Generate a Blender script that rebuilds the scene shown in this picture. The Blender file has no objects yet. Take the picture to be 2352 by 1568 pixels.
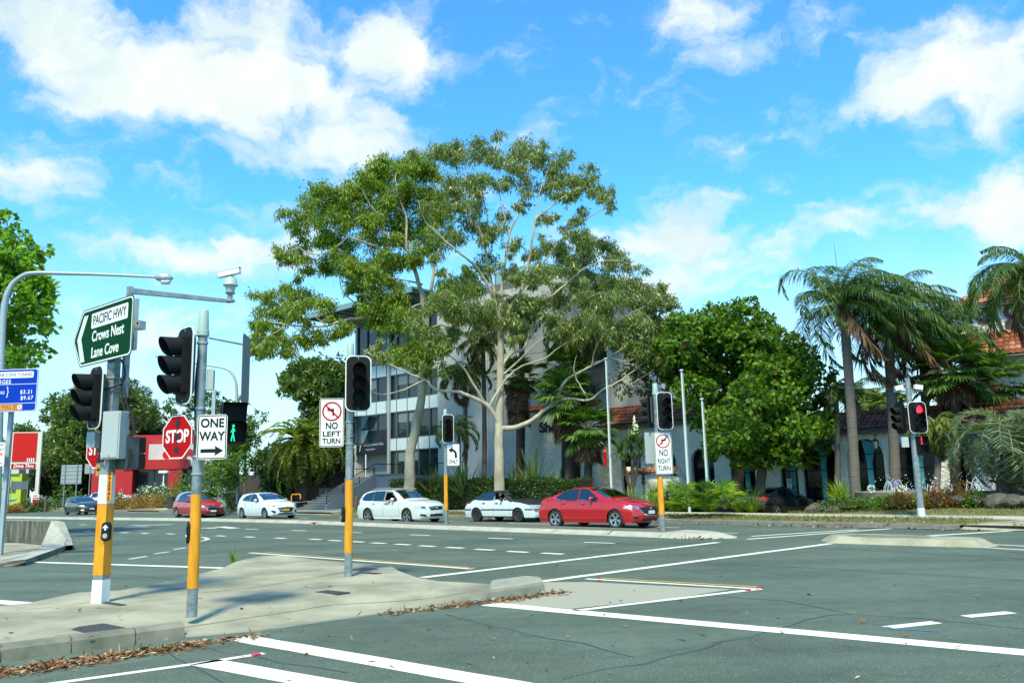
import bpy, bmesh, math, random
import numpy as np
from mathutils import Vector, Matrix
from mathutils.geometry import delaunay_2d_cdt

SC = bpy.context.scene
COL = SC.collection
PI = math.pi
RAD = math.radians

# ------------------------------------------------------------------ camera
F, CX, CY, H = 1900.0, 1176.0, 784.0, 1.6        # a 29 mm lens on a 36 mm sensor, eye height in a car
TH = math.atan(327 / F)                           # tilted up a little
RO = math.atan(0.0240)                            # slightly rolled
FW = Vector((0, math.cos(TH), math.sin(TH)))
U0 = Vector((0, -math.sin(TH), math.cos(TH)))
X0 = Vector((1, 0, 0))
CR = X0 * math.cos(RO) - U0 * math.sin(RO)
CU = X0 * math.sin(RO) + U0 * math.cos(RO)
cam_d = bpy.data.cameras.new('camera')
cam_d.sensor_width = 36.0
cam_d.lens = F / 2352 * 36
cam_d.clip_end = 6000
cam = bpy.data.objects.new('camera', cam_d)
COL.objects.link(cam)
mw = Matrix.Identity(4)
for i in range(3):
    mw[i][0], mw[i][1], mw[i][2] = CR[i], CU[i], -FW[i]
mw[2][3] = H
cam.matrix_world = mw
SC.camera = cam

def ray(px, py):
    return FW + CR * ((px - CX) / F) - CU * ((py - CY) / F)
def gp(px, py, z=0.0):
    d = ray(px, py); t = (z - H) / d.z
    return Vector((d.x * t, d.y * t, z))
def dp(px, py, Y):
    d = ray(px, py); t = Y / d.y
    return Vector((d.x * t, Y, H + d.z * t))

# ------------------------------------------------------------------ light and sky
SUN_EL, SUN_AZ = RAD(55), RAD(190)     # azimuth clockwise from +Y: behind the camera, to the right
SC.view_settings.view_transform = 'Standard'
SC.view_settings.look = 'None'
SC.view_settings.gamma = 1.0
SC.view_settings.exposure = 0.32
sun_d = bpy.data.lights.new('sun', 'SUN')
sun_d.energy = 5.0
sun_d.angle = RAD(9)
sun_d.color = (1.0, 0.93, 0.68)
sun = bpy.data.objects.new('sun', sun_d)
COL.objects.link(sun)
sv = Vector((math.sin(SUN_AZ) * math.cos(SUN_EL), math.cos(SUN_AZ) * math.cos(SUN_EL), math.sin(SUN_EL)))
sun.rotation_euler = sv.to_track_quat('Z', 'Y').to_euler()

def build_world():
    w = bpy.data.worlds.new('World'); SC.world = w; w.use_nodes = True
    nt = w.node_tree; N = nt.nodes; Lk = nt.links; N.clear()
    out = N.new('ShaderNodeOutputWorld'); bg = N.new('ShaderNodeBackground')
    bg.inputs['Strength'].default_value = 0.10
    sky = N.new('ShaderNodeTexSky'); sky.sky_type = 'NISHITA'; sky.sun_disc = False
    sky.sun_elevation = SUN_EL; sky.sun_rotation = SUN_AZ
    sky.air_density = 1.0; sky.dust_density = 0.3; sky.ozone_density = 1.5
    tc = N.new('ShaderNodeTexCoord')
    sep = N.new('ShaderNodeSeparateXYZ'); Lk.new(tc.outputs['Generated'], sep.inputs[0])
    def M(op, a, b=None, clamp=False):
        n = N.new('ShaderNodeMath'); n.operation = op; n.use_clamp = clamp
        for i, v in enumerate((a, b)):
            if v is None: continue
            if isinstance(v, (int, float)): n.inputs[i].default_value = v
            else: Lk.new(v, n.inputs[i])
        return n.outputs[0]
    az = M('ARCTAN2', sep.outputs[0], sep.outputs[1])
    el = M('ARCSINE', sep.outputs[2])
    ae = N.new('ShaderNodeCombineXYZ'); Lk.new(az, ae.inputs[0]); Lk.new(el, ae.inputs[1])
    # warp so that the edges of the clouds billow
    wn = N.new('ShaderNodeTexNoise'); wn.inputs['Scale'].default_value = 8; wn.inputs['Detail'].default_value = 8
    wn.inputs['Roughness'].default_value = 0.62
    Lk.new(ae.outputs[0], wn.inputs['Vector'])
    ws = N.new('ShaderNodeVectorMath'); ws.operation = 'SUBTRACT'; ws.inputs[1].default_value = (0.5, 0.5, 0.5)
    Lk.new(wn.outputs['Color'], ws.inputs[0])
    wm = N.new('ShaderNodeVectorMath'); wm.operation = 'MULTIPLY_ADD'; wm.inputs[1].default_value = (0.13, 0.10, 0)
    Lk.new(ws.outputs[0], wm.inputs[0]); Lk.new(ae.outputs[0], wm.inputs[2])
    P = wm.outputs[0]
    blobs = [  # where each cloud stands in the sky (through ray()), its half width and height, its weight
        (130, 50, 200, 150, .9), (330, 200, 240, 150, .9), (570, 80, 200, 140, 1.05), (610, 240, 210, 120, .9), (430, 200, 150, 90, .5),
        (880, 110, 160, 110, .95), (940, 150, 90, 60, .5), (790, 235, 140, 80, .7), (860, 350, 170, 100, .85), (730, 330, 90, 50, .3),
        (50, 375, 150, 80, .6), (190, 440, 80, 40, .3), (350, 560, 260, 70, .55), (600, 560, 260, 90, .75),
        (1110, 215, 55, 45, .45), (1620, 40, 170, 110, .7), (1855, 40, 70, 80, .45), (1990, 160, 60, 100, .4),
        (2200, 130, 170, 100, .9), (2090, 230, 130, 80, .7), (2330, 190, 110, 120, .75), (2150, 330, 90, 30, .4),
        (2300, 460, 170, 100, .85), (2050, 520, 130, 40, .55), (1550, 500, 150, 80, .85), (1780, 550, 220, 50, .65), (1480, 590, 200, 90, .6),
        (1560, 680, 240, 90, .7), (1180, 600, 200, 110, .4), (130, 720, 340, 110, .45), (620, 740, 360, 120, .5), (2150, 680, 200, 80, .5)]
    acc = None
    for (px, py, rx, ry, wt) in blobs:
        d = ray(px, py).normalized()
        a, e = math.atan2(d.x, d.y), math.asin(d.z)
        sb = N.new('ShaderNodeVectorMath'); sb.operation = 'SUBTRACT'; sb.inputs[1].default_value = (a, e, 0)
        Lk.new(P, sb.inputs[0])
        ml = N.new('ShaderNodeVectorMath'); ml.operation = 'MULTIPLY'
        ml.inputs[1].default_value = (1.0 / (rx * 1.15 / F), 1.0 / (ry * 1.15 / F), 0)
        Lk.new(sb.outputs[0], ml.inputs[0])
        ln = N.new('ShaderNodeVectorMath'); ln.operation = 'LENGTH'; Lk.new(ml.outputs[0], ln.inputs[0])
        inv = M('SUBTRACT', 1.0, ln.outputs['Value'], True)
        v = M('MULTIPLY', inv, wt)
        acc = v if acc is None else M('ADD', acc, v)
    n2 = N.new('ShaderNodeTexNoise'); n2.inputs['Scale'].default_value = 10; n2.inputs['Detail'].default_value = 9
    n2.inputs['Roughness'].default_value = 0.58
    st = N.new('ShaderNodeVectorMath'); st.operation = 'MULTIPLY'; st.inputs[1].default_value = (1.0, 1.9, 1)
    Lk.new(P, st.inputs[0]); Lk.new(st.outputs[0], n2.inputs['Vector'])
    # far behind the camera: plain scattered cloud from the same noise
    nz = M('MULTIPLY', M('SUBTRACT', n2.outputs['Fac'], 0.5), 2.5)
    dens0 = M('ADD', acc, nz)
    mr = N.new('ShaderNodeMapRange'); mr.interpolation_type = 'SMOOTHSTEP'
    mr.inputs['From Min'].default_value = 0.02; mr.inputs['From Max'].default_value = 0.95
    Lk.new(dens0, mr.inputs['Value'])
    # haze towards the horizon
    hz = N.new('ShaderNodeMapRange'); hz.interpolation_type = 'SMOOTHSTEP'
    hz.inputs['From Min'].default_value = 0.0; hz.inputs['From Max'].default_value = 0.34
    hz.inputs['To Min'].default_value = 0.80; hz.inputs['To Max'].default_value = 0.0
    Lk.new(el, hz.inputs['Value'])
    dens = M('MULTIPLY', M('MAXIMUM', mr.outputs[0], hz.outputs[0]), 0.97)
    # the blue of the sky
    tint = N.new('ShaderNodeMix'); tint.data_type = 'RGBA'; tint.blend_type = 'MULTIPLY'
    tint.inputs['Factor'].default_value = 1.0
    tint.inputs['B'].default_value = SKY_TINT
    Lk.new(sky.outputs[0], tint.inputs['A'])
    # cloud colour: bright tops, greyer where thick
    shade = N.new('ShaderNodeTexNoise'); shade.inputs['Scale'].default_value = 11; shade.inputs['Detail'].default_value = 6
    Lk.new(P, shade.inputs['Vector'])
    cr = N.new('ShaderNodeValToRGB'); cr.color_ramp.elements[0].position = .3; cr.color_ramp.elements[1].position = .62
    cr.color_ramp.elements[0].color = CLOUD_A; cr.color_ramp.elements[1].color = CLOUD_B
    Lk.new(shade.outputs['Fac'], cr.inputs[0])
    mx = N.new('ShaderNodeMix'); mx.data_type = 'RGBA'
    Lk.new(dens, mx.inputs['Factor']); Lk.new(tint.outputs['Result'], mx.inputs['A']); Lk.new(cr.outputs[0], mx.inputs['B'])
    Lk.new(mx.outputs['Result'], bg.inputs['Color']); Lk.new(bg.outputs[0], out.inputs['Surface'])
SKY_TINT = (0.80, 2.10, 2.65, 1)
CLOUD_A = (6.0, 7.3, 7.4, 1); CLOUD_B = (8.6, 8.9, 8.2, 1)
build_world()

# ------------------------------------------------------------------ materials
MATS = {}
def nodes_of(m):
    nt = m.node_tree; return nt.nodes, nt.links
def mat(name, col, rough=0.6, metal=0.0, spec=0.5, noise=None, bump=None, coat=0.0, alpha=None, emit=None, col2=None, stretch=None):
    """a principled material, with a second colour mixed in by noise and a bump"""
    if name in MATS: return MATS[name]
    m = bpy.data.materials.new(name); m.use_nodes = True
    N, L = nodes_of(m); b = N['Principled BSDF']
    b.inputs['Base Color'].default_value = (*col, 1); b.inputs['Roughness'].default_value = rough
    b.inputs['Metallic'].default_value = metal; b.inputs['Specular IOR Level'].default_value = spec
    if coat: b.inputs['Coat Weight'].default_value = coat; b.inputs['Coat Roughness'].default_value = 0.03
    if emit: b.inputs['Emission Color'].default_value = (*emit[0], 1); b.inputs['Emission Strength'].default_value = emit[1]
    tcn = None
    if noise or bump:
        tcn = N.new('ShaderNodeTexCoord'); vec = tcn.outputs['Object']
        if stretch:
            mp = N.new('ShaderNodeMapping'); mp.inputs['Scale'].default_value = stretch
            L.new(vec, mp.inputs[0]); vec = mp.outputs[0]
    if noise:
        t = N.new('ShaderNodeTexNoise'); t.inputs['Scale'].default_value = noise[0]; t.inputs['Detail'].default_value = 6
        t.inputs['Roughness'].default_value = 0.65
        L.new(vec, t.inputs['Vector'])
        r = N.new('ShaderNodeValToRGB')
        r.color_ramp.elements[0].position = noise[1]; r.color_ramp.elements[1].position = noise[2]
        r.color_ramp.elements[0].color = (*(col2 or [c * .7 for c in col]), 1); r.color_ramp.elements[1].color = (*col, 1)
        L.new(t.outputs['Fac'], r.inputs[0]); L.new(r.outputs[0], b.inputs['Base Color'])
    if bump:
        t2 = N.new('ShaderNodeTexNoise'); t2.inputs['Scale'].default_value = bump[0]; t2.inputs['Detail'].default_value = 4
        L.new(vec, t2.inputs['Vector'])
        bp = N.new('ShaderNodeBump'); bp.inputs['Strength'].default_value = bump[1]; bp.inputs['Distance'].default_value = bump[2] if len(bump) > 2 else 0.01
        L.new(t2.outputs['Fac'], bp.inputs['Height']); L.new(bp.outputs[0], b.inputs['Normal'])
    MATS[name] = m
    return m

def leaf_mat(name, c1, c2, c3, trans=0.3, rough=0.42, spec=0.45):
    if name in MATS: return MATS[name]
    if trans >= .15: c1, c2, c3 = [[min(.8, x * g_) for x, g_ in zip(c, (1.38, 1.5, 1.2))] for c in (c1, c2, c3)]; trans += .08
    m = bpy.data.materials.new(name); m.use_nodes = True
    N, L = nodes_of(m); b = N['Principled BSDF']; out = N['Material Output']
    g = N.new('ShaderNodeNewGeometry')
    r = N.new('ShaderNodeValToRGB'); e = r.color_ramp.elements
    e[0].color = (*c1, 1); e[1].color = (*c3, 1); x = e.new(0.55); x.color = (*c2, 1)
    L.new(g.outputs['Random Per Island'], r.inputs[0])
    L.new(r.outputs[0], b.inputs['Base Color'])
    b.inputs['Roughness'].default_value = rough; b.inputs['Specular IOR Level'].default_value = spec
    t = N.new('ShaderNodeBsdfTranslucent')
    br = N.new('ShaderNodeMix'); br.data_type = 'RGBA'; br.blend_type = 'MULTIPLY'; br.inputs['Factor'].default_value = 1
    br.inputs['B'].default_value = (1.5, 1.5, .5, 1); L.new(r.outputs[0], br.inputs['A']); L.new(br.outputs['Result'], t.inputs['Color'])
    mx = N.new('ShaderNodeMixShader'); mx.inputs[0].default_value = trans
    L.new(b.outputs[0], mx.inputs[1]); L.new(t.outputs[0], mx.inputs[2]); L.new(mx.outputs[0], out.inputs['Surface'])
    MATS[name] = m
    return m

def glass_mat(name, tint, refl=0.22, rough=0.02):
    if name in MATS: return MATS[name]
    m = bpy.data.materials.new(name); m.use_nodes = True
    N, L = nodes_of(m); out = N['Material Output']; N.remove(N['Principled BSDF'])
    tr = N.new('ShaderNodeBsdfTransparent'); tr.inputs[0].default_value = (*tint, 1)
    gl = N.new('ShaderNodeBsdfGlossy'); gl.inputs['Roughness'].default_value = rough; gl.inputs['Color'].default_value = (.9, 1, 1, 1)
    fr = N.new('ShaderNodeFresnel'); fr.inputs[0].default_value = 1.5
    ad = N.new('ShaderNodeMath'); ad.operation = 'ADD'; ad.use_clamp = True; ad.inputs[1].default_value = refl
    L.new(fr.outputs[0], ad.inputs[0])
    mx = N.new('ShaderNodeMixShader'); L.new(ad.outputs[0], mx.inputs[0]); L.new(tr.outputs[0], mx.inputs[1]); L.new(gl.outputs[0], mx.inputs[2])
    L.new(mx.outputs[0], out.inputs['Surface'])
    MATS[name] = m
    return m

def asphalt_mat(dark=1.0, grit=1.0):
    m = bpy.data.materials.new('asphalt'); m.use_nodes = True
    N, L = nodes_of(m); b = N['Principled BSDF']
    tc = N.new('ShaderNodeTexCoord')
    def noise(s, det, ro=.6):
        t = N.new('ShaderNodeTexNoise'); t.inputs['Scale'].default_value = s; t.inputs['Detail'].default_value = det; t.inputs['Roughness'].default_value = ro
        L.new(tc.outputs['Object'], t.inputs['Vector']); return t
    mpg = N.new('ShaderNodeMapping'); mpg.inputs['Rotation'].default_value = (0, 0, RAD(42)); mpg.inputs['Scale'].default_value = (.10, 1.1, 1); L.new(tc.outputs['Object'], mpg.inputs[0])
    trk = N.new('ShaderNodeTexNoise'); trk.inputs['Scale'].default_value = 1.0; trk.inputs['Detail'].default_value = 4; L.new(mpg.outputs[0], trk.inputs['Vector'])
    big = noise(.35, 5); fine = noise(55, 3, .8); mid = noise(4, 5)
    r = N.new('ShaderNodeValToRGB'); r.color_ramp.elements[0].position = .33; r.color_ramp.elements[1].position = .68
    r.color_ramp.elements[0].color = (.074, .103, .080, 1); r.color_ramp.elements[1].color = (.108, .146, .114, 1)
    L.new(big.outputs['Fac'], r.inputs[0])
    r2 = N.new('ShaderNodeValToRGB'); r2.color_ramp.elements[0].position = .3; r2.color_ramp.elements[1].position = .74
    r2.color_ramp.elements[0].color = (.42, .42, .42, 1); r2.color_ramp.elements[1].color = (1.62, 1.62, 1.55, 1)
    L.new(fine.outputs['Fac'], r2.inputs[0])
    r3 = N.new('ShaderNodeValToRGB'); r3.color_ramp.elements[0].position = .35; r3.color_ramp.elements[1].position = .6
    r3.color_ramp.elements[0].color = (.72 * dark, .72 * dark, .72 * dark, 1); r3.color_ramp.elements[1].color = (1.10 * dark, 1.10 * dark, 1.08 * dark, 1)
    av = N.new('ShaderNodeMath'); av.operation = 'MULTIPLY_ADD'; av.inputs[1].default_value = .55; L.new(trk.outputs['Fac'], av.inputs[0])
    hf = N.new('ShaderNodeMath'); hf.operation = 'MULTIPLY'; hf.inputs[1].default_value = .45; L.new(mid.outputs['Fac'], hf.inputs[0]); L.new(hf.outputs[0], av.inputs[2])
    L.new(av.outputs[0], r3.inputs[0])
    m1 = N.new('ShaderNodeMix'); m1.data_type = 'RGBA'; m1.blend_type = 'MULTIPLY'; m1.inputs['Factor'].default_value = 1
    L.new(r.outputs[0], m1.inputs['A']); L.new(r2.outputs[0], m1.inputs['B'])
    m2 = N.new('ShaderNodeMix'); m2.data_type = 'RGBA'; m2.blend_type = 'MULTIPLY'; m2.inputs['Factor'].default_value = 1
    L.new(m1.outputs['Result'], m2.inputs['A']); L.new(r3.outputs[0], m2.inputs['B'])
    # pale stones in the surface
    vo = N.new('ShaderNodeTexVoronoi'); vo.inputs['Scale'].default_value = 38; L.new(tc.outputs['Object'], vo.inputs['Vector'])
    lt = N.new('ShaderNodeMath'); lt.operation = 'LESS_THAN'; lt.inputs[1].default_value = .16; L.new(vo.outputs['Distance'], lt.inputs[0])
    sp = N.new('ShaderNodeSeparateColor'); L.new(vo.outputs['Color'], sp.inputs[0])
    gt = N.new('ShaderNodeMath'); gt.operation = 'GREATER_THAN'; gt.inputs[1].default_value = .82 - .25 * (grit - 1); L.new(sp.outputs[0], gt.inputs[0])
    pr = N.new('ShaderNodeMath'); pr.operation = 'MULTIPLY'; L.new(lt.outputs[0], pr.inputs[0]); L.new(gt.outputs[0], pr.inputs[1])
    m3 = N.new('ShaderNodeMix'); m3.data_type = 'RGBA'; m3.inputs['B'].default_value = (.40, .42, .37, 1)
    L.new(pr.outputs[0], m3.inputs['Factor']); L.new(m2.outputs['Result'], m3.inputs['A'])
    L.new(m3.outputs['Result'], b.inputs['Base Color'])
    b.inputs['Roughness'].default_value = .78; b.inputs['Specular IOR Level'].default_value = .3
    bp = N.new('ShaderNodeBump'); bp.inputs['Strength'].default_value = .5; bp.inputs['Distance'].default_value = .006
    L.new(fine.outputs['Fac'], bp.inputs['Height']); L.new(bp.outputs[0], b.inputs['Normal'])
    return m

ASPH = asphalt_mat()
def paint_mat(name, col, wear=.42):
    m = bpy.data.materials.new(name); m.use_nodes = True
    N, L = nodes_of(m); b = N['Principled BSDF']; tc = N.new('ShaderNodeTexCoord')
    t = N.new('ShaderNodeTexNoise'); t.inputs['Scale'].default_value = 6; t.inputs['Detail'].default_value = 12; t.inputs['Roughness'].default_value = .82
    L.new(tc.outputs['Object'], t.inputs['Vector'])
    r = N.new('ShaderNodeValToRGB'); r.color_ramp.elements[0].position = wear - .09; r.color_ramp.elements[1].position = wear
    r.color_ramp.elements[0].color = (.3, .32, .29, 1); r.color_ramp.elements[1].color = (*col, 1)
    L.new(t.outputs['Fac'], r.inputs[0]); L.new(r.outputs[0], b.inputs['Base Color'])
    b.inputs['Roughness'].default_value = .6
    MATS[name] = m
    return m
PAINT = paint_mat('road_paint_white', (.72, .73, .62), .415)
PAINT_OLD = paint_mat('road_paint_worn', (.56, .57, .48), .49)
PAINT_Y = paint_mat('road_paint_yellow', (.68, .36, .03), .42)
SEAL = mat('crack_sealant', (.035, .048, .046), .55)
CONC = mat('concrete', (.36, .345, .24), .85, noise=(.7, .36, .62), col2=(.18, .175, .118), bump=(60, .25, .004))
CONC_D = mat('concrete_weathered', (.23, .23, .17), .9, noise=(2.2, .32, .7), col2=(.10, .105, .075), bump=(50, .4, .006))
CONC_W = mat('concrete_mossy', (.17, .175, .13), .9, noise=(3.5, .35, .65), col2=(.03, .035, .025), bump=(30, .5, .01), stretch=(2, 2, .4))
KERB_D = mat('kerb_weathered', (.20, .20, .165), .9, noise=(2.5, .3, .7), col2=(.11, .11, .09))
KERB = mat('kerb_concrete', (.42, .42, .34), .85, noise=(2.5, .3, .7), col2=(.27, .275, .22), bump=(40, .4, .005))
PATH = mat('footpath', (.46, .44, .34), .85, noise=(.8, .3, .7), col2=(.33, .325, .25))
SOIL = mat('soil', (.06, .045, .03), .95, noise=(5, .3, .7), col2=(.02, .018, .012), bump=(20, .6, .02))
VERGE = mat('dry_grass_ground', (.21, .17, .085), .95, noise=(2.2, .36, .62), col2=(.085, .105, .028), bump=(35, .8, .02))
LAWN = mat('lawn_ground', (.12, .15, .035), .95, noise=(4, .35, .65), col2=(.07, .10, .02), bump=(35, .8, .02))
GALV = mat('galvanised_steel', (.30, .35, .34), .45, .4, noise=(9, .38, .6), col2=(.17, .21, .21))
GALV_L = mat('galvanised_light', (.40, .47, .47), .5, .35, noise=(10, .3, .7), col2=(.30, .36, .37))
YEL = mat('yellow_sleeve', (.76, .33, .008), .35, noise=(5, .32, .6), col2=(.52, .20, .012), stretch=(3, 3, .6))
WHITE = mat('white_sheet', (.74, .78, .73), .4)
OFFW = mat('offwhite_paint', (.66, .70, .66), .5, noise=(6, .3, .6), col2=(.55, .6, .57))
BLACK = mat('black_paint', (.008, .010, .010), .6, spec=.2)
BLACK_M = mat('black_matte', (.010, .012, .012), .65, spec=.2)
RED = mat('sign_red', (.40, .005, .008), .6, spec=.08)
RED_B = mat('sign_red_bright', (.50, .012, .008), .5, spec=.2)
GREEN = mat('sign_green', (.002, .045, .014), .6, spec=.05)
BLUE = mat('sign_blue', (.004, .04, .38), .6, spec=.06)
ORANGE = mat('sign_orange', (.62, .25, .02), .4)
SIGNALG = mat('signal_grey', (.05, .066, .066), .45)
CABINET = mat('cabinet_grey', (.35, .41, .40), .55)
CAPW = mat('cap_pale', (.32, .44, .37), .5)
RUB = mat('rubber', (.012, .012, .012), .7)
GRATE = mat('iron_lid', (.05, .048, .045), .6, .2, bump=(80, .8, .01))

# ------------------------------------------------------------------ mesh helpers
class MB:
    def __init__(s): s.v = []; s.f = []; s.m = []
    def add(s, verts, faces, m=0):
        o = len(s.v); s.v.extend([tuple(p) for p in verts])
        for f in faces: s.f.append(tuple(i + o for i in f)); s.m.append(m)
    def poly(s, pts, m=0): s.add(pts, [tuple(range(len(pts)))], m)
    def box(s, c, size, rz=0.0, m=0, mtx=None):
        hx, hy, hz = [a / 2 for a in size]
        vs = [Vector((x, y, z)) for x in (-hx, hx) for y in (-hy, hy) for z in (-hz, hz)]
        R = mtx if mtx is not None else Matrix.Rotation(rz, 3, 'Z')
        vs = [R @ v + Vector(c) for v in vs]
        s.add(vs, [(0, 1, 3, 2), (4, 6, 7, 5), (0, 4, 5, 1), (2, 3, 7, 6), (0, 2, 6, 4), (1, 5, 7, 3)], m)
    def prism(s, pts, nrm, m=0, mside=None):
        """closed polygon pts (ccw seen from nrm) extruded by -nrm"""
        nrm = Vector(nrm); n = len(pts)
        a = [Vector(p) for p in pts]; b = [p - nrm for p in a]
        s.poly(a, m); s.poly(b[::-1], m if mside is None else mside)
        for i in range(n):
            j = (i + 1) % n
            s.add([a[i], b[i], b[j], a[j]], [(0, 1, 2, 3)], m if mside is None else mside)
    def tube(s, pts, rad, n=8, m=0, cap=True, sq=False):
        pts = [Vector(p) for p in pts]
        if isinstance(rad, (int, float)): rad = [rad] * len(pts)
        t0 = (pts[1] - pts[0]).normalized()
        ref = Vector((0, 0, 1)) if abs(t0.z) < .9 else Vector((0, 1, 0))
        u = t0.cross(ref).normalized(); rings = []
        for i, p in enumerate(pts):
            t = (pts[min(i + 1, len(pts) - 1)] - pts[max(i - 1, 0)])
            t = t.normalized() if t.length > 1e-9 else t0
            u = (u - t * u.dot(t)); u = u.normalized() if u.length > 1e-6 else t.orthogonal().normalized()
            w = t.cross(u)
            rings.append([p + (u * math.cos(2 * PI * (k + .5) / n) + w * math.sin(2 * PI * (k + .5) / n)) * rad[i] for k in range(n)])
        o = len(s.v)
        for r in rings: s.v.extend([tuple(q) for q in r])
        for i in range(len(rings) - 1):
            for k in range(n):
                k2 = (k + 1) % n
                s.f.append((o + i * n + k, o + i * n + k2, o + (i + 1) * n + k2, o + (i + 1) * n + k)); s.m.append(m)
        if cap:
            s.f.append(tuple(o + k for k in range(n))[::-1]); s.m.append(m)
            s.f.append(tuple(o + (len(rings) - 1) * n + k for k in range(n))); s.m.append(m)
    def ball(s, c, r, n=10, m=0, rings=6):
        rr = r if isinstance(r, (tuple, list)) else (r, r, r)
        vs = []; fs = []
        for i in range(rings + 1):
            a = PI * i / rings
            for k in range(n):
                b = 2 * PI * k / n
                vs.append((c[0] + rr[0] * math.sin(a) * math.cos(b), c[1] + rr[1] * math.sin(a) * math.sin(b), c[2] + rr[2] * math.cos(a)))
        for i in range(rings):
            for k in range(n):
                k2 = (k + 1) % n
                fs.append((i * n + k, (i + 1) * n + k, (i + 1) * n + k2, i * n + k2))
        s.add(vs, fs, m)
    def disc(s, c, r, nrm, n=20, m=0, depth=.004):
        nrm = Vector(nrm).normalized(); u = nrm.orthogonal().normalized(); w = nrm.cross(u)
        pts = [Vector(c) + (u * math.cos(2 * PI * k / n) + w * math.sin(2 * PI * k / n)) * r for k in range(n)]
        s.prism(pts, nrm * depth, m)
    def build(s, name, mats, parent=None, smooth=None, label=None):
        me = bpy.data.meshes.new(name); me.from_pydata(s.v, [], s.f)
        mats = mats if isinstance(mats, (list, tuple)) else [mats]
        for q in mats: me.materials.append(q)
        if len(mats) > 1: me.polygons.foreach_set('material_index', s.m)
        if smooth is not None:
            me.polygons.foreach_set('use_smooth', [True] * len(me.polygons))
            me.set_sharp_from_angle(angle=RAD(smooth))
        me.update()
        o = bpy.data.objects.new(name, me); COL.objects.link(o)
        if parent: o.parent = parent
        if label: o['label'] = label
        return o

def thing(name, label, cat, loc=(0, 0, 0), rz=0.0, group=None):
    o = bpy.data.objects.new(name, None); COL.objects.link(o); o.empty_display_size = .2
    o.location = loc; o.rotation_euler = (0, 0, rz); o['label'] = label; o['category'] = cat
    if group: o['group'] = group
    return o
def tag(o, label, cat, group=None):
    o['label'] = label; o['category'] = cat
    if group: o['group'] = group
    return o
def structure(o): o['kind'] = 'structure'; return o
def stuff(o, label, cat): o['kind'] = 'stuff'; o['label'] = label; o['category'] = cat; return o

FONT_CACHE = {}
def lettering(s, size, m, parent, loc, sx=1.0, align='CENTER', bold=0.0, shear=0.0, rot=(PI / 2, 0, 0), name='lettering', ext=.0015, gap=1.0, fit=None):
    """words as raised flat letters in the local XZ plane of parent, facing -Y"""
    cu = bpy.data.curves.new('lettering', 'FONT'); cu.body = s; cu.size = size; cu.align_x = align; cu.align_y = 'CENTER'
    cu.extrude = ext; cu.offset = bold; cu.shear = shear; cu.resolution_u = 4; cu.space_character = gap
    t = bpy.data.objects.new('lettering', cu); COL.objects.link(t)
    me = bpy.data.meshes.new_from_object(t)
    bpy.data.objects.remove(t); bpy.data.curves.remove(cu)
    me.name = 'lettering'
    me.materials.clear(); me.materials.append(m)
    o = bpy.data.objects.new(name, me); COL.objects.link(o)
    if fit: sx = fit / max(v.co.x for v in me.vertices) / 2
    o.parent = parent; o.location = loc; o.rotation_euler = rot; o.scale = (sx, 1, 1)
    return o

def rrect(w, h, r, n=5, x=0, z=0, y=0.0):
    """rounded rectangle in the XZ plane, ccw seen from -Y"""
    pts = []
    for cx, cz, a0 in ((w / 2 - r, h / 2 - r, 0), (-w / 2 + r, h / 2 - r, 90), (-w / 2 + r, -h / 2 + r, 180), (w / 2 - r, -h / 2 + r, 270)):
        for k in range(n + 1):
            a = RAD(a0 + 90 * k / n); pts.append(Vector((x + cx + r * math.cos(a), y, z + cz + r * math.sin(a))))
    return pts
def ring(mb, outer, inner, m=0):
    n = len(outer); o = len(mb.v)
    mb.v.extend([tuple(p) for p in outer] + [tuple(p) for p in inner])
    for i in range(n):
        j = (i + 1) % n
        mb.f.append((o + i, o + j, o + n + j, o + n + i)); mb.m.append(m)

def sheet(poly, zf, mats, name, step=None, parent=None, uvmat=None):
    """a ground sheet: polygon filled with a triangulated grid whose height is zf(x, y)"""
    P = [Vector((p[0], p[1])) for p in poly]; n = len(P)
    pts = list(P)
    if step:
        xs = [p.x for p in P]; ys = [p.y for p in P]
        def inside(x, y):
            c = False; j = n - 1
            for i in range(n):
                if (P[i].y > y) != (P[j].y > y) and x < (P[j].x - P[i].x) * (y - P[i].y) / (P[j].y - P[i].y) + P[i].x: c = not c
                j = i
            return c
        x = min(xs) + step / 2
        while x < max(xs):
            y = min(ys) + step / 2
            while y < max(ys):
                if inside(x, y): pts.append(Vector((x, y)))
                y += step
            x += step
    r = delaunay_2d_cdt(pts, [], [list(range(n))], 1, 1e-5)
    vs = [(v.x, v.y, zf(v.x, v.y)) for v in r[0]]
    me = bpy.data.meshes.new(name)
    fs = []
    for f in r[2]:
        a, b, c = [r[0][i] for i in f[:3]]
        fs.append(tuple(f) if (b - a).cross(c - a) > 0 else tuple(f[::-1]))
    me.from_pydata(vs, [], fs); me.materials.append(mats)
    me.polygons.foreach_set('use_smooth', [True] * len(fs)); me.update()
    o = bpy.data.objects.new(name, me); COL.objects.link(o)
    if parent: o.parent = parent
    return o

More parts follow.
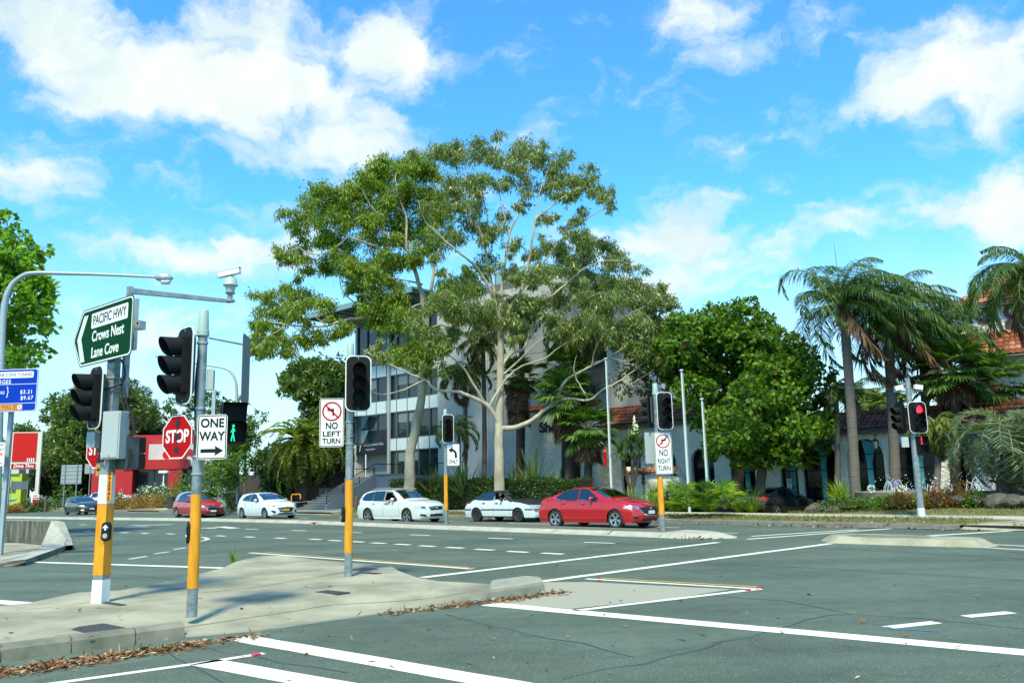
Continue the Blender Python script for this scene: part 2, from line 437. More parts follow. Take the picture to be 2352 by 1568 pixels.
def quads_mesh(name, V, m, parent=None, extra=None):
    """V: (N,4,3) array of quads, each its own island"""
    N = len(V)
    me = bpy.data.meshes.new(name)
    me.vertices.add(N * 4); me.vertices.foreach_set('co', np.ascontiguousarray(V, dtype=np.float32).ravel())
    me.loops.add(N * 4); me.loops.foreach_set('vertex_index', np.arange(N * 4, dtype=np.int32))
    me.polygons.add(N); me.polygons.foreach_set('loop_start', np.arange(0, N * 4, 4, dtype=np.int32))
    try: me.polygons.foreach_set('loop_total', np.full(N, 4, dtype=np.int32))
    except Exception: pass
    me.materials.append(m); me.update(calc_edges=True); me.validate()
    o = bpy.data.objects.new(name, me); COL.objects.link(o)
    if parent: o.parent = parent
    return o
def norm(a): return a / np.maximum(np.linalg.norm(a, axis=-1, keepdims=True), 1e-9)
def leaf_quads(rng, C, A, L, W, up=0.5):
    """diamond leaves: base C, axis A, length L, width W; up biases the face towards the sky"""
    n = len(C); A = norm(A)
    R = rng.normal(size=(n, 3)); R[:, 2] += up * 2
    S = norm(np.cross(A, R)); Nn = np.cross(S, A)
    L = np.asarray(L).reshape(-1, 1) * np.ones((n, 1)); W = np.asarray(W).reshape(-1, 1) * np.ones((n, 1))
    mid = C + A * L * .45 - Nn * L * .04
    tip = C + A * L - Nn * L * .10
    return np.stack([C, mid - S * W / 2, tip, mid + S * W / 2], 1)
# ------------------------------------------------------------------ ground and roads
DV = Vector((.742, -.6704)); NV = Vector((.6704, .742))     # along the highway (towards the right), and across it (away)
def interp(x, tab):
    if x <= tab[0][0]: return tab[0][1]
    for (a, b), (c, d) in zip(tab, tab[1:]):
        if x <= c: return b + (d - b) * (x - a) / (c - a)
    return tab[-1][1]
KT = [(-400, 31), (-86, 31), (-47, 30.8), (-40, 30.2), (-30, 29.1), (-17.7, 28.0), (-13.3, 27.3), (-5.2, 26.35), (0, 25.9), (20, 24.5), (200, 24)]
MT = [(-400, 20.8), (-70, 20.6), (-56, 21.7), (-42, 22.9), (-34, 22.75), (-30, 22.3), (-24, 21.55), (-17.5, 21.0), (-11.9, 20.5), (0, 19.6)]
def P(t, s, z=0.0):
    n = interp(t, KT) + s
    return Vector((DV.x * t + NV.x * n, DV.y * t + NV.y * n, z))
def PM(t, s, z=0.0):
    n = interp(t, MT) + s
    return Vector((DV.x * t + NV.x * n, DV.y * t + NV.y * n, z))
def ts(x, y):
    t = DV.x * x + DV.y * y
    return t, NV.x * x + NV.y * y - interp(t, KT)
def gz(x, y):
    """height of the ground beyond the far kerb"""
    t, s = ts(x, y)
    if s < 0: return 0.0
    w = max(0, min(1, (t + 21) / 2)) * max(0, min(1, (-11.5 - t) / 1.8)) if -21 < t < -11.5 else 0
    dip = .16 * max(0, min(s - 4.3, 5.5)) + .22 * max(0, min(s - 9.8, 6))
    return -w * dip + .13 + .018 * min(s, 4) + .085 * max(0, min(s - 4, 4)) + .02 * max(0, min(s - 8, 20))

ground = sheet([(-1800, -300), (1800, -300), (1800, 2500), (-1800, 2500)], lambda x, y: -.05, VERGE, 'ground'); structure(ground)

TS = [-400, -200, -120, -86, -70, -60, -52, -47, -43, -40, -35, -30, -26, -22, -21, -20, -19, -17.7, -15.5, -13.3, -12.4, -11.5, -9, -5.2, -2, 0, 5, 10, 20, 60]
road = sheet([P(t, 0) for t in TS] + [(60, -40), (-160, -40), (-330, 200)], lambda x, y: 0.0, ASPH, 'road'); structure(road)

def band(name, m, s0, s1, t0=-200, t1=60, dz=0.0, step=1.2, parent=None, zf=None):
    tt = [t for t in TS if t0 < t < t1]
    tt = [t0] + tt + [t1]
    mb = MB(); ns = max(1, int((s1 - s0) / step))
    zf = zf or (lambda x, y: gz(x, y) + dz)
    for a, b in zip(tt, tt[1:]):
        for k in range(ns):
            sa = s0 + (s1 - s0) * k / ns; sb = s0 + (s1 - s0) * (k + 1) / ns
            q = [P(a, sa), P(b, sa), P(b, sb), P(a, sb)]
            mb.poly([(p.x, p.y, zf(p.x, p.y)) for p in q])
    return mb.build(name, m, parent)
def kerb_run(t0, t1, s0=0.0, w=.16, hgt=.14, name='kerb'):
    mb = MB(); tt = [t0] + [t for t in TS if t0 < t < t1] + [t1]
    for a, b in zip(tt, tt[1:]):
        L = [P(a, s0, -.02), P(a, s0 + .02, hgt - .02), P(a, s0 + .05, hgt), P(a, s0 + w, hgt + .004), P(a, s0 + w, -.02)]
        R = [P(b, s0, -.02), P(b, s0 + .02, hgt - .02), P(b, s0 + .05, hgt), P(b, s0 + w, hgt + .004), P(b, s0 + w, -.02)]
        for i in range(4): mb.poly([L[i], R[i], R[i + 1], L[i + 1]])
        if abs(a - t0) < 1e-6: mb.poly(L[::-1])
        if abs(b - t1) < 1e-6: mb.poly(R)
    o = mb.build(name, KERB_D); structure(o); return o
structure(band('verge', VERGE, .16, 2.75, step=.7))
structure(band('footpath', PATH, 2.75, 4.15, dz=.006))
structure(band('garden_ground', SOIL, 4.15, 40, step=1.4))
for a, b in ((-200, -72.5), (-66.5, -61), (-57.5, -50.5), (-42.6, -6.9)): kerb_run(a, b)
# vehicle crossings and the ramp beside the right-hand signal
def crossing(t0, t1, s1, name='driveway', m=PATH, flare=1.0):
    mb = MB(); K = 8
    for i in range(K):
        s0 = s1 * i / K; sb = s1 * (i + 1) / K
        f0 = flare * max(0, 1 - s0 / 2.2); f1 = flare * max(0, 1 - sb / 2.2)
        q = [P(t0 - f0, s0), P(t1 + f0, s0), P(t1 + f1, sb), P(t0 - f1, sb)]
        mb.poly([(p.x, p.y, .012 if s == 0 else gz(p.x, p.y) + .016) for p, s in zip(q, (s0, s0, sb, sb))])
    o = mb.build(name, m); structure(o); return o
crossing(-71.5, -67.5, 16); crossing(-60, -58.5, 16); crossing(-49.5, -43.6, 9)
crossing(-5.9, 60, 2.74, 'pram_ramp', CONC)
lawn_t = [(-66, -62), (-57, -51), (-42.5, -37)]
for a, b in lawn_t: structure(band('lawn', LAWN, .2, 2.6, a, b, dz=.012, step=.7))
# the strip of grass between the footpath and the rock wall
structure(band('grass_strip', VERGE, 4.15, 6.2, -14.5, 40, dz=.014, step=.6))

# central median with sloping kerb faces
def median():
    mb = MB(); tt = [-200, -120, -86] + list(np.arange(-80, -13.2, 1.6)) + [-13.2]
    def wd(t): return interp(t, [(-90, .55), (-46, .75), (-36, 1.6), (-30, 1.9), (-15, 1.8)])
    for a, b in zip(tt, tt[1:]):
        wa, wb = wd(a), wd(b)
        A = [PM(a, 0, -.02), PM(a, .03, .035), PM(a, .30, .13), PM(a, wa - .25, .135), PM(a, wa, .03), PM(a, wa, -.02)]
        B = [PM(b, 0, -.02), PM(b, .03, .035), PM(b, .30, .13), PM(b, wb - .25, .135), PM(b, wb, .03), PM(b, wb, -.02)]
        for i in range(5): mb.poly([A[i], B[i], B[i + 1], A[i + 1]], 1 if i == 2 and a > -44 else 0)
    # rounded nose
    wa = wd(-13.2); t = -13.2
    base = [PM(t, 0, 0), PM(t + .8, -.05, 0), PM(t + 1.6, .25, 0), PM(t + 2.1, .8, 0), PM(t + 1.8, 1.4, 0), PM(t + .9, wa, 0), PM(t, wa, 0)]
    top = [PM(t, .30, .13), PM(t + .6, .25, .13), PM(t + 1.25, .45, .13), PM(t + 1.6, .85, .13), PM(t + 1.3, 1.2, .13), PM(t + .7, wa - .25, .13), PM(t, wa - .25, .135)]
    for i in range(6): mb.poly([base[i], base[i + 1], top[i + 1], top[i]])
    mb.poly(top, 0)
    o = mb.build('median', [KERB, mat('median_infill', (.155, .14, .105), .9, noise=(3, .3, .7), col2=(.09, .085, .07))]); structure(o)
    jb = MB()
    for t in np.arange(-80, -13.5, 2.4):       # joints between the kerb units
        t = t + random.uniform(-.2, .2); w = .016 if random.random() > .3 else .04
        jb.poly([PM(t, .02, .04), PM(t + w, .02, .04), PM(t + w, .30, .136), PM(t, .30, .136)])
    structure(jb.build('kerb_joint', SEAL))
random.seed(3)
median()
# second, short median at the right
def pts3(l, z): return [gp(x, y, z) for x, y in l]
def slab(name, base, top, mats, topm=0):
    mb = MB(); n = len(base)
    for i in range(n):
        j = (i + 1) % n; mb.poly([base[i], base[j], top[j], top[i]], 0)
    mb.poly(top, topm); o = mb.build(name, mats); structure(o); return o
bs = [(7.62, 20.75), (8.9, 19.45), (10.05, 18.45), (10.6, 18.75), (10.75, 19.25), (10.2, 20.0), (9.0, 21.5), (8.35, 22.1), (7.75, 21.7)]
cx, cy = np.mean([b[0] for b in bs]), np.mean([b[1] for b in bs])
bs = [Vector((x, y, 0)) for x, y in bs]
tp = [Vector((cx + (b.x - cx) * .86, cy + (b.y - cy) * .86, .15)) for b in bs]
slab('median_island', bs, tp, [CONC, CONC_D])
mbi = MB(); tpi = [Vector((cx + (b.x - cx) * .62, cy + (b.y - cy) * .62, .1505 + .004)) for b in bs[:-2]]
mbi.poly([Vector((cx - .3 + (b.x - cx) * .5, cy + .2 + (b.y - cy) * .5, .154)) for b in bs]); structure(mbi.build('median_infill', CONC_D))

# refuge island the signals stand on
def arc_in(poly, k): pass
isl_top = [(64, 1386), (181, 1361), (279, 1356), (340, 1344), (453, 1320), (513, 1304), (540, 1291), (568, 1283), (605, 1277), (650, 1276), (747, 1288), (896, 1300), (917, 1312), (958, 1327), (1004, 1335), (1091, 1340), (1140, 1343)]
back = [gp(x, y, .12) for x, y in isl_top]
front = [Vector((.10, 12.72, 0)), Vector((-.06, 12.46, 0)), Vector((-.55, 11.95, 0)), Vector((-1.0, 11.6, 0)), Vector((-1.62, 11.17, 0)), Vector((-2.3, 10.6, 0)), Vector((-2.97, 9.98, 0)), Vector((-3.33, 9.83, 0)), Vector((-3.72, 9.66, 0)), Vector((-4.14, 9.32, 0)), Vector((-5.09, 8.5, 0)), Vector((-7.5, 6.3, 0)), Vector((-9.5, 4.4, 0)), Vector((-13, 7.5, 0)), Vector((-8.6, 10.6, 0))]
isl = [Vector((p.x, p.y)) for p in back] + [Vector((p.x, p.y)) for p in front]
def ramp_d(x, y):
    """0 at the pram ramp's lip, 1 away from it"""
    a, b = Vector((-3.45, 9.85)), Vector((-1.3, 11.4)); p = Vector((x, y)); ab = b - a
    k = max(0, min(1, (p - a).dot(ab) / ab.length_squared)); d = (p - (a + ab * k)).length
    return min(1, d / 1.5)
def isl_z(x, y):
    r = ramp_d(x, y); return .012 + .118 * (r * r * (3 - 2 * r)) if r < 1 else .13
island = sheet(isl, isl_z, CONC, 'traffic_island', step=.28); structure(island)
sk = MB(); n = len(isl)
for i in range(n):
    a, b = isl[i], isl[(i + 1) % n]; za, zb = isl_z(a.x, a.y), isl_z(b.x, b.y)
    sk.poly([(a.x, a.y, -.02), (b.x, b.y, -.02), (b.x, b.y, zb), (a.x, a.y, za)])
structure(sk.build('island_kerb_face', KERB))
# kerb stones along the front of the island (a raised band, seen with its own joints)
kb = MB()
run = [Vector((-3.74, 9.66)), Vector((-4.14, 9.32)), Vector((-5.09, 8.5)), Vector((-7.5, 6.3))]
def kerb_stone(a, b, w=.17, z=.15):
    d = (b - a).normalized(); nn = Vector((-d.y, d.x))
    if nn.y < 0: nn = -nn
    a = a + d * .008; b = b - d * .008
    o0, o1 = a - nn * .03, b - nn * .03
    sec = [(-.03, -.02), (-.012, z - .035), (.02, z), (w, z + .004), (w, -.02)]
    A = [(a.x + nn.x * s, a.y + nn.y * s, zz) for s, zz in sec]; B = [(b.x + nn.x * s, b.y + nn.y * s, zz) for s, zz in sec]
    for i in range(4): kb.poly([A[i], B[i], B[i + 1], A[i + 1]])
    kb.poly(A); kb.poly(B[::-1])
seg = []
for a, b in zip(run, run[1:]):
    L = (b - a).length; k = max(1, round(L / .62))
    for i in range(k): seg.append((a + (b - a) * i / k, a + (b - a) * (i + 1) / k))
for a, b in seg: kerb_stone(a, b)
structure(kb.build('island_kerb', CONC_D))
# the block at the island's nose
nb = MB()
f = [Vector((-.40, 12.02, 0)), Vector((.22, 12.62, 0)), Vector((.40, 12.85, 0)), Vector((.36, 13.35, 0)), Vector((.12, 13.55, 0)), Vector((-.42, 13.0, 0))]
cc = sum(f, Vector()) / 6
prev = f
for k, (sc, z) in enumerate(((1.0, .11), (.97, .15), (.90, .172))):
    cur = [Vector((cc.x + (p.x - cc.x) * sc, cc.y + (p.y - cc.y) * sc, z)) for p in f]
    for i in range(6): nb.poly([prev[i], prev[(i + 1) % 6], cur[(i + 1) % 6], cur[i]])
    prev = cur
nb.poly(prev); structure(nb.build('island_nose', mat('nose_concrete', (.33, .335, .25), .85, noise=(4, .3, .7), col2=(.22, .22, .165), bump=(30, .5, .006))))

# joints and stains on the island
def ribbon(pts, w, z, m, name, parent=None, jit=0.0, seed=1):
    rnd = random.Random(seed); mb = MB(); Q = []
    for a, b in zip(pts, pts[1:]):
        k = max(1, int((Vector(b) - Vector(a)).length / .35)) if jit else 1
        for i in range(k): Q.append(Vector(a).lerp(Vector(b), i / k))
    Q.append(Vector(pts[-1]))
    if jit: Q = [q + Vector((rnd.gauss(0, jit), rnd.gauss(0, jit), 0)) for q in Q]
    L = []
    for i, q in enumerate(Q):
        d = (Q[min(i + 1, len(Q) - 1)] - Q[max(i - 1, 0)]); nn = Vector((-d.y, d.x, 0)).normalized()
        ww = w * (rnd.uniform(.6, 1.4) if jit else 1)
        L.append((q - nn * ww / 2, q + nn * ww / 2))
    zz = z if callable(z) else (lambda x, y: z)
    for (a, b), (c, d) in zip(L, L[1:]):
        mb.poly([(p.x, p.y, zz(p.x, p.y)) for p in (a, c, d, b)])
    o = mb.build(name, m, parent); 
    if not parent: structure(o)
    return o
izs = lambda x, y: isl_z(x, y) + .004
JNT = mat('joint_dark', (.17, .16, .12), .9)
def G(l, z=0.0): return [gp(x, y, z) for x, y in l]
ribbon(G([(60, 1400), (250, 1378), (560, 1352), (880, 1300)], .13), .018, izs, JNT, 'concrete_joint', jit=.01)
ribbon(G([(120, 1460), (440, 1420), (760, 1378), (1100, 1352)], .13), .016, izs, JNT, 'concrete_joint', jit=.01, seed=2)
# iron lids set in the concrete
def lid(c, w, l, name='pit_lid', z=.137, rz=None):
    mb = MB(); mb.box((0, 0, 0), (w, l, .012))
    o = mb.build(name, GRATE); a = gp(c[0], c[1], .13); o.location = (a.x, a.y, z); o.rotation_euler = (0, 0, RAD(-40) if rz is None else rz)
    return o
lids = [((832, 1307), .42, .40, 'square dark iron lid beside the base of the no left turn post'),
        ((764, 1360), .52, .22, 'narrow dark iron lid in the middle of the concrete island'),
        ((853, 1316), .40, .15, 'thin dark iron lid right of the no left turn post base'),
        ((228, 1443), .75, .42, 'large worn iron lid near the kerb at the left front of the island'),
        ((258, 1386), .62, .10, 'slim dark iron lid at the foot of the square camera post')]
for c, w, l, lab in lids:
    tag(lid(c, w, l, z=isl_z(*gp(c[0], c[1], .13)[:2]) + .003), lab, 'pit lid', 'iron lids in the island')

patch = sheet([gp(x, y) for x, y in ((470, 1487), (900, 1432), (1034, 1413), (1240, 1462), (1452, 1508), (1760, 1450), (1950, 1409), (2120, 1421), (2420, 1446))] + [Vector((6, 4)), Vector((-6, 4)), Vector((-4.6, 7.2))], lambda x, y: .0018, asphalt_mat(.86, 2.2), 'asphalt_patch', parent=road)
patch2 = sheet([gp(x, y) for x, y in ((1490, 1300), (1700, 1290), (1830, 1303), (1640, 1318))], lambda x, y: .0018, asphalt_mat(.88, 1.5), 'asphalt_patch', parent=road)
# ---- painted markings, all children of the road
ZP = .005
def stripe(name, a, b, w, m=PAINT, taper=None):
    a, b = Vector(a), Vector(b); a.z = b.z = ZP
    d = (b - a).normalized(); nn = Vector((-d.y, d.x, 0)); mb = MB()
    k = max(1, int((b - a).length / .5))
    rnd = random.Random(int(abs(a.x * 91 + a.y * 57)))
    L = []
    for i in range(k + 1):
        p = a.lerp(b, i / k); e = rnd.gauss(0, .006)
        L.append((p - nn * (w / 2 + e), p + nn * (w / 2 - e)))
    for (p, q), (r, s) in zip(L, L[1:]): mb.poly([p, r, s, q])
    return mb.build(name, m, road)
def V2(p): return gp(p[0], p[1])
# lane dashes (first and last of each row measured, the spacing is even on the ground)
rowA = [(-23.15, 45.1), (-18.3, 41.25), (-13.4, 37.06), (-11.05, 35.3), (-8.53, 33.2), (-5.95, 30.8), (-3.22, 28.2), (-.5, 25.45), (2.2, 22.7)]
for i, (x, y) in enumerate(rowA):
    d = Vector((.745, -.667, 0)); L = 1.0
    stripe('lane_dash', Vector((x, y, 0)) - d * L / 2, Vector((x, y, 0)) + d * L / 2, .15)
rowB = [(-18.7, 36.9), (-17.45, 35.92), (-16.2, 34.95), (-14.9, 33.95), (-13.5, 33.0), (-12.0, 31.75), (-10.7, 30.65), (-9.3, 29.5), (-7.9, 28.35), (-6.45, 27.2), (-5.65, 26.35), (-4.8, 25.5), (-4.02, 24.66), (-3.2, 23.85), (-2.42, 23.0), (-1.62, 22.15), (-.81, 21.25), (0.02, 20.35), (.81, 19.6)]
for x, y in rowB:
    d = Vector((.72, -.69, 0)); stripe('lane_dash', Vector((x, y, 0)) - d * .33, Vector((x, y, 0)) + d * .33, .2)
for a, b in (((-9.55, 20.93), (-9.46, 21.75)), ((-9.62, 22.5), (-9.48, 23.16)), ((-9.72, 24.03), (-9.63, 24.68))):
    stripe('lane_dash', (*a, 0), (*b, 0), .11)
# far carriageway dashes
for t in (-66, -54, -41.5, -35.5, -29.0, -22.5, -16.5):
    stripe('lane_dash', PM(t - 1.3, 4.3), PM(t + 1.3, 4.3), .12)
stripe('edge_line', PM(-23.5, 2.55), PM(-12.0, 2.55), .1)
# crosswalk and stop lines
X1a, X1b = gp(970, 1326), gp(1650, 1245); stripe('crosswalk_line', X1a, X1b, .2)
X2a, X2b = gp(1226, 1337), gp(1908, 1248); stripe('crosswalk_line', X2a, X2b, .2)
stripe('crosswalk_line', gp(1726, 1231), gp(1970, 1216), .16); stripe('crosswalk_line', gp(1716, 1238), gp(2052, 1213), .16)
stripe('crosswalk_line', gp(2070, 1234), gp(2350, 1217), .2)
stripe('stop_line', gp(1120, 1387), gp(2352, 1498) + Vector((.15, -.12, 0)), .3)
stripe('median_line', gp(1346, 1329), gp(1746, 1352), .12); stripe('median_line', gp(1320, 1402), gp(1746, 1352), .13)
stripe('median_edge_line', gp(1380, 1327), gp(1746, 1347.5), .07, PAINT_Y)
stripe('median_line', gp(574, 1269), gp(1085, 1306), .14); stripe('median_edge_line', gp(610, 1267.5), gp(1092, 1304), .06, PAINT_Y)
stripe('median_line', gp(1980, 1240), gp(2360, 1263), .12); stripe('median_line', gp(2245, 1248.5), gp(2360, 1254), .12)
stripe('crosswalk_line', gp(548, 1464), gp(1150, 1568) + Vector((.5, -.42, 0)), .3)
stripe('crosswalk_line', gp(470, 1520), gp(740, 1568) + Vector((.4, -.3, 0)), .3)
stripe('lane_line', gp(100, 1573), gp(440, 1526), .10); stripe('lane_line', gp(440, 1526), gp(606, 1500), .10)
stripe('stop_line', gp(62, 1290), gp(512, 1304), .22); stripe('stop_line', gp(-30, 1380), gp(62, 1386), .3)
stripe('lane_dash', gp(2218, 1416), gp(2322, 1406), .16); stripe('lane_dash', gp(2038, 1441), gp(2152, 1429), .16)
bl = ribbon(G([(2030, 1441), (2060, 1446), (2110, 1447), (2155, 1449)]), .03, ZP + .003, mat('survey_blue', (.03, .2, .45), .7), 'survey_mark', road, jit=.03)
# old pale paint on the painted median
mb = MB(); pp = G([(1250, 1337), (1345, 1336), (1680, 1353), (1560, 1372), (1310, 1398), (1130, 1384), (1235, 1372)])
mb.poly([(p.x, p.y, ZP - .001) for p in pp]); mb.build('painted_median', paint_mat('road_paint_ghost', (.33, .32, .235), .44), road)
# pavement arrows and the lettering of the bus lane, seen almost edge-on
for (x0, y0, x1, y1) in ((285, 1211, 345, 1209), (300, 1206, 395, 1204), (445, 1213, 500, 1211), (505, 1209, 540, 1213)):
    stripe('pavement_arrow', gp(x0, y0), gp(x1, y1), .5, PAINT_OLD)
ar = [(456, 1243), (468, 1241), (478, 1238), (470, 1234), (462, 1233)]
ribbon(G(ar), .16, ZP, PAINT_OLD, 'pavement_arrow', road)
# sealed cracks
cracks = [[(1800, 1255), (1960, 1262), (2352, 1282)], [(1690, 1294), (1850, 1303), (2100, 1318), (2352, 1333)], [(1230, 1268), (1500, 1287), (1700, 1296)],
          [(1560, 1360), (1800, 1380), (1950, 1408), (2120, 1420), (2352, 1442)], [(1950, 1408), (1850, 1425), (1770, 1448), (1560, 1505), (1400, 1540), (1280, 1562)],
          [(1034, 1412), (1150, 1445), (1330, 1478), (1452, 1507)], [(1034, 1252), (1160, 1240), (1290, 1228)], [(1225, 1277), (1330, 1262), (1420, 1246), (1470, 1238)],
          [(270, 1210), (400, 1216), (620, 1222)], [(250, 1228), (340, 1235), (480, 1260)], [(600, 1250), (1000, 1262), (1230, 1268)],
          [(380, 1495), (440, 1530), (500, 1572)], [(430, 1482), (640, 1520), (800, 1545)], [(1300, 1330), (1440, 1352), (1560, 1362)], [(700, 1212), (1100, 1226), (1500, 1252)],
          [(1950, 1240), (2080, 1245), (2352, 1270)], [(60, 1310), (230, 1315), (400, 1330)]]
for i, c in enumerate(cracks):
    far = c[0][1] < 1270
    ribbon(G(c), .035 if far else .024, .0028, SEAL, 'crack_seal', road, jit=.035, seed=i + 20)
# raised red reflectors
rf = mat('reflector_red', (.5, .02, .04), .3)
for k, (x, y) in enumerate(((918, 1318), (1718, 1356), (1743, 1350), (1080, 1305), (588, 1505), (1375, 1334))):
    b = MB(); p = gp(x, y); b.prism([Vector((-.035, -.035, .02)), Vector((.035, -.035, .02)), Vector((.035, .035, .02)), Vector((-.035, .035, .02))], (0, 0, .02))
    o = b.build('road_reflector', rf); o.location = p; o.rotation_euler = (0, 0, RAD(-42))
    tag(o, ['small red reflector at the tip of the front kerb nose', 'small red reflector inside the point of the painted median', 'small red reflector just outside the point of the painted median',
            'small red reflector where the yellow edged line meets the crosswalk', 'small red reflector at the end of the thin white line, lower left', 'small red reflector on the near side of the painted median line'][k], 'reflector', 'red road reflectors')

tb_ = [gp(2135, 1199, .07), gp(2276, 1211, .05)]; ribbon([Vector((p.x, p.y, 0)) for p in tb_], .28, lambda x, y: gz(x, y) * .55 + .03, GRATE, 'tactile_strip')
ribbon([P(-9.9, -.05), P(-7.0, -.05)], .16, .02, GALV_L, 'drain_lintel')
# fallen leaves and bark along the kerbs
rng = np.random.default_rng(7)
LIT = leaf_mat('leaf_litter', (.10, .035, .012), (.24, .12, .05), (.46, .36, .22), trans=.05, rough=.8, spec=.2)
def litter(name, spots, label, size=(.09, .025)):
    C = []; A = []; W = []; Ls = []
    for (x, y, n, r, z) in spots:
        q = rng.normal(size=(n, 2)) * r
        c = np.stack([x + q[:, 0], y + q[:, 1], z + rng.uniform(.004, .05, n) * np.exp(-(q ** 2).sum(1) / (2 * r * r))], 1)
        a = rng.normal(size=(n, 3)) * np.array([1, 1, .25]); C.append(c); A.append(a)
        Ls.append(rng.uniform(.5, 1.5, n) * size[0]); W.append(rng.uniform(.6, 1.5, n) * size[1])
    Q = leaf_quads(rng, np.concatenate(C), np.concatenate(A), np.concatenate(Ls), np.concatenate(W), up=.8)
    Q[:, :, 2] = np.maximum(Q[:, :, 2], np.concatenate([[s[4]] * s[2] for s in spots]).reshape(-1, 1) + .004)
    return stuff(quads_mesh(name, Q, LIT), label, 'leaf litter')
sp = []
for i in range(64):
    k = i / 63; p = Vector((-3.0, 9.75)).lerp(Vector((-7.3, 5.9)), k ** 1.0); wgt = 64 if k > .12 else 14
    sp.append((p.x + random.uniform(-.05, .05) + .10, p.y - .16, wgt, .075 + .05 * random.random(), .003))
for i in range(16):
    k = i / 15; p = Vector((-1.75, 11.02)).lerp(Vector((-.45, 11.95)), k); sp.append((p.x + .06, p.y - .08, 12 + int(16 * k), .07, .003))
for i in range(9):
    k = i / 8; p = Vector((-.4, 11.92)).lerp(Vector((.55, 12.75)), k); sp.append((p.x + .08, p.y - .08, 34, .09, .003))
litter('leaf_litter', sp, 'brown fallen leaves and bark heaped along the front kerb of the island')
sp = []
for i in range(90):
    t = random.uniform(-40, -6.5); p = P(t, random.choice([-.12, -.1, -.2])); sp.append((p.x, p.y, 12, .16, .003))
for i in range(70):
    t = random.uniform(-40, 2); s = random.uniform(.5, 2.4); p = P(t, s); sp.append((p.x, p.y, 22, .5, gz(p.x, p.y) + .01))
for i in range(30):
    t = random.uniform(-32, -22); s = random.uniform(.4, 2.6); p = P(t, s); sp.append((p.x, p.y, 40, .5, gz(p.x, p.y) + .01))
nz_ = PM(-12.4, .25); sp += [(nz_.x + .25, nz_.y - .2, 160, .28, .003), (nz_.x + .6, nz_.y - .1, 120, .25, .003)]
litter('gutter_leaves', sp, 'dry tan leaves scattered along the far kerb and dry verge', (.12, .05))
sp = []
for i in range(60):
    q = gp(random.uniform(500, 2350), random.uniform(1380, 1566)); sp.append((q.x, q.y, 1, .01, .001))
for i in range(40):
    q = gp(random.uniform(200, 2300), random.uniform(1215, 1380)); sp.append((q.x, q.y, 1, .01, .001))
for i in range(50):
    q = gp(random.uniform(0, 900), random.uniform(1340, 1470), .13); sp.append((q.x, q.y, 1, .01, isl_z(q.x, q.y) + .001))
sp += [(-12.9, 23.2, 60, .25, .003), (-12.6, 22.2, 60, .2, .003), (-13.2, 24.2, 40, .2, .003)]
litter('stray_leaves', sp, 'single dry leaves lying about on the asphalt and concrete', (.085, .03))

# ---- island at the left edge with a retaining wall
gi = sheet([gp(-160, 1330), gp(-40, 1310), gp(0, 1300), gp(80, 1282), gp(150, 1258), gp(158, 1246), gp(150, 1228), gp(-160, 1222)], lambda x, y: .13, CONC, 'corner_island', step=.8); structure(gi)
ke = MB(); E_ = [gp(-160, 1330), gp(-40, 1310), gp(0, 1300), gp(80, 1282), gp(150, 1258), gp(160, 1246), gp(150, 1226)]
for a, b in zip(E_, E_[1:]):
    d = (b - a).normalized(); nn = Vector((-d.y, d.x, 0))
    s = [(0, -.02), (.04, .08), (.14, .137), (.34, .142)]
    for (s0, z0), (s1, z1) in zip(s, s[1:]):
        ke.poly([a + nn * (s0 - .12) + Vector((0, 0, z0)), b + nn * (s0 - .12) + Vector((0, 0, z0)), b + nn * (s1 - .12) + Vector((0, 0, z1)), a + nn * (s1 - .12) + Vector((0, 0, z1))])
structure(ke.build('corner_kerb', KERB))
ribbon([Vector((p.x + .1, p.y - .12, 0)) for p in E_[2:6]], .12, .005, PAINT_Y, 'yellow_kerb_line', road, jit=.01)
gl = sheet([gp(-120, 1236, .14), gp(118, 1237, .14), gp(96, 1250, .14), gp(40, 1245, .14), gp(-120, 1243, .14)], lambda x, y: .146, LAWN, 'grass_patch', step=.6); structure(gl)
wl = thing('retaining_wall', 'low stained concrete wall curving down to a point on the left corner island', 'wall')
mb = MB()
a0, a1 = dp(-200, 1194, 30.5), dp(0, 1194, 27.6); a2 = dp(118, 1196, 26.2); a3 = dp(133, 1199, 25.8); a4 = dp(152, 1246, 24.6)
ln = [(a0, a0.z), (a1, a1.z), (a2, a2.z), (a3, a3.z - .02), (dp(146, 1226, 25.2), .36), (a4, .15)]
th = Vector((.07, .26, 0))
for (p, zp), (q, zq) in zip(ln, ln[1:]):
    A = Vector((p.x, p.y, 0)); B = Vector((q.x, q.y, 0))
    mb.poly([A + Vector((0, 0, 0)), B, B + Vector((0, 0, zq)), A + Vector((0, 0, zp))], 0)
    mb.poly([A + Vector((0, 0, zp)), B + Vector((0, 0, zq)), B + th + Vector((0, 0, zq)), A + th + Vector((0, 0, zp))], 1)
    mb.poly([B + th, A + th, A + th + Vector((0, 0, zp)), B + th + Vector((0, 0, zq))], 0)
mb.build('wall_face', [CONC_W, KERB], wl)
sk_ = [dp(133, 1199, 25.75), dp(152, 1236, 24.95), gp(152, 1252, .14), gp(60, 1284, .14)]
mb = MB()
for a, b in zip(sk_, sk_[1:]): mb.poly([(a.x, a.y, 0), (b.x, b.y, 0), b, a])
mb.build('wall_end_face', CONC_D, wl)
mb = MB()   # the sloping concrete shoulder in front of its end
sh = [(dp(118, 1196, 26.1), dp(133, 1199, 25.75)), (dp(100, 1240, 25.4), dp(152, 1236, 24.95)), (gp(88, 1266, .14), gp(152, 1252, .14)), (gp(20, 1288, .14), gp(60, 1284, .14))]
for (a, b), (c, d) in zip(sh, sh[1:]): mb.poly([a, c, d, b])
mb.build('wall_end', KERB, wl)
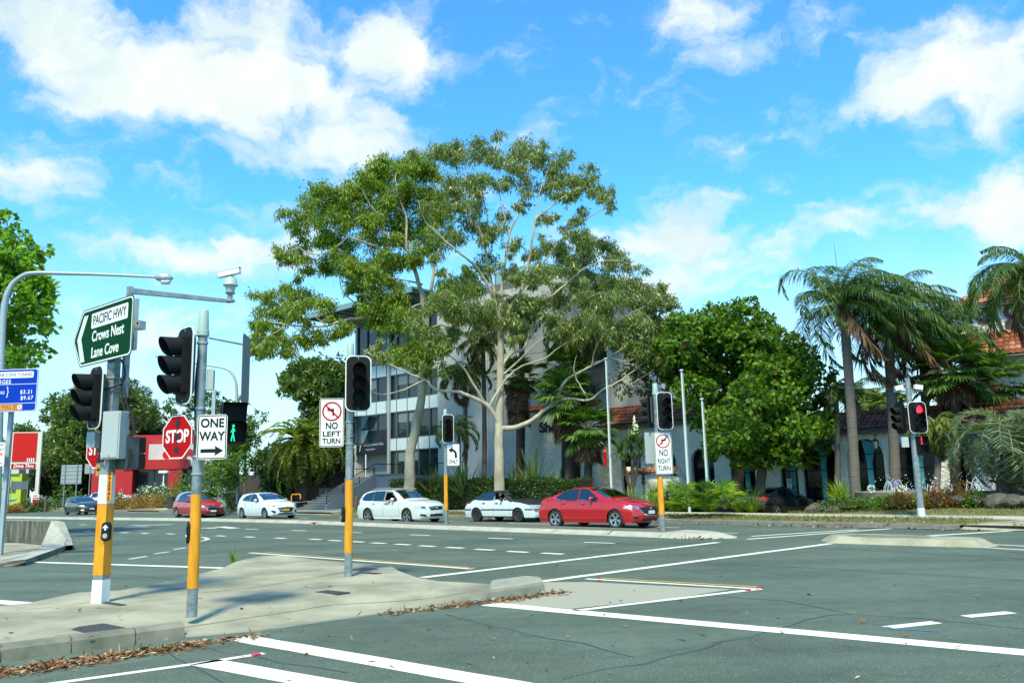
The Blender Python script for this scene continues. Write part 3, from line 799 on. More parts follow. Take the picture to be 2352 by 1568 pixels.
# ------------------------------------------------------------------ signals, signs and poles
def facing(yaw_deg): return RAD(yaw_deg)
SEQ = 'signal lanterns'
def lens_mat(name, col, e): return mat(name, tuple(c * .25 for c in col), .15, emit=(col, e) if e else None)
L_OFF = {'r': mat('lens_red_dim', (.035, .004, .004), .5, spec=.15), 'y': mat('lens_amber_dim', (.03, .009, .003), .5, spec=.15), 'g': mat('lens_green_dim', (.004, .02, .017), .5, spec=.15)}
L_ON = {'r': mat('lens_red_lit', (.4, .01, .02), .3, emit=((1, .02, .05), 2.2)), 'y': L_OFF['y'], 'g': L_OFF['g']}
def signal_head(label, loc, yaw, w=.44, h=1.0, lit='', border=True, vis=.24, back=True, glow=''):
    t = thing('traffic_signal', label, 'traffic light', loc, RAD(yaw), 'three lens traffic signals')
    r = w * .25
    mb = MB()
    out = rrect(w, h, r, y=0); inn = rrect(w - .035, h - .035, r * .92, y=-.004)
    mb.prism(out, (0, -.012, 0), 1, 1)
    mb.poly(inn, 0)
    for pz in (h / 2 - .05, -h / 2 + .05): mb.disc((0, -.0075, pz), .007, (0, -1, 0), 8, 1, .003)
    mb.build('back_plate', [BLACK, WHITE if border else BLACK], t)
    hb = MB(); hw, hh = w * .52, h * .74
    hb.prism(rrect(hw, hh, .03, 3, y=-.075), (0, -.07, 0), 0)
    hb.build('housing', BLACK_M, t)
    bb = MB(); bb.prism(rrect(hw * 1.02, hh * 1.0, .04, 3, y=.05), (0, -.036, 0), 0)
    for k in (-1, 1): bb.box((0, .07, k * hh * .34), (.05, .05, .04))
    bb.build('rear_case', SIGNALG, t)
    pr = hw * .46; step = hh * .325
    for k, c in zip((1, 0, -1), 'ryg'):
        z = k * step
        vb = MB(); n = 18; rings = []
        for j in range(4):
            f = j / 3; ringp = []
            for q in range(n):
                a = 2 * PI * q / n
                top = .5 + .5 * math.sin(a)
                ln = vis * (.45 + .55 * top ** .7)
                rr = pr * (1 + .06 * f)
                ringp.append((rr * math.cos(a), -.075 - ln * f, z + rr * math.sin(a) - .02 * f))
            rings.append(ringp)
        for j in range(3):
            for q in range(n):
                q2 = (q + 1) % n
                vb.poly([rings[j][q], rings[j][q2], rings[j + 1][q2], rings[j + 1][q]])
        v = vb.build('visor', BLACK_M, t, smooth=60)
        lb = MB(); lb.disc((0, -.078, z), pr * .95, (0, -1, 0), 20, 0, .004)
        lb.build('lens', (L_ON if c in lit else L_OFF)[c], t)
    return t
def plate(name, label, cat, loc, yaw, w, h, r=.03, m=WHITE, border=None, bw=.014, inset=.012, group=None, backm=None, tilt=0):
    t = thing(name, label, cat, loc, RAD(yaw), group)
    if tilt: t.rotation_euler[1] = RAD(tilt)
    mb = MB(); mb.prism(rrect(w, h, r, y=0), (0, -.006, 0), 0, 1); b = mb.build('panel', [m, GALV], t)
    if border:
        rb = MB(); ring(rb, rrect(w - 2 * inset, h - 2 * inset, max(.005, r - inset), y=-.0012), rrect(w - 2 * inset - 2 * bw, h - 2 * inset - 2 * bw, max(.004, r - inset - bw), y=-.0012))
        rb.build('border', border, t)
    return t
def flat(pts, y=-.0014, m=None, parent=None, name='symbol'):
    mb = MB(); mb.poly([(p[0], y, p[1]) for p in pts]); return mb.build(name, m, parent)
def circ_ring(t, cz, r0, r1, m, y=-.0016, name='prohibition_ring', cx=0):
    mb = MB(); n = 40
    o = [(cx + r0 * math.cos(2 * PI * k / n), y, cz + r0 * math.sin(2 * PI * k / n)) for k in range(n)]
    i = [(cx + r1 * math.cos(2 * PI * k / n), y, cz + r1 * math.sin(2 * PI * k / n)) for k in range(n)]
    ring(mb, o, i); return mb.build(name, m, t)

def pole(label, base, top_z, r0, r1, bands, sq=False, sides=18, cap=None, group='signal poles', yaw=0, collars=()):
    """tapered pole with painted sleeves; bands = [(z0, z1, material)]; z measured from the base"""
    t = thing('signal_pole', label, 'pole', base, yaw, group)
    hgt = top_z - base.z
    def seg(z0, z1, m, name, extra=0.0):
        mb = MB(); n = 4 if sq else sides
        f = (1.414 if sq else 1)
        ra = (r0 + (r1 - r0) * z0 / hgt + extra) * f; rb = (r0 + (r1 - r0) * z1 / hgt + extra) * f
        mb.tube([(0, 0, z0), (0, 0, z1)], [ra, rb], n)
        return mb.build(name, m, t, smooth=50)
    seg(0, hgt, GALV, 'shaft')
    for z0, z1, m, name in bands: seg(z0, z1, m, name, .004)
    for z in collars: seg(z, z + .025, GALV_L, 'clamp', .012)
    if cap:
        cr, ch = cap; mb = MB()
        mb.tube([(0, 0, hgt - .02), (0, 0, hgt + ch * .15), (0, 0, hgt + ch * .17), (0, 0, hgt + ch * .96), (0, 0, hgt + ch)], [cr * 1.12, cr * 1.12, cr, cr * .88, cr * .8], 20)
        mb.build('pole_cap', CAPW, t, smooth=40)
    return t
def zof(px, py, Y): return dp(px, py, Y).z
def push_button(label, loc, yaw):
    t = thing('push_button', label, 'push button', loc, RAD(yaw), 'pedestrian push buttons')
    mb = MB(); mb.prism(rrect(.115, .26, .055, 6, y=-.05), (0, -.06, 0)); mb.build('case', BLACK_M, t)
    b2 = MB(); b2.disc((0, -.056, .055), .045, (0, -1, 0), 20, 0, .005); b2.build('arrow_disc', mat('button_blue', (.01, .03, .10), .35), t)
    ar = [(-.012, .02), (.012, .02), (.012, .06), (.034, .045), (.034, .062), (0, .094), (-.034, .062), (-.034, .045), (-.012, .06)]
    flat(ar, -.0585, WHITE, t, 'arrow')
    b3 = MB(); b3.disc((0, -.06, -.055), .034, (0, -1, 0), 20, 0, .012); b3.build('button', mat('button_metal', (.5, .55, .52), .3, .6), t)
    r3 = MB(); r3.disc((0, -.0525, -.055), .044, (0, -1, 0), 20, 0, .004); r3.build('button_ring', BLACK, t)
    return t
def cables(label, runs, r=.014):
    mb = MB()
    for pts in runs:
        Q = []; V = [Vector(p) for p in pts]
        for i in range(len(V) - 1):      # catmull-rom
            p0, p1, p2, p3 = V[max(i - 1, 0)], V[i], V[i + 1], V[min(i + 2, len(V) - 1)]
            for k in range(5):
                u = k / 5; Q.append(.5 * ((2 * p1) + (p2 - p0) * u + (2 * p0 - 5 * p1 + 4 * p2 - p3) * u * u + (3 * p1 - p0 - 3 * p2 + p3) * u ** 3))
        Q.append(V[-1]); mb.tube(Q, r, 7)
    o = mb.build('cable', RUB, smooth=60); tag(o, label, 'cable'); return o

# --- square post with the pan-tilt camera and the green direction sign
D1 = 11.8
b1 = gp(230, 1383, .13)
p1 = pole('square grey camera post with yellow sleeve, white foot and PTZ042 sticker', b1, zof(264, 800, D1), .078, .062,
          [(0, zof(231, 1330, D1) - .13, WHITE, 'white_foot'), (zof(232, 1319, D1) - .13, zof(240, 1157, D1) - .13, YEL, 'yellow_sleeve'), (zof(241, 1156, D1) - .13, zof(242, 1090, D1) - .13, OFFW, 'white_sleeve')],
          sq=True, yaw=RAD(-14), collars=(zof(252, 1035, D1) - .2, zof(258, 890, D1) - .13, zof(259, 870, D1) - .13))
st = plate('number_sticker', 'yellow vertical sticker reading PTZ042 on the square camera post', 'sticker', dp(251, 1117, D1 - .105), -14, .085, .40, .004, ORANGE)
for i, ch in enumerate('PTZ042'): lettering(ch, .072, BLACK, st, (0, -.002, .163 - i * .065), bold=.002)
# arm
am = thing('camera_arm', 'long grey steel arm reaching right above the green direction sign', 'arm', dp(300, 800, D1), 0)
mb = MB(); q0, q1 = dp(299, 668, D1) - am.location, dp(530, 692, 12.65) - am.location
mb.tube([q0, q1], [.052, .036], 4, cap=True)
mb.build('beam', GALV, am)
mb = MB(); mb.box((q0.x, q0.y, q0.z - .75), (.075, .075, 1.62), RAD(-40)); mb.build('upright', GALV, am)
mb = MB(); mb.box((dp(287, 849, D1) - am.location), (.06, .06, .43), RAD(-40)); mb.build('bracket', GALV, am)
mb = MB(); dq = dp(310, 745, D1 - .02) - am.location; mb.box(dq, (.09, .05, .75), RAD(-40)); mb.build('backing_rail', GALV_L, am)
cl = dp(528, 660, 12.63)
cm = thing('surveillance_camera', 'white tubular camera on a bulbous pan head at the end of the steel arm', 'camera', dp(528, 693, 12.63), 0)
mb = MB(); z0 = 0
mb.tube([(0, 0, 0), (0, 0, .03), (0, 0, .031), (0, 0, .13), (0, 0, .131), (0, 0, .15)], [.075, .075, .04, .04, .075, .075], 16); mb.build('mount', GALV, cm, smooth=40)
mb = MB(); mb.tube([(0, 0, .15), (0, 0, .22), (0, 0, .24), (0, 0, .26), (0, 0, .36), (0, 0, .42)], [.06, .075, .075, .115, .09, .03], 18); mb.build('pan_head', CAPW, cm, smooth=40)
mb = MB(); mb.box((0, 0, 0), (.34, .10, .085), 0, 0, Matrix.Rotation(RAD(-12), 3, 'Y')); bo = mb.build('camera_body', WHITE, cm); bo.location = (-.02, -.02, .46)
mb = MB(); mb.box((0, 0, .055), (.36, .115, .012), 0, 0, Matrix.Rotation(RAD(-12), 3, 'Y')); bo = mb.build('sun_shield', WHITE, cm); bo.location = (-.02, -.02, .455)
mb = MB(); mb.box((-.175, 0, -.04), (.02, .085, .07), 0, 0, Matrix.Rotation(RAD(-12), 3, 'Y')); bo = mb.build('camera_lens', BLACK, cm); bo.location = (-.01, -.02, .46)
sc_ = thing('small_camera', 'small grey box camera fixed to the right edge of the green sign', 'camera', dp(321, 747, D1 - .1), RAD(-20))
mb = MB(); mb.box((0, 0, 0), (.11, .12, .12)); mb.build('case', GALV_L, sc_)
mb = MB(); mb.disc((.015, -.062, .02), .018, (0, -1, 0), 12); mb.build('camera_lens', BLACK, sc_)

# green direction sign
gl_, gr_ = dp(173, 783, 12.35), dp(300, 746, 11.22)
gw = (Vector((gr_.x, gr_.y)) - Vector((gl_.x, gl_.y))).length; gyaw = math.degrees(math.atan2(gr_.y - gl_.y, gr_.x - gl_.x))
gc = (gl_ + gr_) / 2; gh = .86
gs = thing('direction_sign', 'large green arrow shaped sign reading PACIFIC HWY, Crows Nest, Lane Cove', 'road sign', gc, RAD(gyaw))
def arrow_outline(w, h, tip, y, r=.07):
    pts = []
    L, Rr = -w / 2, w / 2
    pts += [Vector((Rr - r + r * math.cos(RAD(a)), y, -h / 2 + r + r * math.sin(RAD(a)))) for a in (-90, -60, -30, 0)]
    pts += [Vector((Rr - r + r * math.cos(RAD(a)), y, h / 2 - r + r * math.sin(RAD(a)))) for a in (0, 30, 60, 90)]
    pts += [Vector((L + tip + .03, y, h / 2)), Vector((L + tip - .02, y, h / 2 - .035)), Vector((L + .01, y, .03)), Vector((L + .01, y, -.03)), Vector((L + tip - .02, y, -h / 2 + .035)), Vector((L + tip + .03, y, -h / 2))]
    return pts
W_ = gw + .12; tip = .27
mb = MB(); mb.prism(arrow_outline(W_, gh, tip, 0), (0, -.008, 0), 0, 1); mb.build('panel', [GREEN, GALV], gs)
mb = MB(); ring(mb, arrow_outline(W_ - .03, gh - .03, tip, -.0012), arrow_outline(W_ - .075, gh - .07, tip - .01, -.0012)); mb.build('border', WHITE, gs)
L = -W_ / 2
flat([(L + .33, .34), (L + .47, .34), (L + .27, 0), (L + .43, -.36), (L + .29, -.36), (L + .13, 0)], -.0015, mat('sign_white_reflective', (.62, .68, .62), .45), gs, 'chevron')
mb = MB(); mb.poly([p for p in rrect(1.14, .225, .025, 4, x=.215, z=.225, y=-.0015)]); mb.build('route_panel', WHITE, gs)
lettering('PACIFIC HWY', .20, BLACK, gs, (.215, -.003, .223), sx=.84, bold=.001)
lettering('Crows Nest', .222, WHITE, gs, (.19, -.002, -.02), sx=.90, bold=.004)
lettering('Lane Cove', .222, WHITE, gs, (.13, -.002, -.262), sx=.90, bold=.004)

signal_head('black signal facing left below the green sign, on the square post', dp(218, 912, D1 - .1), -42, .46, .90)
signal_head('black signal facing left on the round post, upper left of it', dp(423, 839, 10.2), -45, .46, .98)
# cabinet, small box, grey case
cb = thing('control_cabinet', 'upright pale grey cabinet box strapped to the square post', 'cabinet', dp(265, 999, D1 - .16), RAD(-10))
mb = MB(); mb.prism(rrect(.275, .66, .012, 2, y=-.1), (0, -.2, 0)); mb.build('case', CABINET, cb)
mb = MB(); mb.prism(rrect(.235, .62, .008, 2, y=-.112), (0, -.012, 0)); mb.build('door', CABINET, cb)
mb = MB(); mb.disc((0, -.116, -.29), .008, (0, -1, 0), 8); mb.build('lock', BLACK, cb)
sb = thing('junction_box', 'small pale box on the left side of the square post', 'box', dp(217, 1010, D1 + .05), RAD(-20))
mb = MB(); mb.prism(rrect(.15, .22, .02, 3, y=-.07), (0, -.14, 0)); mb.build('case', CABINET, sb)
ph1 = thing('pedestrian_signal', 'dark grey pedestrian signal seen from behind, right of the cabinet box', 'pedestrian signal', dp(300, 1040, D1 + .05), RAD(150), 'pedestrian signals')
mb = MB(); mb.prism(rrect(.24, .46, .03, 3, y=-.06), (0, -.2, 0)); mb.build('case', SIGNALG, ph1)
mb = MB(); mb.box((0, -.1, .11), (.25, .1, .22)); mb.box((0, -.1, -.12), (.25, .1, .22)); mb.build('visor', BLACK_M, ph1)
cables('black cables looping down the square post beside the cabinet box',
       [[dp(x, y, D1 - .12) for x, y in ((278, 825), (287, 850), (280, 880), (240, 895), (233, 920), (232, 1000), (226, 1060))],
        [dp(x, y, D1 - .1) for x, y in ((278, 870), (283, 930), (300, 960), (306, 985), (296, 1000), (284, 1003))],
        [dp(x, y, D1 - .1) for x, y in ((286, 890), (292, 930), (306, 960), (308, 990), (292, 1004))],
        [dp(x, y, D1 - .13) for x, y in ((240, 950), (236, 1000), (241, 1030), (236, 1060), (228, 1050))],
        [dp(x, y, D1 - .1) for x, y in ((288, 1020), (287, 1050), (292, 1075), (300, 1050), (301, 1030))]], .013)
sp2 = thing('stop_sign', 'red STOP sign half hidden behind the square post, above a yellow arrow', 'road sign', dp(226, 1033, 12.3), RAD(-27), 'stop signs')
def octagon(t, R, m=RED):
    o8 = [Vector((R / math.cos(PI / 8) * math.cos(RAD(22.5 + 45 * k)), 0, R / math.cos(PI / 8) * math.sin(RAD(22.5 + 45 * k)))) for k in range(8)]
    mb = MB(); mb.prism(o8, (0, -.006, 0), 0, 1); mb.build('panel', [m, GALV], t)
    mb = MB(); ring(mb, [p * .985 + Vector((0, -.0012, 0)) for p in o8], [p * .93 + Vector((0, -.0012, 0)) for p in o8]); mb.build('border', WHITE, t)
    for z in (R * .58, 0, -R * .58):
        mb = MB(); mb.disc((0, -.004, z), R * .17, (0, -1, 0), 20, 0, .003); mb.build('lamp_hole', mat('lamp_hole', (.015, .012, .012), .6), t)
    lettering('STOP', R * .80, WHITE, t, (0, -.002, 0), sx=.80, bold=.006)
octagon(sp2, .27)
ya = plate('arrow_sign', 'small yellow detour plate with a black arrow behind the square post', 'road sign', dp(230, 1078, 12.2), -40, .30, .19, .008, ORANGE, BLACK, .006, .006)
flat([(-.12, 0), (-.06, .035), (-.06, .012), (.0, .012), (.0, -.012), (-.06, -.012), (-.06, -.035)], -.002, BLACK, ya, 'arrow'); lettering('HILL', .075, BLACK, ya, (.07, -.002, -.01), sx=.8)
push_button('push button on the square camera post, white arrow pointing up', dp(246, 1220, D1 - .10), 0)

# --- round post nearest the camera
D2 = 10.27
b2 = gp(440, 1416, .13)
pole('round grey post with yellow sleeve and pale cap holding the ONE WAY sign', b2, zof(472, 768, D2), .063, .058,
     [(zof(440, 1350, D2) - .13, zof(455, 1135, D2) - .13, YEL, 'yellow_sleeve')], cap=(.068, .31), collars=(zof(470, 790, D2) - .13, zof(462, 940, D2) - .13, zof(458, 1050, D2) - .13, zof(456, 1090, D2) - .13))
ow = plate('one_way_sign', 'white ONE WAY sign with a black arrow pointing right', 'road sign', dp(487, 1003, D2 - .12), 0, .365, .545, .04, WHITE, BLACK, .012, .008)
lettering('ONE', .15, BLACK, ow, (0, -.002, .165), sx=.92, bold=.004); lettering('WAY', .15, BLACK, ow, (0, -.002, .005), sx=.88, bold=.004)
flat([(-.135, -.145), (.045, -.145), (.035, -.105), (.145, -.168), (.035, -.23), (.045, -.19), (-.135, -.19)], -.002, BLACK, ow, 'arrow')
s1 = thing('stop_sign', 'red STOP sign with three dark lamp holes beside the ONE WAY sign', 'road sign', dp(407, 1003, D2 - .02), RAD(-29), 'stop signs')
octagon(s1, .27)
hs = thing('edge_on_sign', 'grey sign plate seen almost edge on against the sky, on stays from the round post', 'road sign', dp(564, 848, 10.75), RAD(276))
mb = MB(); mb.prism(rrect(.46, .90, .06, 5, y=0), (0, -.006, 0)); mb.build('panel', mat('plate_grey', (.16, .19, .175), .5), hs)
mb = MB(); mb.prism(rrect(.30, .50, .05, 5, y=-.012, z=-.2), (0, -.010, 0)); mb.build('lower_plate', MATS['plate_grey'], hs)
br = thing('signal_bracket', 'thin steel stays holding the edge-on signal head to the round post', 'bracket', dp(475, 775, D2), 0)
mb = MB()
for (a, b) in ((((480, 776)), (557, 791)), ((470, 945), (556, 933)), ((462, 945), (405, 925)), ((470, 772), (438, 770))):
    mb = MB(); mb.tube([dp(a[0], a[1], D2) - br.location, dp(b[0], b[1], 10.7 if b[0] > 500 else 10.2) - br.location], .011, 6); mb.build('stay', GALV, br)
mb = MB(); mb.box(dp(491, 930, D2 + .02) - br.location, (.045, .03, .38)); mb.build('hanger', GALV_L, br)
jb = thing('junction_box', 'small grey box high on the right side of the round post', 'box', dp(484, 872, D2 + .08), RAD(10))
mb = MB(); mb.prism(rrect(.08, .26, .01, 2, y=-.05), (0, -.1, 0)); mb.build('case', CABINET, jb)
pg = thing('pedestrian_signal', 'pedestrian signal showing a lit green walking figure', 'pedestrian signal', dp(536, 972, 10.45), RAD(26), 'pedestrian signals')
def ped_head(t, w=.30, h=.52, lit='g'):
    mb = MB(); mb.prism(rrect(w, h, .02, 3, y=-.02), (0, -.18, 0)); mb.build('case', BLACK_M, t)
    for k in (1, -1):
        mb = MB(); z = k * h * .25; hh = h * .235; ww = w * .48
        a = [(-ww, -.02, z - hh), (-ww, -.02, z + hh), (ww, -.02, z + hh), (ww, -.02, z - hh)]
        b = [(-ww, -.10, z - hh * .9), (-ww, -.17, z + hh), (ww, -.17, z + hh), (ww, -.10, z - hh * .9)]
        for i in range(4): mb.poly([a[i], a[(i + 1) % 4], b[(i + 1) % 4], b[i]])
        mb.build('visor', BLACK_M, t)
    fig = [(-.012, .30), (.012, .30), (.018, .26), (.055, .12), (.04, .11), (.016, .17), (.012, .03), (.05, -.30), (.02, -.30), (-.005, -.05), (-.04, -.30), (-.072, -.29), (-.03, .0), (-.02, .17), (-.06, .06), (-.075, .075), (-.03, .24)]
    k = h * .235 / .42; z0 = -h * .25 if lit == 'g' else h * .25
    m = mat('walk_green', (.02, .4, .25), .4, emit=((.01, 1, .42), 1.2)) if lit == 'g' else mat('stand_red', (.4, .02, .02), .4, emit=((1, .015, .03), 2.5))
    mb = MB(); mb.poly([(x * k * 1.5, -.024, z0 + (z - .02) * k) for x, z in fig])
    mb.disc((0, -.024, z0 + .34 * k), .055 * k, (0, -1, 0), 12, 0, .002); mb.build('lit_figure', m, t)
ped_head(pg)
cables('black cable running down the left side of the round post',
       [[dp(x, y, D2 - .03) for x, y in ((461, 800), (452, 850), (450, 920), (442, 940), (428, 925))], [dp(x, y, D2 - .05) for x, y in ((455, 820), (449, 880), (448, 960), (452, 990))]], .012)
push_button('push button on the left side of the round post, seen edge on', dp(440, 1222, D2), -78)

# --- no left turn post
D3 = 14.43
b3 = gp(800, 1323, .13)
pole('round grey post with yellow sleeve under the NO LEFT TURN sign', b3, zof(806, 822, D3), .068, .060,
     [(zof(800, 1269, D3) - .13, zof(803, 1102, D3) - .13, YEL, 'yellow_sleeve')], cap=(.068, .26), collars=(zof(804, 970, D3) - .13, zof(804, 1020, D3) - .13))
signal_head('large unlit signal with white border above the NO LEFT TURN sign', dp(823, 880, D3 - .16), 14, .445, .975, glow='g')
nl = plate('no_left_turn_sign', 'tall white NO LEFT TURN sign with a red ring', 'road sign', dp(762, 970, D3 - .1), 4, .42, .84, .035, WHITE, BLACK, .013, .008)
def no_turn(t, w, h, words, mirror=1):
    R = w * .40; cz = h * .5 - R - .06
    a = R * .70
    arrow = [(.32, -.62), (.32, .40), (-.28, .40), (-.28, .66), (-.78, .30), (-.28, -.08), (-.28, .14), (.06, .14), (.06, -.62)]
    flat([(mirror * x * a + 0, z * a + cz) for x, z in (arrow if mirror == 1 else arrow[::-1])], -.0015, BLACK, t, 'turn_arrow')
    circ_ring(t, cz, R, R * .83, RED, -.002)
    s = .707; d0 = R * .86; hw_ = R * .085
    bar = [(-d0 * s - hw_ * s, d0 * s - hw_ * s), (-d0 * s + hw_ * s, d0 * s + hw_ * s), (d0 * s + hw_ * s, -d0 * s + hw_ * s), (d0 * s - hw_ * s, -d0 * s - hw_ * s)]
    pts = [(mirror * x, z + cz) for x, z in bar]
    flat(pts, -.0024, RED, t, 'prohibition_bar')
    zz = cz - R
    left = zz + h / 2
    lettering(words[0], min(left * .36, w * .52), BLACK, t, (0, -.002, zz - left * .19), bold=.004, fit=w * .50)
    s1_ = s2_ = min(left * .28, w * .40)
    lettering(words[1], s1_, BLACK, t, (0, -.002, zz - left * .50), bold=.003, fit=w * .76)
    lettering(words[2], s2_, BLACK, t, (0, -.002, zz - left * .78), bold=.003, fit=w * .72)
no_turn(nl, .42, .84, ('NO', 'LEFT', 'TURN'))
bh = thing('pedestrian_signal', 'blue grey pedestrian signal behind the NO LEFT TURN post, turned right', 'pedestrian signal', dp(838, 988, D3 + .15), RAD(62), 'pedestrian signals')
mb = MB(); mb.prism(rrect(.30, .50, .02, 3, y=-.02), (0, -.2, 0)); mb.build('case', mat('signal_bluegrey', (.035, .06, .068), .4), bh)
for k in (1, -1):
    mb = MB(); z = k * .125
    a = [(-.14, -.02, z - .11), (-.14, -.02, z + .11), (.14, -.02, z + .11), (.14, -.02, z - .11)]; b = [(-.14, -.08, z - .10), (-.14, -.19, z + .11), (.14, -.19, z + .11), (.14, -.08, z - .10)]
    for i in range(4): mb.poly([a[i], a[(i + 1) % 4], b[(i + 1) % 4], b[i]])
    mb.build('visor', mat('signal_bluegrey_light', (.09, .15, .17), .4), bh)
push_button('push button on the left side of the NO LEFT TURN post', dp(791, 1181, D3), -72)
cables('short black cable at the top of the NO LEFT TURN post', [[dp(x, y, D3 - .08) for x, y in ((816, 960), (818, 985), (812, 1003), (804, 1005))]], .013)

# --- posts on the median
D4 = 32.2
b4 = PM(-24.0, 1.25, .135); D4 = b4.y
k4 = gp(1025, 1203, .135); b4 = Vector((k4.x / k4.y * D4, D4, .135))
pole('slim post on the median with yellow sleeve under the ONLY sign', b4, zof(1027, 955, D4), .075, .07,
     [(zof(1026, 1171, D4) - .13, zof(1027, 1090, D4) - .13, YEL, 'yellow_sleeve')], cap=(.075, .27))
signal_head('small unlit signal above the left turn ONLY sign on the median', dp(1029, 984, D4 - .17), 6, .46, 1.12, glow='r')
on = plate('left_only_sign', 'white sign with a black curved left arrow reading ONLY', 'road sign', dp(1041, 1044, D4 - .1), 6, .50, .86, .04, WHITE, BLACK, .014, .01)
lettering('ONLY', .20, BLACK, on, (0, -.002, -.27), bold=.004, fit=.38)
flat([(.15, -.13), (.15, -.02), (.135, .09), (.07, .18), (-.02, .225), (-.02, .29), (-.19, .20), (-.06, .07), (-.045, .14), (.01, .12), (.05, .06), (.065, -.13)][::-1], -.002, BLACK, on, 'arrow')
D5 = 25.0
b5 = gp(1522, 1219, .135); D5 = b5.y
pole('post near the median nose with yellow sleeve under the NO RIGHT TURN sign', b5, zof(1509, 905, D5), .085, .08,
     [(zof(1522, 1182, D5) - .13, zof(1519, 1093, D5) - .13, YEL, 'yellow_sleeve')], cap=(.085, .33), collars=(zof(1512, 975, D5) - .13,))
signal_head('unlit signal with white border above the NO RIGHT TURN sign', dp(1527, 943, D5 - .18), 8, .48, 1.12, glow='g')
signal_head('dark signal turned left, half behind the one above NO RIGHT TURN', dp(1494, 942, D5 + .05), -118, .48, 1.05, border=False)
nr = plate('no_right_turn_sign', 'tall white NO RIGHT TURN sign with a red ring on the median post', 'road sign', dp(1524, 1040, D5 - .12), 4, .52, 1.24, .045, WHITE, BLACK, .016, .01)
no_turn(nr, .52, 1.24, ('NO', 'RIGHT', 'TURN'), -1)
gb = thing('sign_plate', 'pale grey plate seen edge on behind the NO RIGHT TURN sign', 'sign plate', dp(1495, 1028, D5 + .08), RAD(200))
mb = MB(); mb.prism(rrect(.40, .92, .03, 3, y=0), (0, -.006, 0)); mb.build('panel', CABINET, gb)
push_button('push button on the right side of the NO RIGHT TURN post', dp(1532, 1139, D5), 62)

# --- signal post on the far corner, right
b6 = gp(2117, 1187, .2); D6 = b6.y
pl = pole('grey octagonal signal post by the garden, pale worn foot, two floodlights on top', b6, zof(2083, 868, D6), .12, .085, [(0, .30, OFFW, 'worn_foot')], sides=8)
sr = signal_head('signal with a lit red lamp and white border, far right corner', dp(2108, 958, D6 - .22), 5, .64, 1.06, lit='r', vis=.2)
signal_head('signal facing left on the post beside the lit red signal', dp(2068, 960, D6), -78, .5, 1.06, border=False)
pr = thing('pedestrian_signal', 'small pedestrian signal showing a red standing figure', 'pedestrian signal', dp(2117, 1023, D6 - .1), RAD(16), 'pedestrian signals')
ped_head(pr, .34, .62, 'r')
fl = thing('floodlight', 'pair of small white floodlights on a crossbar atop the right signal post', 'floodlight', dp(2085, 890, D6), RAD(-5))
mb = MB(); mb.box((0, 0, -.12), (.95, .06, .05)); mb.build('crossbar', GALV, fl)
for k in (-1, 1):
    mb = MB(); mb.box((k * .32, -.05, 0), (.26, .16, .15), 0, 0, Matrix.Rotation(RAD(k * 10), 3, 'Y')); mb.build('lamp', WHITE, fl)
jb = thing('junction_box', 'grey box with cable on the left of the right signal post', 'box', dp(2078, 1015, D6 - .05), RAD(-10))
mb = MB(); mb.prism(rrect(.22, .34, .015, 2, y=-.07), (0, -.14, 0)); mb.build('case', CABINET, jb)

# --- street lights
def street_light(label, base, pts, lamp_to, r0, r1, Y):
    t = thing('street_light', label, 'street light', base, 0, 'curved arm street lights')
    V = [Vector(p) - base for p in pts]; Q = []
    for i in range(len(V) - 1):
        p0, p1, p2, p3 = V[max(i - 1, 0)], V[i], V[i + 1], V[min(i + 2, len(V) - 1)]
        for k in range(6):
            u = k / 6; Q.append(.5 * ((2 * p1) + (p2 - p0) * u + (2 * p0 - 5 * p1 + 4 * p2 - p3) * u * u + (3 * p1 - p0 - 3 * p2 + p3) * u ** 3))
    Q.append(V[-1]); n = len(Q)
    mb = MB(); mb.tube(Q, [r0 + (r1 - r0) * (i / (n - 1)) ** .8 for i in range(n)], 12); mb.build('pole', GALV_L, t, smooth=60)
    e = V[-1]; d = (Vector(lamp_to) - Vector(pts[-1])); L = d.length; d.normalize()
    mb = MB(); mb.tube([e - d * .02, e + d * L * .12, e + d * L * .35, e + d * L * .75, e + d * L], [.05, .10, .13, .12, .03], 12); o = mb.build('lamp_head', GALV_L, t, smooth=60)
    mb = MB(); s = Vector((0, 0, -.09)); mb.tube([e + d * L * .3 + s, e + d * L * .4 + s * 1.2, e + d * L * .75 + s * 1.1, e + d * L * .9 + s * .6], [.04, .09, .09, .03], 10); mb.build('lamp_lens', mat('lamp_glass', (.6, .66, .62), .2), t, smooth=60)
    return t
Y = 22.0
bl_ = dp(-14, 1290, Y); bl_.z = .1
street_light('tall street light at the left edge with a long arm over the green sign', bl_, [bl_, dp(-6, 1100, Y), dp(2, 840, Y), dp(9, 710, Y), dp(24, 660, Y), dp(50, 635, Y), dp(80, 627, Y), dp(150, 628, Y), dp(240, 630.5, Y), dp(358, 636, Y)], dp(397, 639, Y), .12, .035, Y)
Y = 61.0
bb_ = dp(546, 1157, Y)
street_light('distant street light with bent arm above the shrubs behind the round post', bb_, [bb_, dp(545, 1000, Y), dp(543.5, 900, Y), dp(540, 872, Y), dp(527, 851, Y), dp(505, 843, Y), dp(450, 834, Y), dp(384, 820, Y)], dp(357, 818, Y), .13, .06, Y)

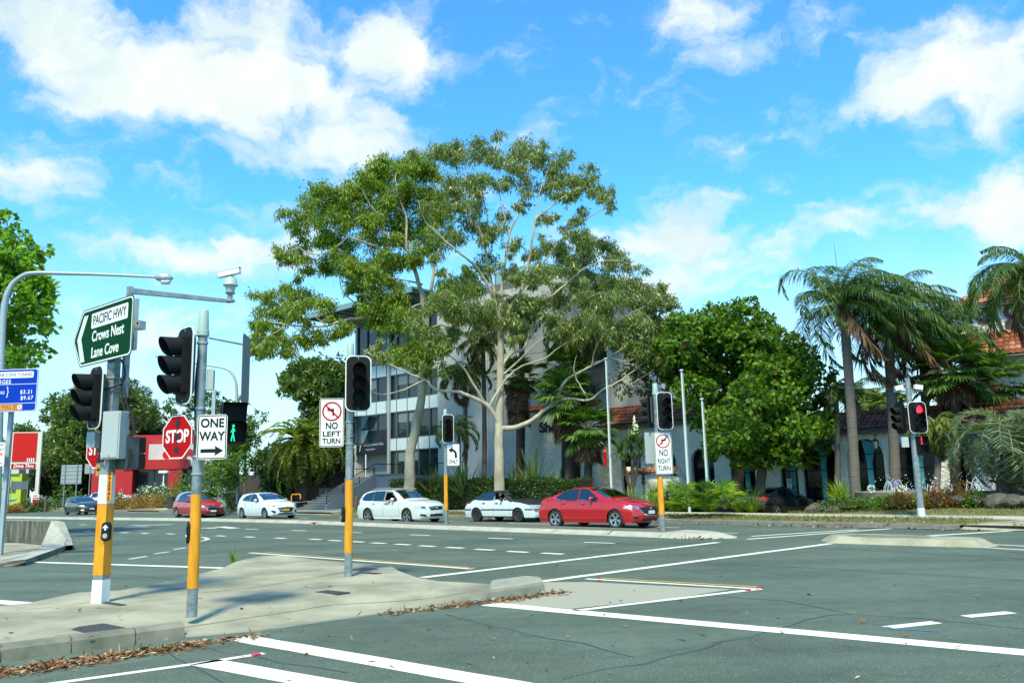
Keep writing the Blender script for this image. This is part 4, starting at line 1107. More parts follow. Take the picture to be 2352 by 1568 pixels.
# --- toll sign
ty = 21.2
tl = dp(30, 896, ty)
tsn = thing('toll_sign', 'big blue toll charges board on the left street light', 'road sign', tl, RAD(-3))
tw, thh = 1.30, 1.115
mb = MB(); mb.prism(rrect(tw, thh, .09, 6, y=0), (0, -.01, 0), 0, 1); mb.build('panel', [BLUE, GALV], tsn)
mb = MB(); ring(mb, rrect(tw - .02, thh - .02, .08, 6, y=-.0015), rrect(tw - .05, thh - .05, .065, 6, y=-.0015)); mb.build('border', WHITE, tsn)
for z in (.15, -.345): flat([(-tw / 2 + .02, z), (tw / 2 - .02, z), (tw / 2 - .02, z + .012), (-tw / 2 + .02, z + .012)][::1], -.002, WHITE, tsn, 'rule')
mb = MB(); mb.poly(rrect(1.1, .165, .03, 4, x=-.03, z=.40, y=-.0018)); mb.build('name_panel', WHITE, tsn)
lettering('LANE COVE TUNNEL', .125, BLACK, tsn, (.50, -.003, .40), sx=.78, align='RIGHT', gap=1.12, bold=.001)
lettering('TOLL CHARGES', .145, WHITE, tsn, (-.07, -.003, .22), sx=.92, align='RIGHT', gap=1.12, bold=.002)
lettering('OTHERS', .105, WHITE, tsn, (-.22, -.003, -.06), sx=.9, align='RIGHT', gap=1.1, bold=.001)
lettering('}', .30, WHITE, tsn, (-.14, -.003, -.03), sx=.7)
lettering('$3.21', .14, WHITE, tsn, (.53, -.003, -.055), sx=.9, align='RIGHT', gap=1.2, bold=.002)
lettering('$9.67', .14, WHITE, tsn, (.55, -.003, -.21), sx=.9, align='RIGHT', gap=1.2, bold=.002)
mb = MB(); mb.poly(rrect(.60, .15, .015, 3, x=-.02, z=-.44, y=-.0018)); mb.build('toll_panel', ORANGE, tsn)
lettering('TOLL', .12, mat('toll_brown', (.12, .04, .01), .5), tsn, (-.14, -.003, -.44), sx=.85)
lettering('E', .11, MATS['toll_brown'], tsn, (.085, -.003, -.44), sx=.9)
mb = MB(); ring(mb, rrect(.11, .12, .01, 2, x=.085, z=-.44, y=-.0025), rrect(.095, .105, .006, 2, x=.085, z=-.44, y=-.0025)); mb.build('symbol', MATS['toll_brown'], tsn)
mb = MB(); mb.disc((.21, -.003, -.44), .06, (0, -1, 0), 18, 0, .001); mb.build('symbol', WHITE, tsn)
lettering('e', .12, MATS['toll_brown'], tsn, (.21, -.005, -.44))
tb = thing('sign_post', 'grey post carrying the blue toll board at the left edge', 'post', Vector((dp(6, 1200, 21.6).x, 21.6, .1)))
mb = MB(); mb.box((0, 0, (zof(6, 850, 21.6) - .1) / 2), (.10, .10, zof(6, 850, 21.6) - .1)); mb.build('shaft', GALV_L, tb)
tw_ = plate('tow_away_sign', 'small white tow away sign with an orange truck at the left edge', 'road sign', dp(-4, 1043, 21.3), -4, .36, .62, .03, WHITE, BLACK, .008, .008)
lettering('TOW', .12, BLACK, tw_, (0, -.002, .23), sx=.9); lettering('AWAY', .115, BLACK, tw_, (.0, -.002, .12), sx=.9)
flat([(-.12, -.03), (.12, -.03), (.12, .03), (.05, .05), (.03, .02), (-.12, .02)], -.002, ORANGE, tw_, 'truck_symbol'); lettering('8AM-6PM', .06, BLACK, tw_, (0, -.002, -.23))

# --- backs of signs and small signs in the distance
def sign_back(label, c, w, h, Y, posts, ybase, grid=True, yaw=180):
    p = dp(*c, Y); t = thing('road_sign', label, 'road sign', p, RAD(0), 'backs of road signs')
    mb = MB(); mb.box((0, 0, 0), (w, .02, h)); mb.build('panel', mat('sign_back_grey', (.25, .29, .28), .5), t)
    if grid:
        mb = MB()
        for k in range(5): mb.box((0, -.025, -h / 2 + h * (k + .5) / 5), (w, .03, .05))
        mb.build('rail', GALV_L, t)
    for x in posts:
        zb = dp(c[0], ybase, Y).z - p.z
        mb = MB(); mb.tube([(x, -.06, zb), (x, -.06, h / 2)], .05, 6); mb.build('post', GALV, t)
    return t
sign_back('wide grey sign seen from behind on two posts, left of the square post', (164, 1089), 2.6 * .72, 1.72 * 1.0, 76, (-.55, .55), 1163)
sign_back('small grey sign back on one post among the trees left of the square post', (206, 1076), 1.0, 1.0, 86, (.1,), 1150, False)
sg = plate('parking_sign', 'tiny white and red no parking plate on a thin post beyond the parked black car', 'road sign', dp(1813, 1111, 41.5), 5, .24, .52, .02, WHITE); mb = MB(); mb.tube([(0, .02, -1.6), (0, .02, .26)], .03, 6); mb.build('post', GALV, sg)
circ_ring(sg, .12, .08, .055, RED)
rs = plate('bus_stop_sign', 'narrow red sign on the white flagpole by the stucco wall', 'road sign', dp(1390, 1049, 41.7), 20, .15, .85, .02, RED)
lettering('BUS', .10, WHITE, rs, (0, -.002, .3), fit=.12)
# ------------------------------------------------------------------ vehicles
CHROME = mat('chrome', (.75, .78, .78), .12, 1.0)
ALLOY = mat('alloy_rim', (.50, .53, .53), .28, .9)
ALLOY_D = mat('alloy_dark', (.12, .13, .13), .3, .8)
TYRE = mat('tyre', (.014, .014, .014), .8)
PLAST = mat('car_plastic', (.012, .013, .014), .5)
LAMP_R = mat('tail_lamp', (.32, .008, .012), .15, coat=.6)
LAMP_W = mat('head_lamp', (.55, .60, .60), .08, .4, coat=1)
LAMP_D = mat('lamp_inside', (.10, .11, .12), .15, .5)
LAMP_A = mat('indicator_amber', (.5, .12, .01), .2)
PLATE_W = mat('plate_white', (.65, .70, .68), .4)
PLATE_Y = mat('plate_yellow', (.72, .60, .01), .4)
SEAT = mat('seat_fabric', (.022, .024, .026), .8)
GLASS = glass_mat('car_glass', (.20, .27, .27), .10)
GLASS_W = glass_mat('windscreen_glass', (.30, .42, .42), .26)
GLASS_D = glass_mat('dark_car_glass', (.05, .07, .08), .10)
def paint(name, c, rough=.25, metal=.0): return mat(name, c, rough, metal, .5, coat=1.0)

def car(label, loc, heading, S, body, group='cars on the road', detail=True, wheelm=None, pitch=0.0, cat='car', name='car'):
    """S: profile. Local +X is forward, the middle of the wheelbase's ground point is the origin shifted to the body centre"""
    Lg, Wd = S['L'], S['W']; hw = Wd / 2
    t = thing(name, label, cat, loc, heading, group)
    t.rotation_euler = (0, pitch, heading)
    X = lambda x: x - Lg / 2
    xs = np.arange(0, Lg + 1e-6, S.get('dx', .035)); xs[-1] = Lg
    def smooth_tab(tab, win):
        xx = np.linspace(0, Lg, 400); yy = np.interp(xx, [a for a, b in tab], [b for a, b in tab])
        k = max(1, int(win / (Lg / 400))); ker = np.hanning(k + 2)[1:-1]; ker /= ker.sum()
        pad = np.pad(yy, k, mode='edge'); return xx, np.convolve(pad, ker, 'same')[k:-k]
    tx, tz = smooth_tab(S['top'], S.get('sm', .22)); bx, bz = smooth_tab(S['belt'], .3)
    ztop = lambda x: float(np.interp(x, tx, tz)); zbel = lambda x: min(float(np.interp(x, bx, bz)), ztop(x) - .02)
    zs = S.get('sill', .20); wr = S['wr']; ra = wr + S.get('gap', .045); xr, xf = S['xr'], S['xf']
    tum = S.get('tum', .42)
    def plan(x):
        f = 1.0
        a = S.get('fl', .95); q = (x - (Lg - a)) / a
        if q > 0: f -= S.get('ft', .13) * q ** 2.2
        a = S.get('rl', .9); q = (a - x) / a
        if q > 0: f -= S.get('rt', .10) * q ** 2.2
        return f
    def yside(x, z):
        zb = zbel(x); p = plan(x) * hw
        zz = min(z, zb)
        prof = np.interp(zz, [0.1, .22, .40, .62, .78, .95, 1.1], [.93, .955, .985, 1.0, .99, .965, .945])
        # a crease over each wheel arch
        y = p * float(prof)
        if z > zb: y -= (z - zb) * tum + .012
        return y
    bow_f, bow_r = S.get('bow', .34), S.get('bowr', .16)
    nose = S.get('nose', [(.15, -.10), (.28, -.01), (.45, .0), (.60, -.01), (.72, -.06), (.85, -.16), (1.0, -.25)])
    tail = S.get('tail', [(.2, .08), (.35, .0), (.55, .0), (.75, .05), (.95, .10), (1.2, .12)])
    def warp(x, y, z):
        xo = x
        q = (x - (Lg - .9)) / .9
        if q > 0: xo += -bow_f * min(1.2, abs(y) / hw) ** 2.4 * q ** 1.6 + float(np.interp(z, [a for a, b in nose], [b for a, b in nose])) * q ** 2
        q = (.7 - x) / .7
        if q > 0: xo += bow_r * min(1.2, abs(y) / hw) ** 2.6 * q ** 1.6 + float(np.interp(z, [a for a, b in tail], [b for a, b in tail])) * q ** 2
        return (X(xo), y, z)
    NT, NS = 7, 15
    def section(x):
        zt = ztop(x); zb = zbel(x)
        tall = max(0.0, min(1.0, (zt - zb) / .3))
        crown = .018 + .022 * tall; cor = .045 + .03 * tall
        zc = zt - crown - cor
        ye = yside(x, max(zc, zb - .0)) if zc < zt else hw
        pts = []
        for i in range(NT + 1):
            u = i / NT; y = ye * math.sin(u * PI / 2) ** .9 if False else ye * u
            z = zt - crown * u ** 2 - cor * max(0, (u - .62) / .38) ** 2.2
            pts.append((y, z))
        zl = zs
        for xw in (xr, xf):
            d = abs(x - xw)
            if d < ra: zl = max(zl, wr + math.sqrt(ra * ra - d * d) * .98)
        zl = min(zl, zc - .02)
        for i in range(1, NS + 1):
            z = zc + (zl - zc) * i / NS
            y = yside(x, z)
            pts.append((y, z))
        return pts
    secs = [section(x) for x in xs]
    holes = S.get('holes', [])
    def in_strip(x, z, lo, up, mgn=.012):
        if x < lo[0][0] + mgn or x > lo[-1][0] - mgn: return False
        a = np.interp(x, [p[0] for p in lo], [p[1] for p in lo]); b = np.interp(x, [p[0] for p in up], [p[1] for p in up])
        return a + mgn < z < b - mgn
    strips = S['side']       # side glass: list of (lower polyline, upper polyline)
    ws = S['ws']             # windscreen: x of cowl, x of roof edge
    rw = S['rw']
    mb = MB(); n = NT + NS + 1
    for sgn in (1, -1):
        V = [[warp(x, sgn * y, z) for (y, z) in s] for x, s in zip(xs, secs)]
        for i in range(len(xs) - 1):
            xm = (xs[i] + xs[i + 1]) / 2
            for j in range(n - 1):
                q = [V[i][j], V[i][j + 1], V[i + 1][j + 1], V[i + 1][j]]
                zm = sum(p[2] for p in q) / 4; ym = abs(sum(p[1] for p in q) / 4)
                if j >= NT - 1 and any(in_strip(xm, zm, lo, up) for lo, up, *_ in strips): continue
                if j < NT - 1 and (ws[1] + .02 < xm < ws[0] - .02 or rw[0] + .02 < xm < rw[1] - .02): continue
                m = 0
                if S.get('black_top') and ((j < NT + 1 and xm > .3) or (j < NT + 2 and xm < ws[0])): m = 1
                mb.poly(q if sgn > 0 else q[::-1], m)
        for end, x, flip in ((0, 0, 1), (-1, Lg, 0)):
            s = secs[end]; K = NT
            rows = [[(s[k][0], s[k][1]) for k in range(K + 1)]]
            for r in range(NT + 1, n): rows.append([(s[r][0] * k / K, s[r][1]) for k in range(K + 1)])
            for a, b in zip(rows, rows[1:]):
                for k in range(K):
                    q = [warp(x, sgn * p[0], p[1]) for p in (a[k], a[k + 1], b[k + 1], b[k])]
                    if (sgn > 0) == bool(flip): q = q[::-1]
                    mb.poly(q)
    bo = mb.build('body', [body, PLAST], t, smooth=42)
    md = bo.modifiers.new('weld', 'WELD'); md.merge_threshold = .0015
    # underbody and cabin
    mb = MB(); mb.box((0, 0, .33), (Lg - .9, Wd - .62, .26)); mb.box((X((xr + xf) / 2), 0, .31), (xf - xr - 2 * ra - .06, Wd - .16, .2)); mb.build('underbody', PLAST, t)
    # a patch laid on the side: lower and upper polyline in (x, z)
    def side_patch(nm, lo, up, m, off=.004, sgns=(1, -1), par=None, nx=14, nz=4, label=None):
        obs = []
        for sgn in sgns:
            b = MB(); x0, x1 = max(lo[0][0], up[0][0]), min(lo[-1][0], up[-1][0]); G_ = []
            for i in range(nx + 1):
                x = x0 + (x1 - x0) * i / nx
                za = float(np.interp(x, [p[0] for p in lo], [p[1] for p in lo])); zb_ = float(np.interp(x, [p[0] for p in up], [p[1] for p in up]))
                G_.append([warp(x, sgn * (yside(x, za + (zb_ - za) * k / nz) + off), za + (zb_ - za) * k / nz) for k in range(nz + 1)])
            for i in range(nx):
                for k in range(nz):
                    q = [G_[i][k], G_[i + 1][k], G_[i + 1][k + 1], G_[i][k + 1]]
                    b.poly(q[::-1] if sgn > 0 else q)
            obs.append(b.build(nm, m, par or t, smooth=60, label=label))
        return obs
    def end_patch(nm, pts, m, front=True, off=.006, par=None, x=None, mirror=True, nx=6, nz=3):
        """pts: four corners (y0,z0),(y1,z0'),(y1,z1),(y0,z1) as y>=0 half; laid on the front or rear face"""
        obs = []
        for sgn in ((1, -1) if mirror else (1,)):
            b = MB(); (ya, za), (yb, zb_), (yc, zc), (yd, zd) = pts; G_ = []
            for i in range(nx + 1):
                u = i / nx; col = []
                for k in range(nz + 1):
                    v = k / nz
                    y = (ya + (yb - ya) * u) * (1 - v) + (yd + (yc - yd) * u) * v
                    z = (za + (zb_ - za) * u) * (1 - v) + (zd + (zc - zd) * u) * v
                    p = warp((Lg if front else 0), sgn * y, z); col.append((p[0] + (off if front else -off), p[1], p[2]))
                G_.append(col)
            for i in range(nx):
                for k in range(nz):
                    q = [G_[i][k], G_[i + 1][k], G_[i + 1][k + 1], G_[i][k + 1]]
                    b.poly(q if (sgn > 0) == front else q[::-1])
            obs.append(b.build(nm, m, par or t, smooth=60))
        return obs
    def top_patch(nm, x0, x1, m, inset=.06, off=.006, ny=8, nx=10, umax=None):
        b = MB(); G_ = []
        for i in range(nx + 1):
            x = x0 + (x1 - x0) * i / nx; s = section(x); yl = s[NT - 1][0] + .012; row = []
            for k in range(-ny, ny + 1):
                y = yl * k / ny; z = float(np.interp(abs(y), [p[0] for p in s[:NT + 1]], [p[1] for p in s[:NT + 1]]))
                row.append(warp(x, y, z + off))
            G_.append(row)
        for i in range(nx):
            for k in range(2 * ny): b.poly([G_[i][k], G_[i + 1][k], G_[i + 1][k + 1], G_[i][k + 1]])
        return b.build(nm, m, t, smooth=60)
    # glazing
    gm = S.get('glass', GLASS)
    top_patch('windscreen', ws[1], ws[0], S.get('wsglass', GLASS_W)); top_patch('rear_window', rw[0], rw[1], gm)
    for st_ in strips:
        lo, up = st_[0], st_[1]; opn = len(st_) > 2 and st_[2] == 'open'
        for sgn in (1, -1):
            if not (opn and sgn == -1): side_patch('side_window', lo, up, gm, .002, (sgn,))
        e = .028      # black surround
        for sgn in (1, -1):
            lo2 = [(x, z) for x, z in lo]; up2 = [(x, z) for x, z in up]
            side_patch('window_trim', [(x, z - e * .6) for x, z in lo2], [(x, z + .012) for x, z in lo2], PLAST, .005, (sgn,), nz=1)
            side_patch('window_trim', [(x, z - .012) for x, z in up2], [(x, z + e * .6) for x, z in up2], PLAST, .005, (sgn,), nz=1)
            for xe in (lo[0][0], lo[-1][0]):
                za, zb_ = np.interp(xe, *zip(*lo)), np.interp(xe, *zip(*up))
                side_patch('window_pillar', [(xe - .022, za), (xe + .022, za)], [(xe - .022, max(zb_, za + .01)), (xe + .022, max(zb_, za + .01))], PLAST, .0055, (sgn,), nx=1)
    if S.get('chrome_line'):
        lo = S['chrome_line']; side_patch('chrome_strip', [(x, z) for x, z in lo], [(x, z + .018) for x, z in lo], CHROME, .008, nx=24, nz=1)
    # interior
    zf = S.get('seat_z', .55); xm = (ws[1] + ws[0]) / 2
    if detail:
        for k in (-1, 1):
            b = MB(); b.box((X(xm - 1.05), k * .37, zf + .28), (.16, .46, .52), 0, 0, Matrix.Rotation(RAD(-14), 3, 'Y')); b.box((X(xm - 1.12), k * .37, zf + .62), (.10, .26, .16)); b.build('seat', SEAT, t)
        b = MB(); b.box((X(xm - 1.95), 0, zf + .22), (.16, 1.25, .5), 0, 0, Matrix.Rotation(RAD(-16), 3, 'Y')); b.build('rear_seat', SEAT, t)
        b = MB(); b.box((X(ws[0] - .38), 0, zbel(ws[0]) - .12), (.55, Wd * .74, .14)); b.build('dashboard', SEAT, t)
        b = MB(); b.box((X((xr + xf) / 2), 0, .46), (xf - xr - .3, Wd * .80, .05)); b.build('cabin_floor', PLAST, t)
    # wheels
    wm = wheelm or ALLOY
    for xw in (xr, xf):
        for sgn in (1, -1):
            yc = sgn * (hw - .115)
            w_ = bpy.data.objects.new('wheel', None); COL.objects.link(w_); w_.parent = t; w_.location = (X(xw), yc, wr); w_.empty_display_size = .1
            b = MB(); rw_ = S.get('rim', .66) * wr; prof = [(rw_, -.10), (rw_ + .01, -.105), (wr * .93, -.105), (wr, -.075), (wr, .075), (wr * .93, .105), (rw_ + .01, .105), (rw_, .10)]
            nn = 28
            for (r0, y0), (r1, y1) in zip(prof, prof[1:]):
                for k in range(nn):
                    a0, a1 = 2 * PI * k / nn, 2 * PI * (k + 1) / nn
                    b.poly([(r0 * math.cos(a0), y0, r0 * math.sin(a0)), (r0 * math.cos(a1), y0, r0 * math.sin(a1)), (r1 * math.cos(a1), y1, r1 * math.sin(a1)), (r1 * math.cos(a0), y1, r1 * math.sin(a0))][::-1])
            b.build('tyre', TYRE, w_, smooth=40)
            b = MB(); b.disc((0, sgn * .03, 0), rw_, (0, sgn, 0), 24, 1, .03)
            ring(b, [(rw_ * math.cos(2 * PI * k / 24), sgn * .10, rw_ * math.sin(2 * PI * k / 24)) for k in range(24)], [(rw_ * .88 * math.cos(2 * PI * k / 24), sgn * .085, rw_ * .88 * math.sin(2 * PI * k / 24)) for k in range(24)], 0)
            ns = S.get('spokes', 5); off = .3 if sgn > 0 else .9
            for k in range(ns):
                for dd in ((-.17, .17) if S.get('double', True) else (0,)):
                    a = 2 * PI * k / ns + off; a2 = a + dd
                    wd_ = .020 if S.get('double', True) else .035
                    p0 = Vector((math.cos(a) * rw_ * .16, sgn * .075, math.sin(a) * rw_ * .16)); p1 = Vector((math.cos(a2) * rw_ * .93, sgn * .088, math.sin(a2) * rw_ * .93))
                    d = (p1 - p0).normalized(); s_ = d.cross(Vector((0, 1, 0)))
                    b.prism([p0 - s_ * wd_, p1 - s_ * wd_ * 1.2, p1 + s_ * wd_ * 1.2, p0 + s_ * wd_], Vector((0, sgn * .03, 0)), 0)
            b.disc((0, sgn * .09, 0), rw_ * .2, (0, sgn, 0), 14, 0, .03)
            b.build('rim', [wm, PLAST], w_)
    # mirrors
    mz = S.get('mirror', (ws[0] - .55, zbel(ws[0] - .4) + .075))
    for sgn in (1, -1):
        y = sgn * (yside(mz[0], mz[1]) + .09)
        b = MB(); b.ball((0, 0, 0), (.075, .105, .072), 12); o = b.build('mirror', S.get('mirm', body), t, smooth=60); o.location = (X(mz[0]), y + sgn * .03, mz[1] + .02)
        b = MB(); b.box((X(mz[0] + .01), y - sgn * .07, mz[1] - .03), (.07, .12, .03)); b.build('mirror_arm', PLAST, t)
    # handles, seams
    for hx, hz in S.get('handles', []):
        for sgn in (1, -1):
            b = MB(); b.box((X(hx), sgn * (yside(hx, hz) + .012), hz), (.17, .03, .032)); b.build('door_handle', S.get('hm', body), t)
    SEAM = mat('panel_gap', (.02, .02, .022), .7)
    for pts in S.get('seams', []):
        for (xa, za), (xb, zb_) in zip(pts, pts[1:]):
            wv = .005
            if abs(zb_ - za) > abs(xb - xa):
                b = MB()
                for sgn in (1, -1):
                    K = 8
                    for i in range(K):
                        z0, z1 = za + (zb_ - za) * i / K, za + (zb_ - za) * (i + 1) / K; x0, x1 = xa + (xb - xa) * i / K, xa + (xb - xa) * (i + 1) / K
                        q = [warp(x0 - wv, sgn * (yside(x0, z0) + .002), z0), warp(x0 + wv, sgn * (yside(x0, z0) + .002), z0), warp(x1 + wv, sgn * (yside(x1, z1) + .002), z1), warp(x1 - wv, sgn * (yside(x1, z1) + .002), z1)]
                        b.poly(q if (sgn > 0) == (zb_ < za) else q[::-1])
                b.build('door_gap', SEAM, t)
            else:
                side_patch('sill_gap', [(min(xa, xb), za - .004), (max(xa, xb), zb_ - .004)], [(min(xa, xb), za + .004), (max(xa, xb), zb_ + .004)], SEAM, .002, nz=1)
    S['extra'](t, side_patch, end_patch, top_patch, X, warp, yside) if S.get('extra') else None
    return t

def plate_obj(t, x, z, m, txt=None, front=True, y=0, w=.36, h=.11):
    p = bpy.data.objects.new('number_plate', None)
    b = MB(); b.prism([Vector(q) for q in ((0, -w / 2, -h / 2), (0, w / 2, -h / 2), (0, w / 2, h / 2), (0, -w / 2, h / 2))] if front else [Vector(q) for q in ((0, w / 2, -h / 2), (0, -w / 2, -h / 2), (0, -w / 2, h / 2), (0, w / 2, h / 2))], Vector((.012 if front else -.012, 0, 0)))
    o = b.build('number_plate', m, t); o.location = (x, y, z); bpy.data.objects.remove(p)
    if txt: lettering(txt, h * .82, BLACK, o, (.002, 0, 0), sx=.78, rot=(PI / 2, 0, PI / 2))
    return o
def badge(t, x, z, m=CHROME, y=0, r=(.01, .075, .05)):
    b = MB(); b.ball((0, 0, 0), r, 12); o = b.build('badge', m, t, smooth=60); o.location = (x, y, z); return o

# fascias ---------------------------------------------------------------
def ex_mazda(t, sp, ep, tp, X, warp, ys):
    ep('grille', [(0, .44), (.40, .50), (.52, .71), (0, .74)], PLAST)
    ep('grille_wing', [(0, .415), (.37, .465), (.40, .505), (0, .445)], CHROME, off=.012, nz=1)
    ep('grille_wing', [(.36, .465), (.62, .72), (.60, .75), (.40, .52)], CHROME, off=.012, nz=1)
    ep('headlamp', [(.52, .66), (.78, .68), (.78, .78), (.55, .735)], LAMP_W, off=.008)
    sp('headlamp', [(4.16, .70), (4.58, .66)], [(4.16, .735), (4.58, .79)], LAMP_W, .007)
    ep('headlamp_core', [(.60, .685), (.74, .69), (.74, .745), (.60, .73)], LAMP_D, off=.012)
    ep('lower_intake', [(0, .26), (.48, .27), (.44, .36), (0, .37)], PLAST)
    ep('fog_lamp', [(.58, .33), (.76, .35), (.76, .44), (.62, .42)], PLAST, off=.008)
    ep('fog_trim', [(.60, .425), (.76, .44), (.76, .465), (.60, .445)], CHROME, off=.012, nz=1)
    plate_obj(t, X(4.58) + .02, .545, PLATE_W); badge(t, X(4.58) - .005, .675)
    sp('tail_lamp', [(0, .76), (.34, .80)], [(0, .92), (.34, .87)], LAMP_R, .006)
SEDAN = dict(L=4.58, W=1.795, wr=.325, xr=.98, xf=3.68, rim=.70, spokes=5,
    top=[(0, .62), (.04, .90), (.12, 1.04), (.40, 1.10), (.70, 1.145), (1.2, 1.33), (1.65, 1.425), (2.05, 1.45), (2.40, 1.425), (2.75, 1.32), (3.30, 1.06), (3.45, 1.01), (3.9, .955), (4.25, .875), (4.45, .77), (4.58, .66)],
    belt=[(0, .90), (.5, 1.02), (1.1, 1.0), (2.2, .965), (3.3, .93), (4.58, .80)], ws=(3.28, 2.42), rw=(.62, 1.30),
    side=[([(1.02, 1.04), (1.35, .995), (2.02, .985)], [(1.02, 1.06), (1.30, 1.255), (1.62, 1.335), (2.02, 1.37)]), ([(2.10, .98), (2.98, .955)], [(2.10, 1.37), (2.45, 1.335), (2.98, .985)])],
    chrome_line=[(.86, 1.10), (1.02, 1.02), (1.35, .975), (2.1, .962), (3.02, .945)],
    handles=[(1.38, .86), (2.30, .84)], seams=[[(2.07, .95), (2.02, .30)], [(3.12, .92), (3.16, .35)], [(1.30, .98), (1.28, .72), (1.36, .50)], [(1.36, .30), (3.2, .30)]], extra=ex_mazda, glass=GLASS_D)
RED_C = paint('candy_red_paint', (.44, .003, .010), .25, .1)
HD = math.atan2(-.6704, .742)
def on_road(rear_wheel_px, fx, S, n_off=0.0, hd=HD):
    """car whose near rear wheel meets the road at the pixel"""
    p = gp(*rear_wheel_px); f = Vector((math.cos(hd), math.sin(hd), 0)); l = Vector((-math.sin(hd), math.cos(hd), 0))
    c = p + f * (S['L'] / 2 - S['xr']) + l * (S['W'] / 2 - .1)
    return Vector((c.x, c.y, 0))
def C4(x, y): return ((1800 + x / 2.24) * .5742, (1700 + y / 2.24) * .5742)
def C3(x, y): return ((900 + x / 2.24) * .5742, (1700 + y / 2.24) * .5742)
car('glossy red sedan with chrome grille, nearest car, passing the median nose', on_road(C4(958, 916), 0, SEDAN, hd=HD - .02), HD - .02, SEDAN, RED_C)

def ex_wagon(t, sp, ep, tp, X, warp, ys):
    ep('grille', [(0, .56), (.36, .57), (.42, .72), (0, .74)], PLAST)
    ep('grille_bar', [(0, .655), (.39, .66), (.40, .69), (0, .69)], CHROME, off=.012, nz=1)
    ep('grille_frame', [(0, .545), (.35, .555), (.37, .575), (0, .565)], CHROME, off=.012, nz=1)
    ep('headlamp', [(.50, .60), (.80, .64), (.80, .82), (.50, .75)], LAMP_W, off=.008)
    sp('headlamp', [(4.33, .66), (4.77, .62)], [(4.33, .78), (4.77, .83)], LAMP_W, .007)
    ep('headlamp_core', [(.56, .64), (.72, .66), (.72, .74), (.56, .72)], LAMP_D, off=.012)
    ep('lower_intake', [(0, .29), (.40, .30), (.36, .40), (0, .40)], PLAST)
    ep('fog_recess', [(.50, .29), (.78, .33), (.78, .42), (.56, .39)], PLAST, off=.008)
    plate_obj(t, X(4.77) + .02, .475, PLATE_W); badge(t, X(4.77) + .0, .665, CHROME)
    sp('tail_lamp', [(0, .78), (.30, .84)], [(0, .98), (.30, .93)], LAMP_R, .006)
    sp('side_skirt', [(1.5, .20), (3.4, .20)], [(1.5, .26), (3.4, .26)], WHITE, .02, nz=1)
    b = MB()
    for k in (-1, 1): b.tube([(X(1.0), k * .56, 1.475), (X(1.3), k * .565, 1.53), (X(2.3), k * .57, 1.545), (X(2.75), k * .565, 1.49)], .018, 6)
    b.build('roof_rail', mat('rail_silver', (.4, .43, .42), .35, .6), t)
WAGON = dict(L=4.775, W=1.78, wr=.33, xr=1.0, xf=3.75, rim=.68, spokes=5, tum=.36,
    top=[(0, .60), (.04, .98), (.10, 1.06), (.30, 1.28), (.45, 1.40), (.75, 1.46), (1.4, 1.49), (2.1, 1.495), (2.65, 1.46), (2.95, 1.36), (3.42, 1.07), (3.55, 1.02), (4.1, .96), (4.45, .88), (4.65, .80), (4.77, .68)],
    belt=[(0, .98), (1.0, .98), (2.2, .965), (3.4, .95), (4.77, .82)], ws=(3.40, 2.62), rw=(.14, .40),
    side=[([(.50, 1.06), (.75, 1.01), (1.30, 1.0)], [(.50, 1.10), (.72, 1.30), (1.30, 1.40)]), ([(1.36, 1.0), (2.10, .99)], [(1.36, 1.40), (2.10, 1.415)]), ([(2.18, .99), (3.05, .97)], [(2.18, 1.415), (2.58, 1.375), (3.05, 1.03)], 'open')],
    handles=[(1.45, .87), (2.36, .85)], hm=CHROME, seams=[[(2.14, .95), (2.10, .30)], [(3.20, .92), (3.24, .38)], [(1.34, .96), (1.32, .70), (1.42, .50)], [(1.4, .30), (3.3, .30)]], extra=ex_wagon, glass=GLASS_D, mirm=None)
PEARL = paint('pearl_white_paint', (.58, .64, .58), .3); WAGON['mirm'] = PEARL
wloc = on_road(C3(1290, 873), 0, WAGON)
car('pearl white station wagon, driver resting an arm on the open window', wloc, HD, WAGON, PEARL, wheelm=mat('alloy_mid', (.28, .30, .30), .3, .8))

def ex_hatch(t, sp, ep, tp, X, warp, ys):
    ep('grille', [(0, .36), (.36, .40), (.50, .63), (0, .66)], PLAST)
    for z, w in ((.60, .47), (.53, .44), (.46, .40)): ep('grille_bar', [(0, z), (w, z), (w, z + .018), (0, z + .018)], CHROME, off=.014, nz=1)
    ep('headlamp', [(.56, .66), (.80, .72), (.80, .84), (.58, .74)], LAMP_W, off=.008); sp('headlamp', [(3.84, .76), (4.30, .70)], [(3.84, .84), (4.30, .83)], LAMP_W, .007)
    ep('headlamp_core', [(.60, .69), (.74, .72), (.74, .77), (.60, .735)], LAMP_D, off=.012)
    ep('lower_intake', [(0, .25), (.5, .26), (.4, .34), (0, .34)], PLAST)
    ep('fog_recess', [(.60, .30), (.78, .42), (.78, .50), (.58, .44)], PLAST, off=.008)
    plate_obj(t, X(4.30) + .02, .50, PLATE_Y, 'CH21QP'); badge(t, X(4.30) - .01, .625)
    sp('tail_lamp', [(0, .90), (.26, .94)], [(0, 1.06), (.26, 1.0)], LAMP_R, .006)
    sp('door_guard', [(1.30, .66), (1.325, .66)], [(1.30, .82), (1.325, .82)], PLAST, .01, nx=1); sp('door_guard', [(2.16, .66), (2.185, .66)], [(2.16, .82), (2.185, .82)], PLAST, .01, nx=1)
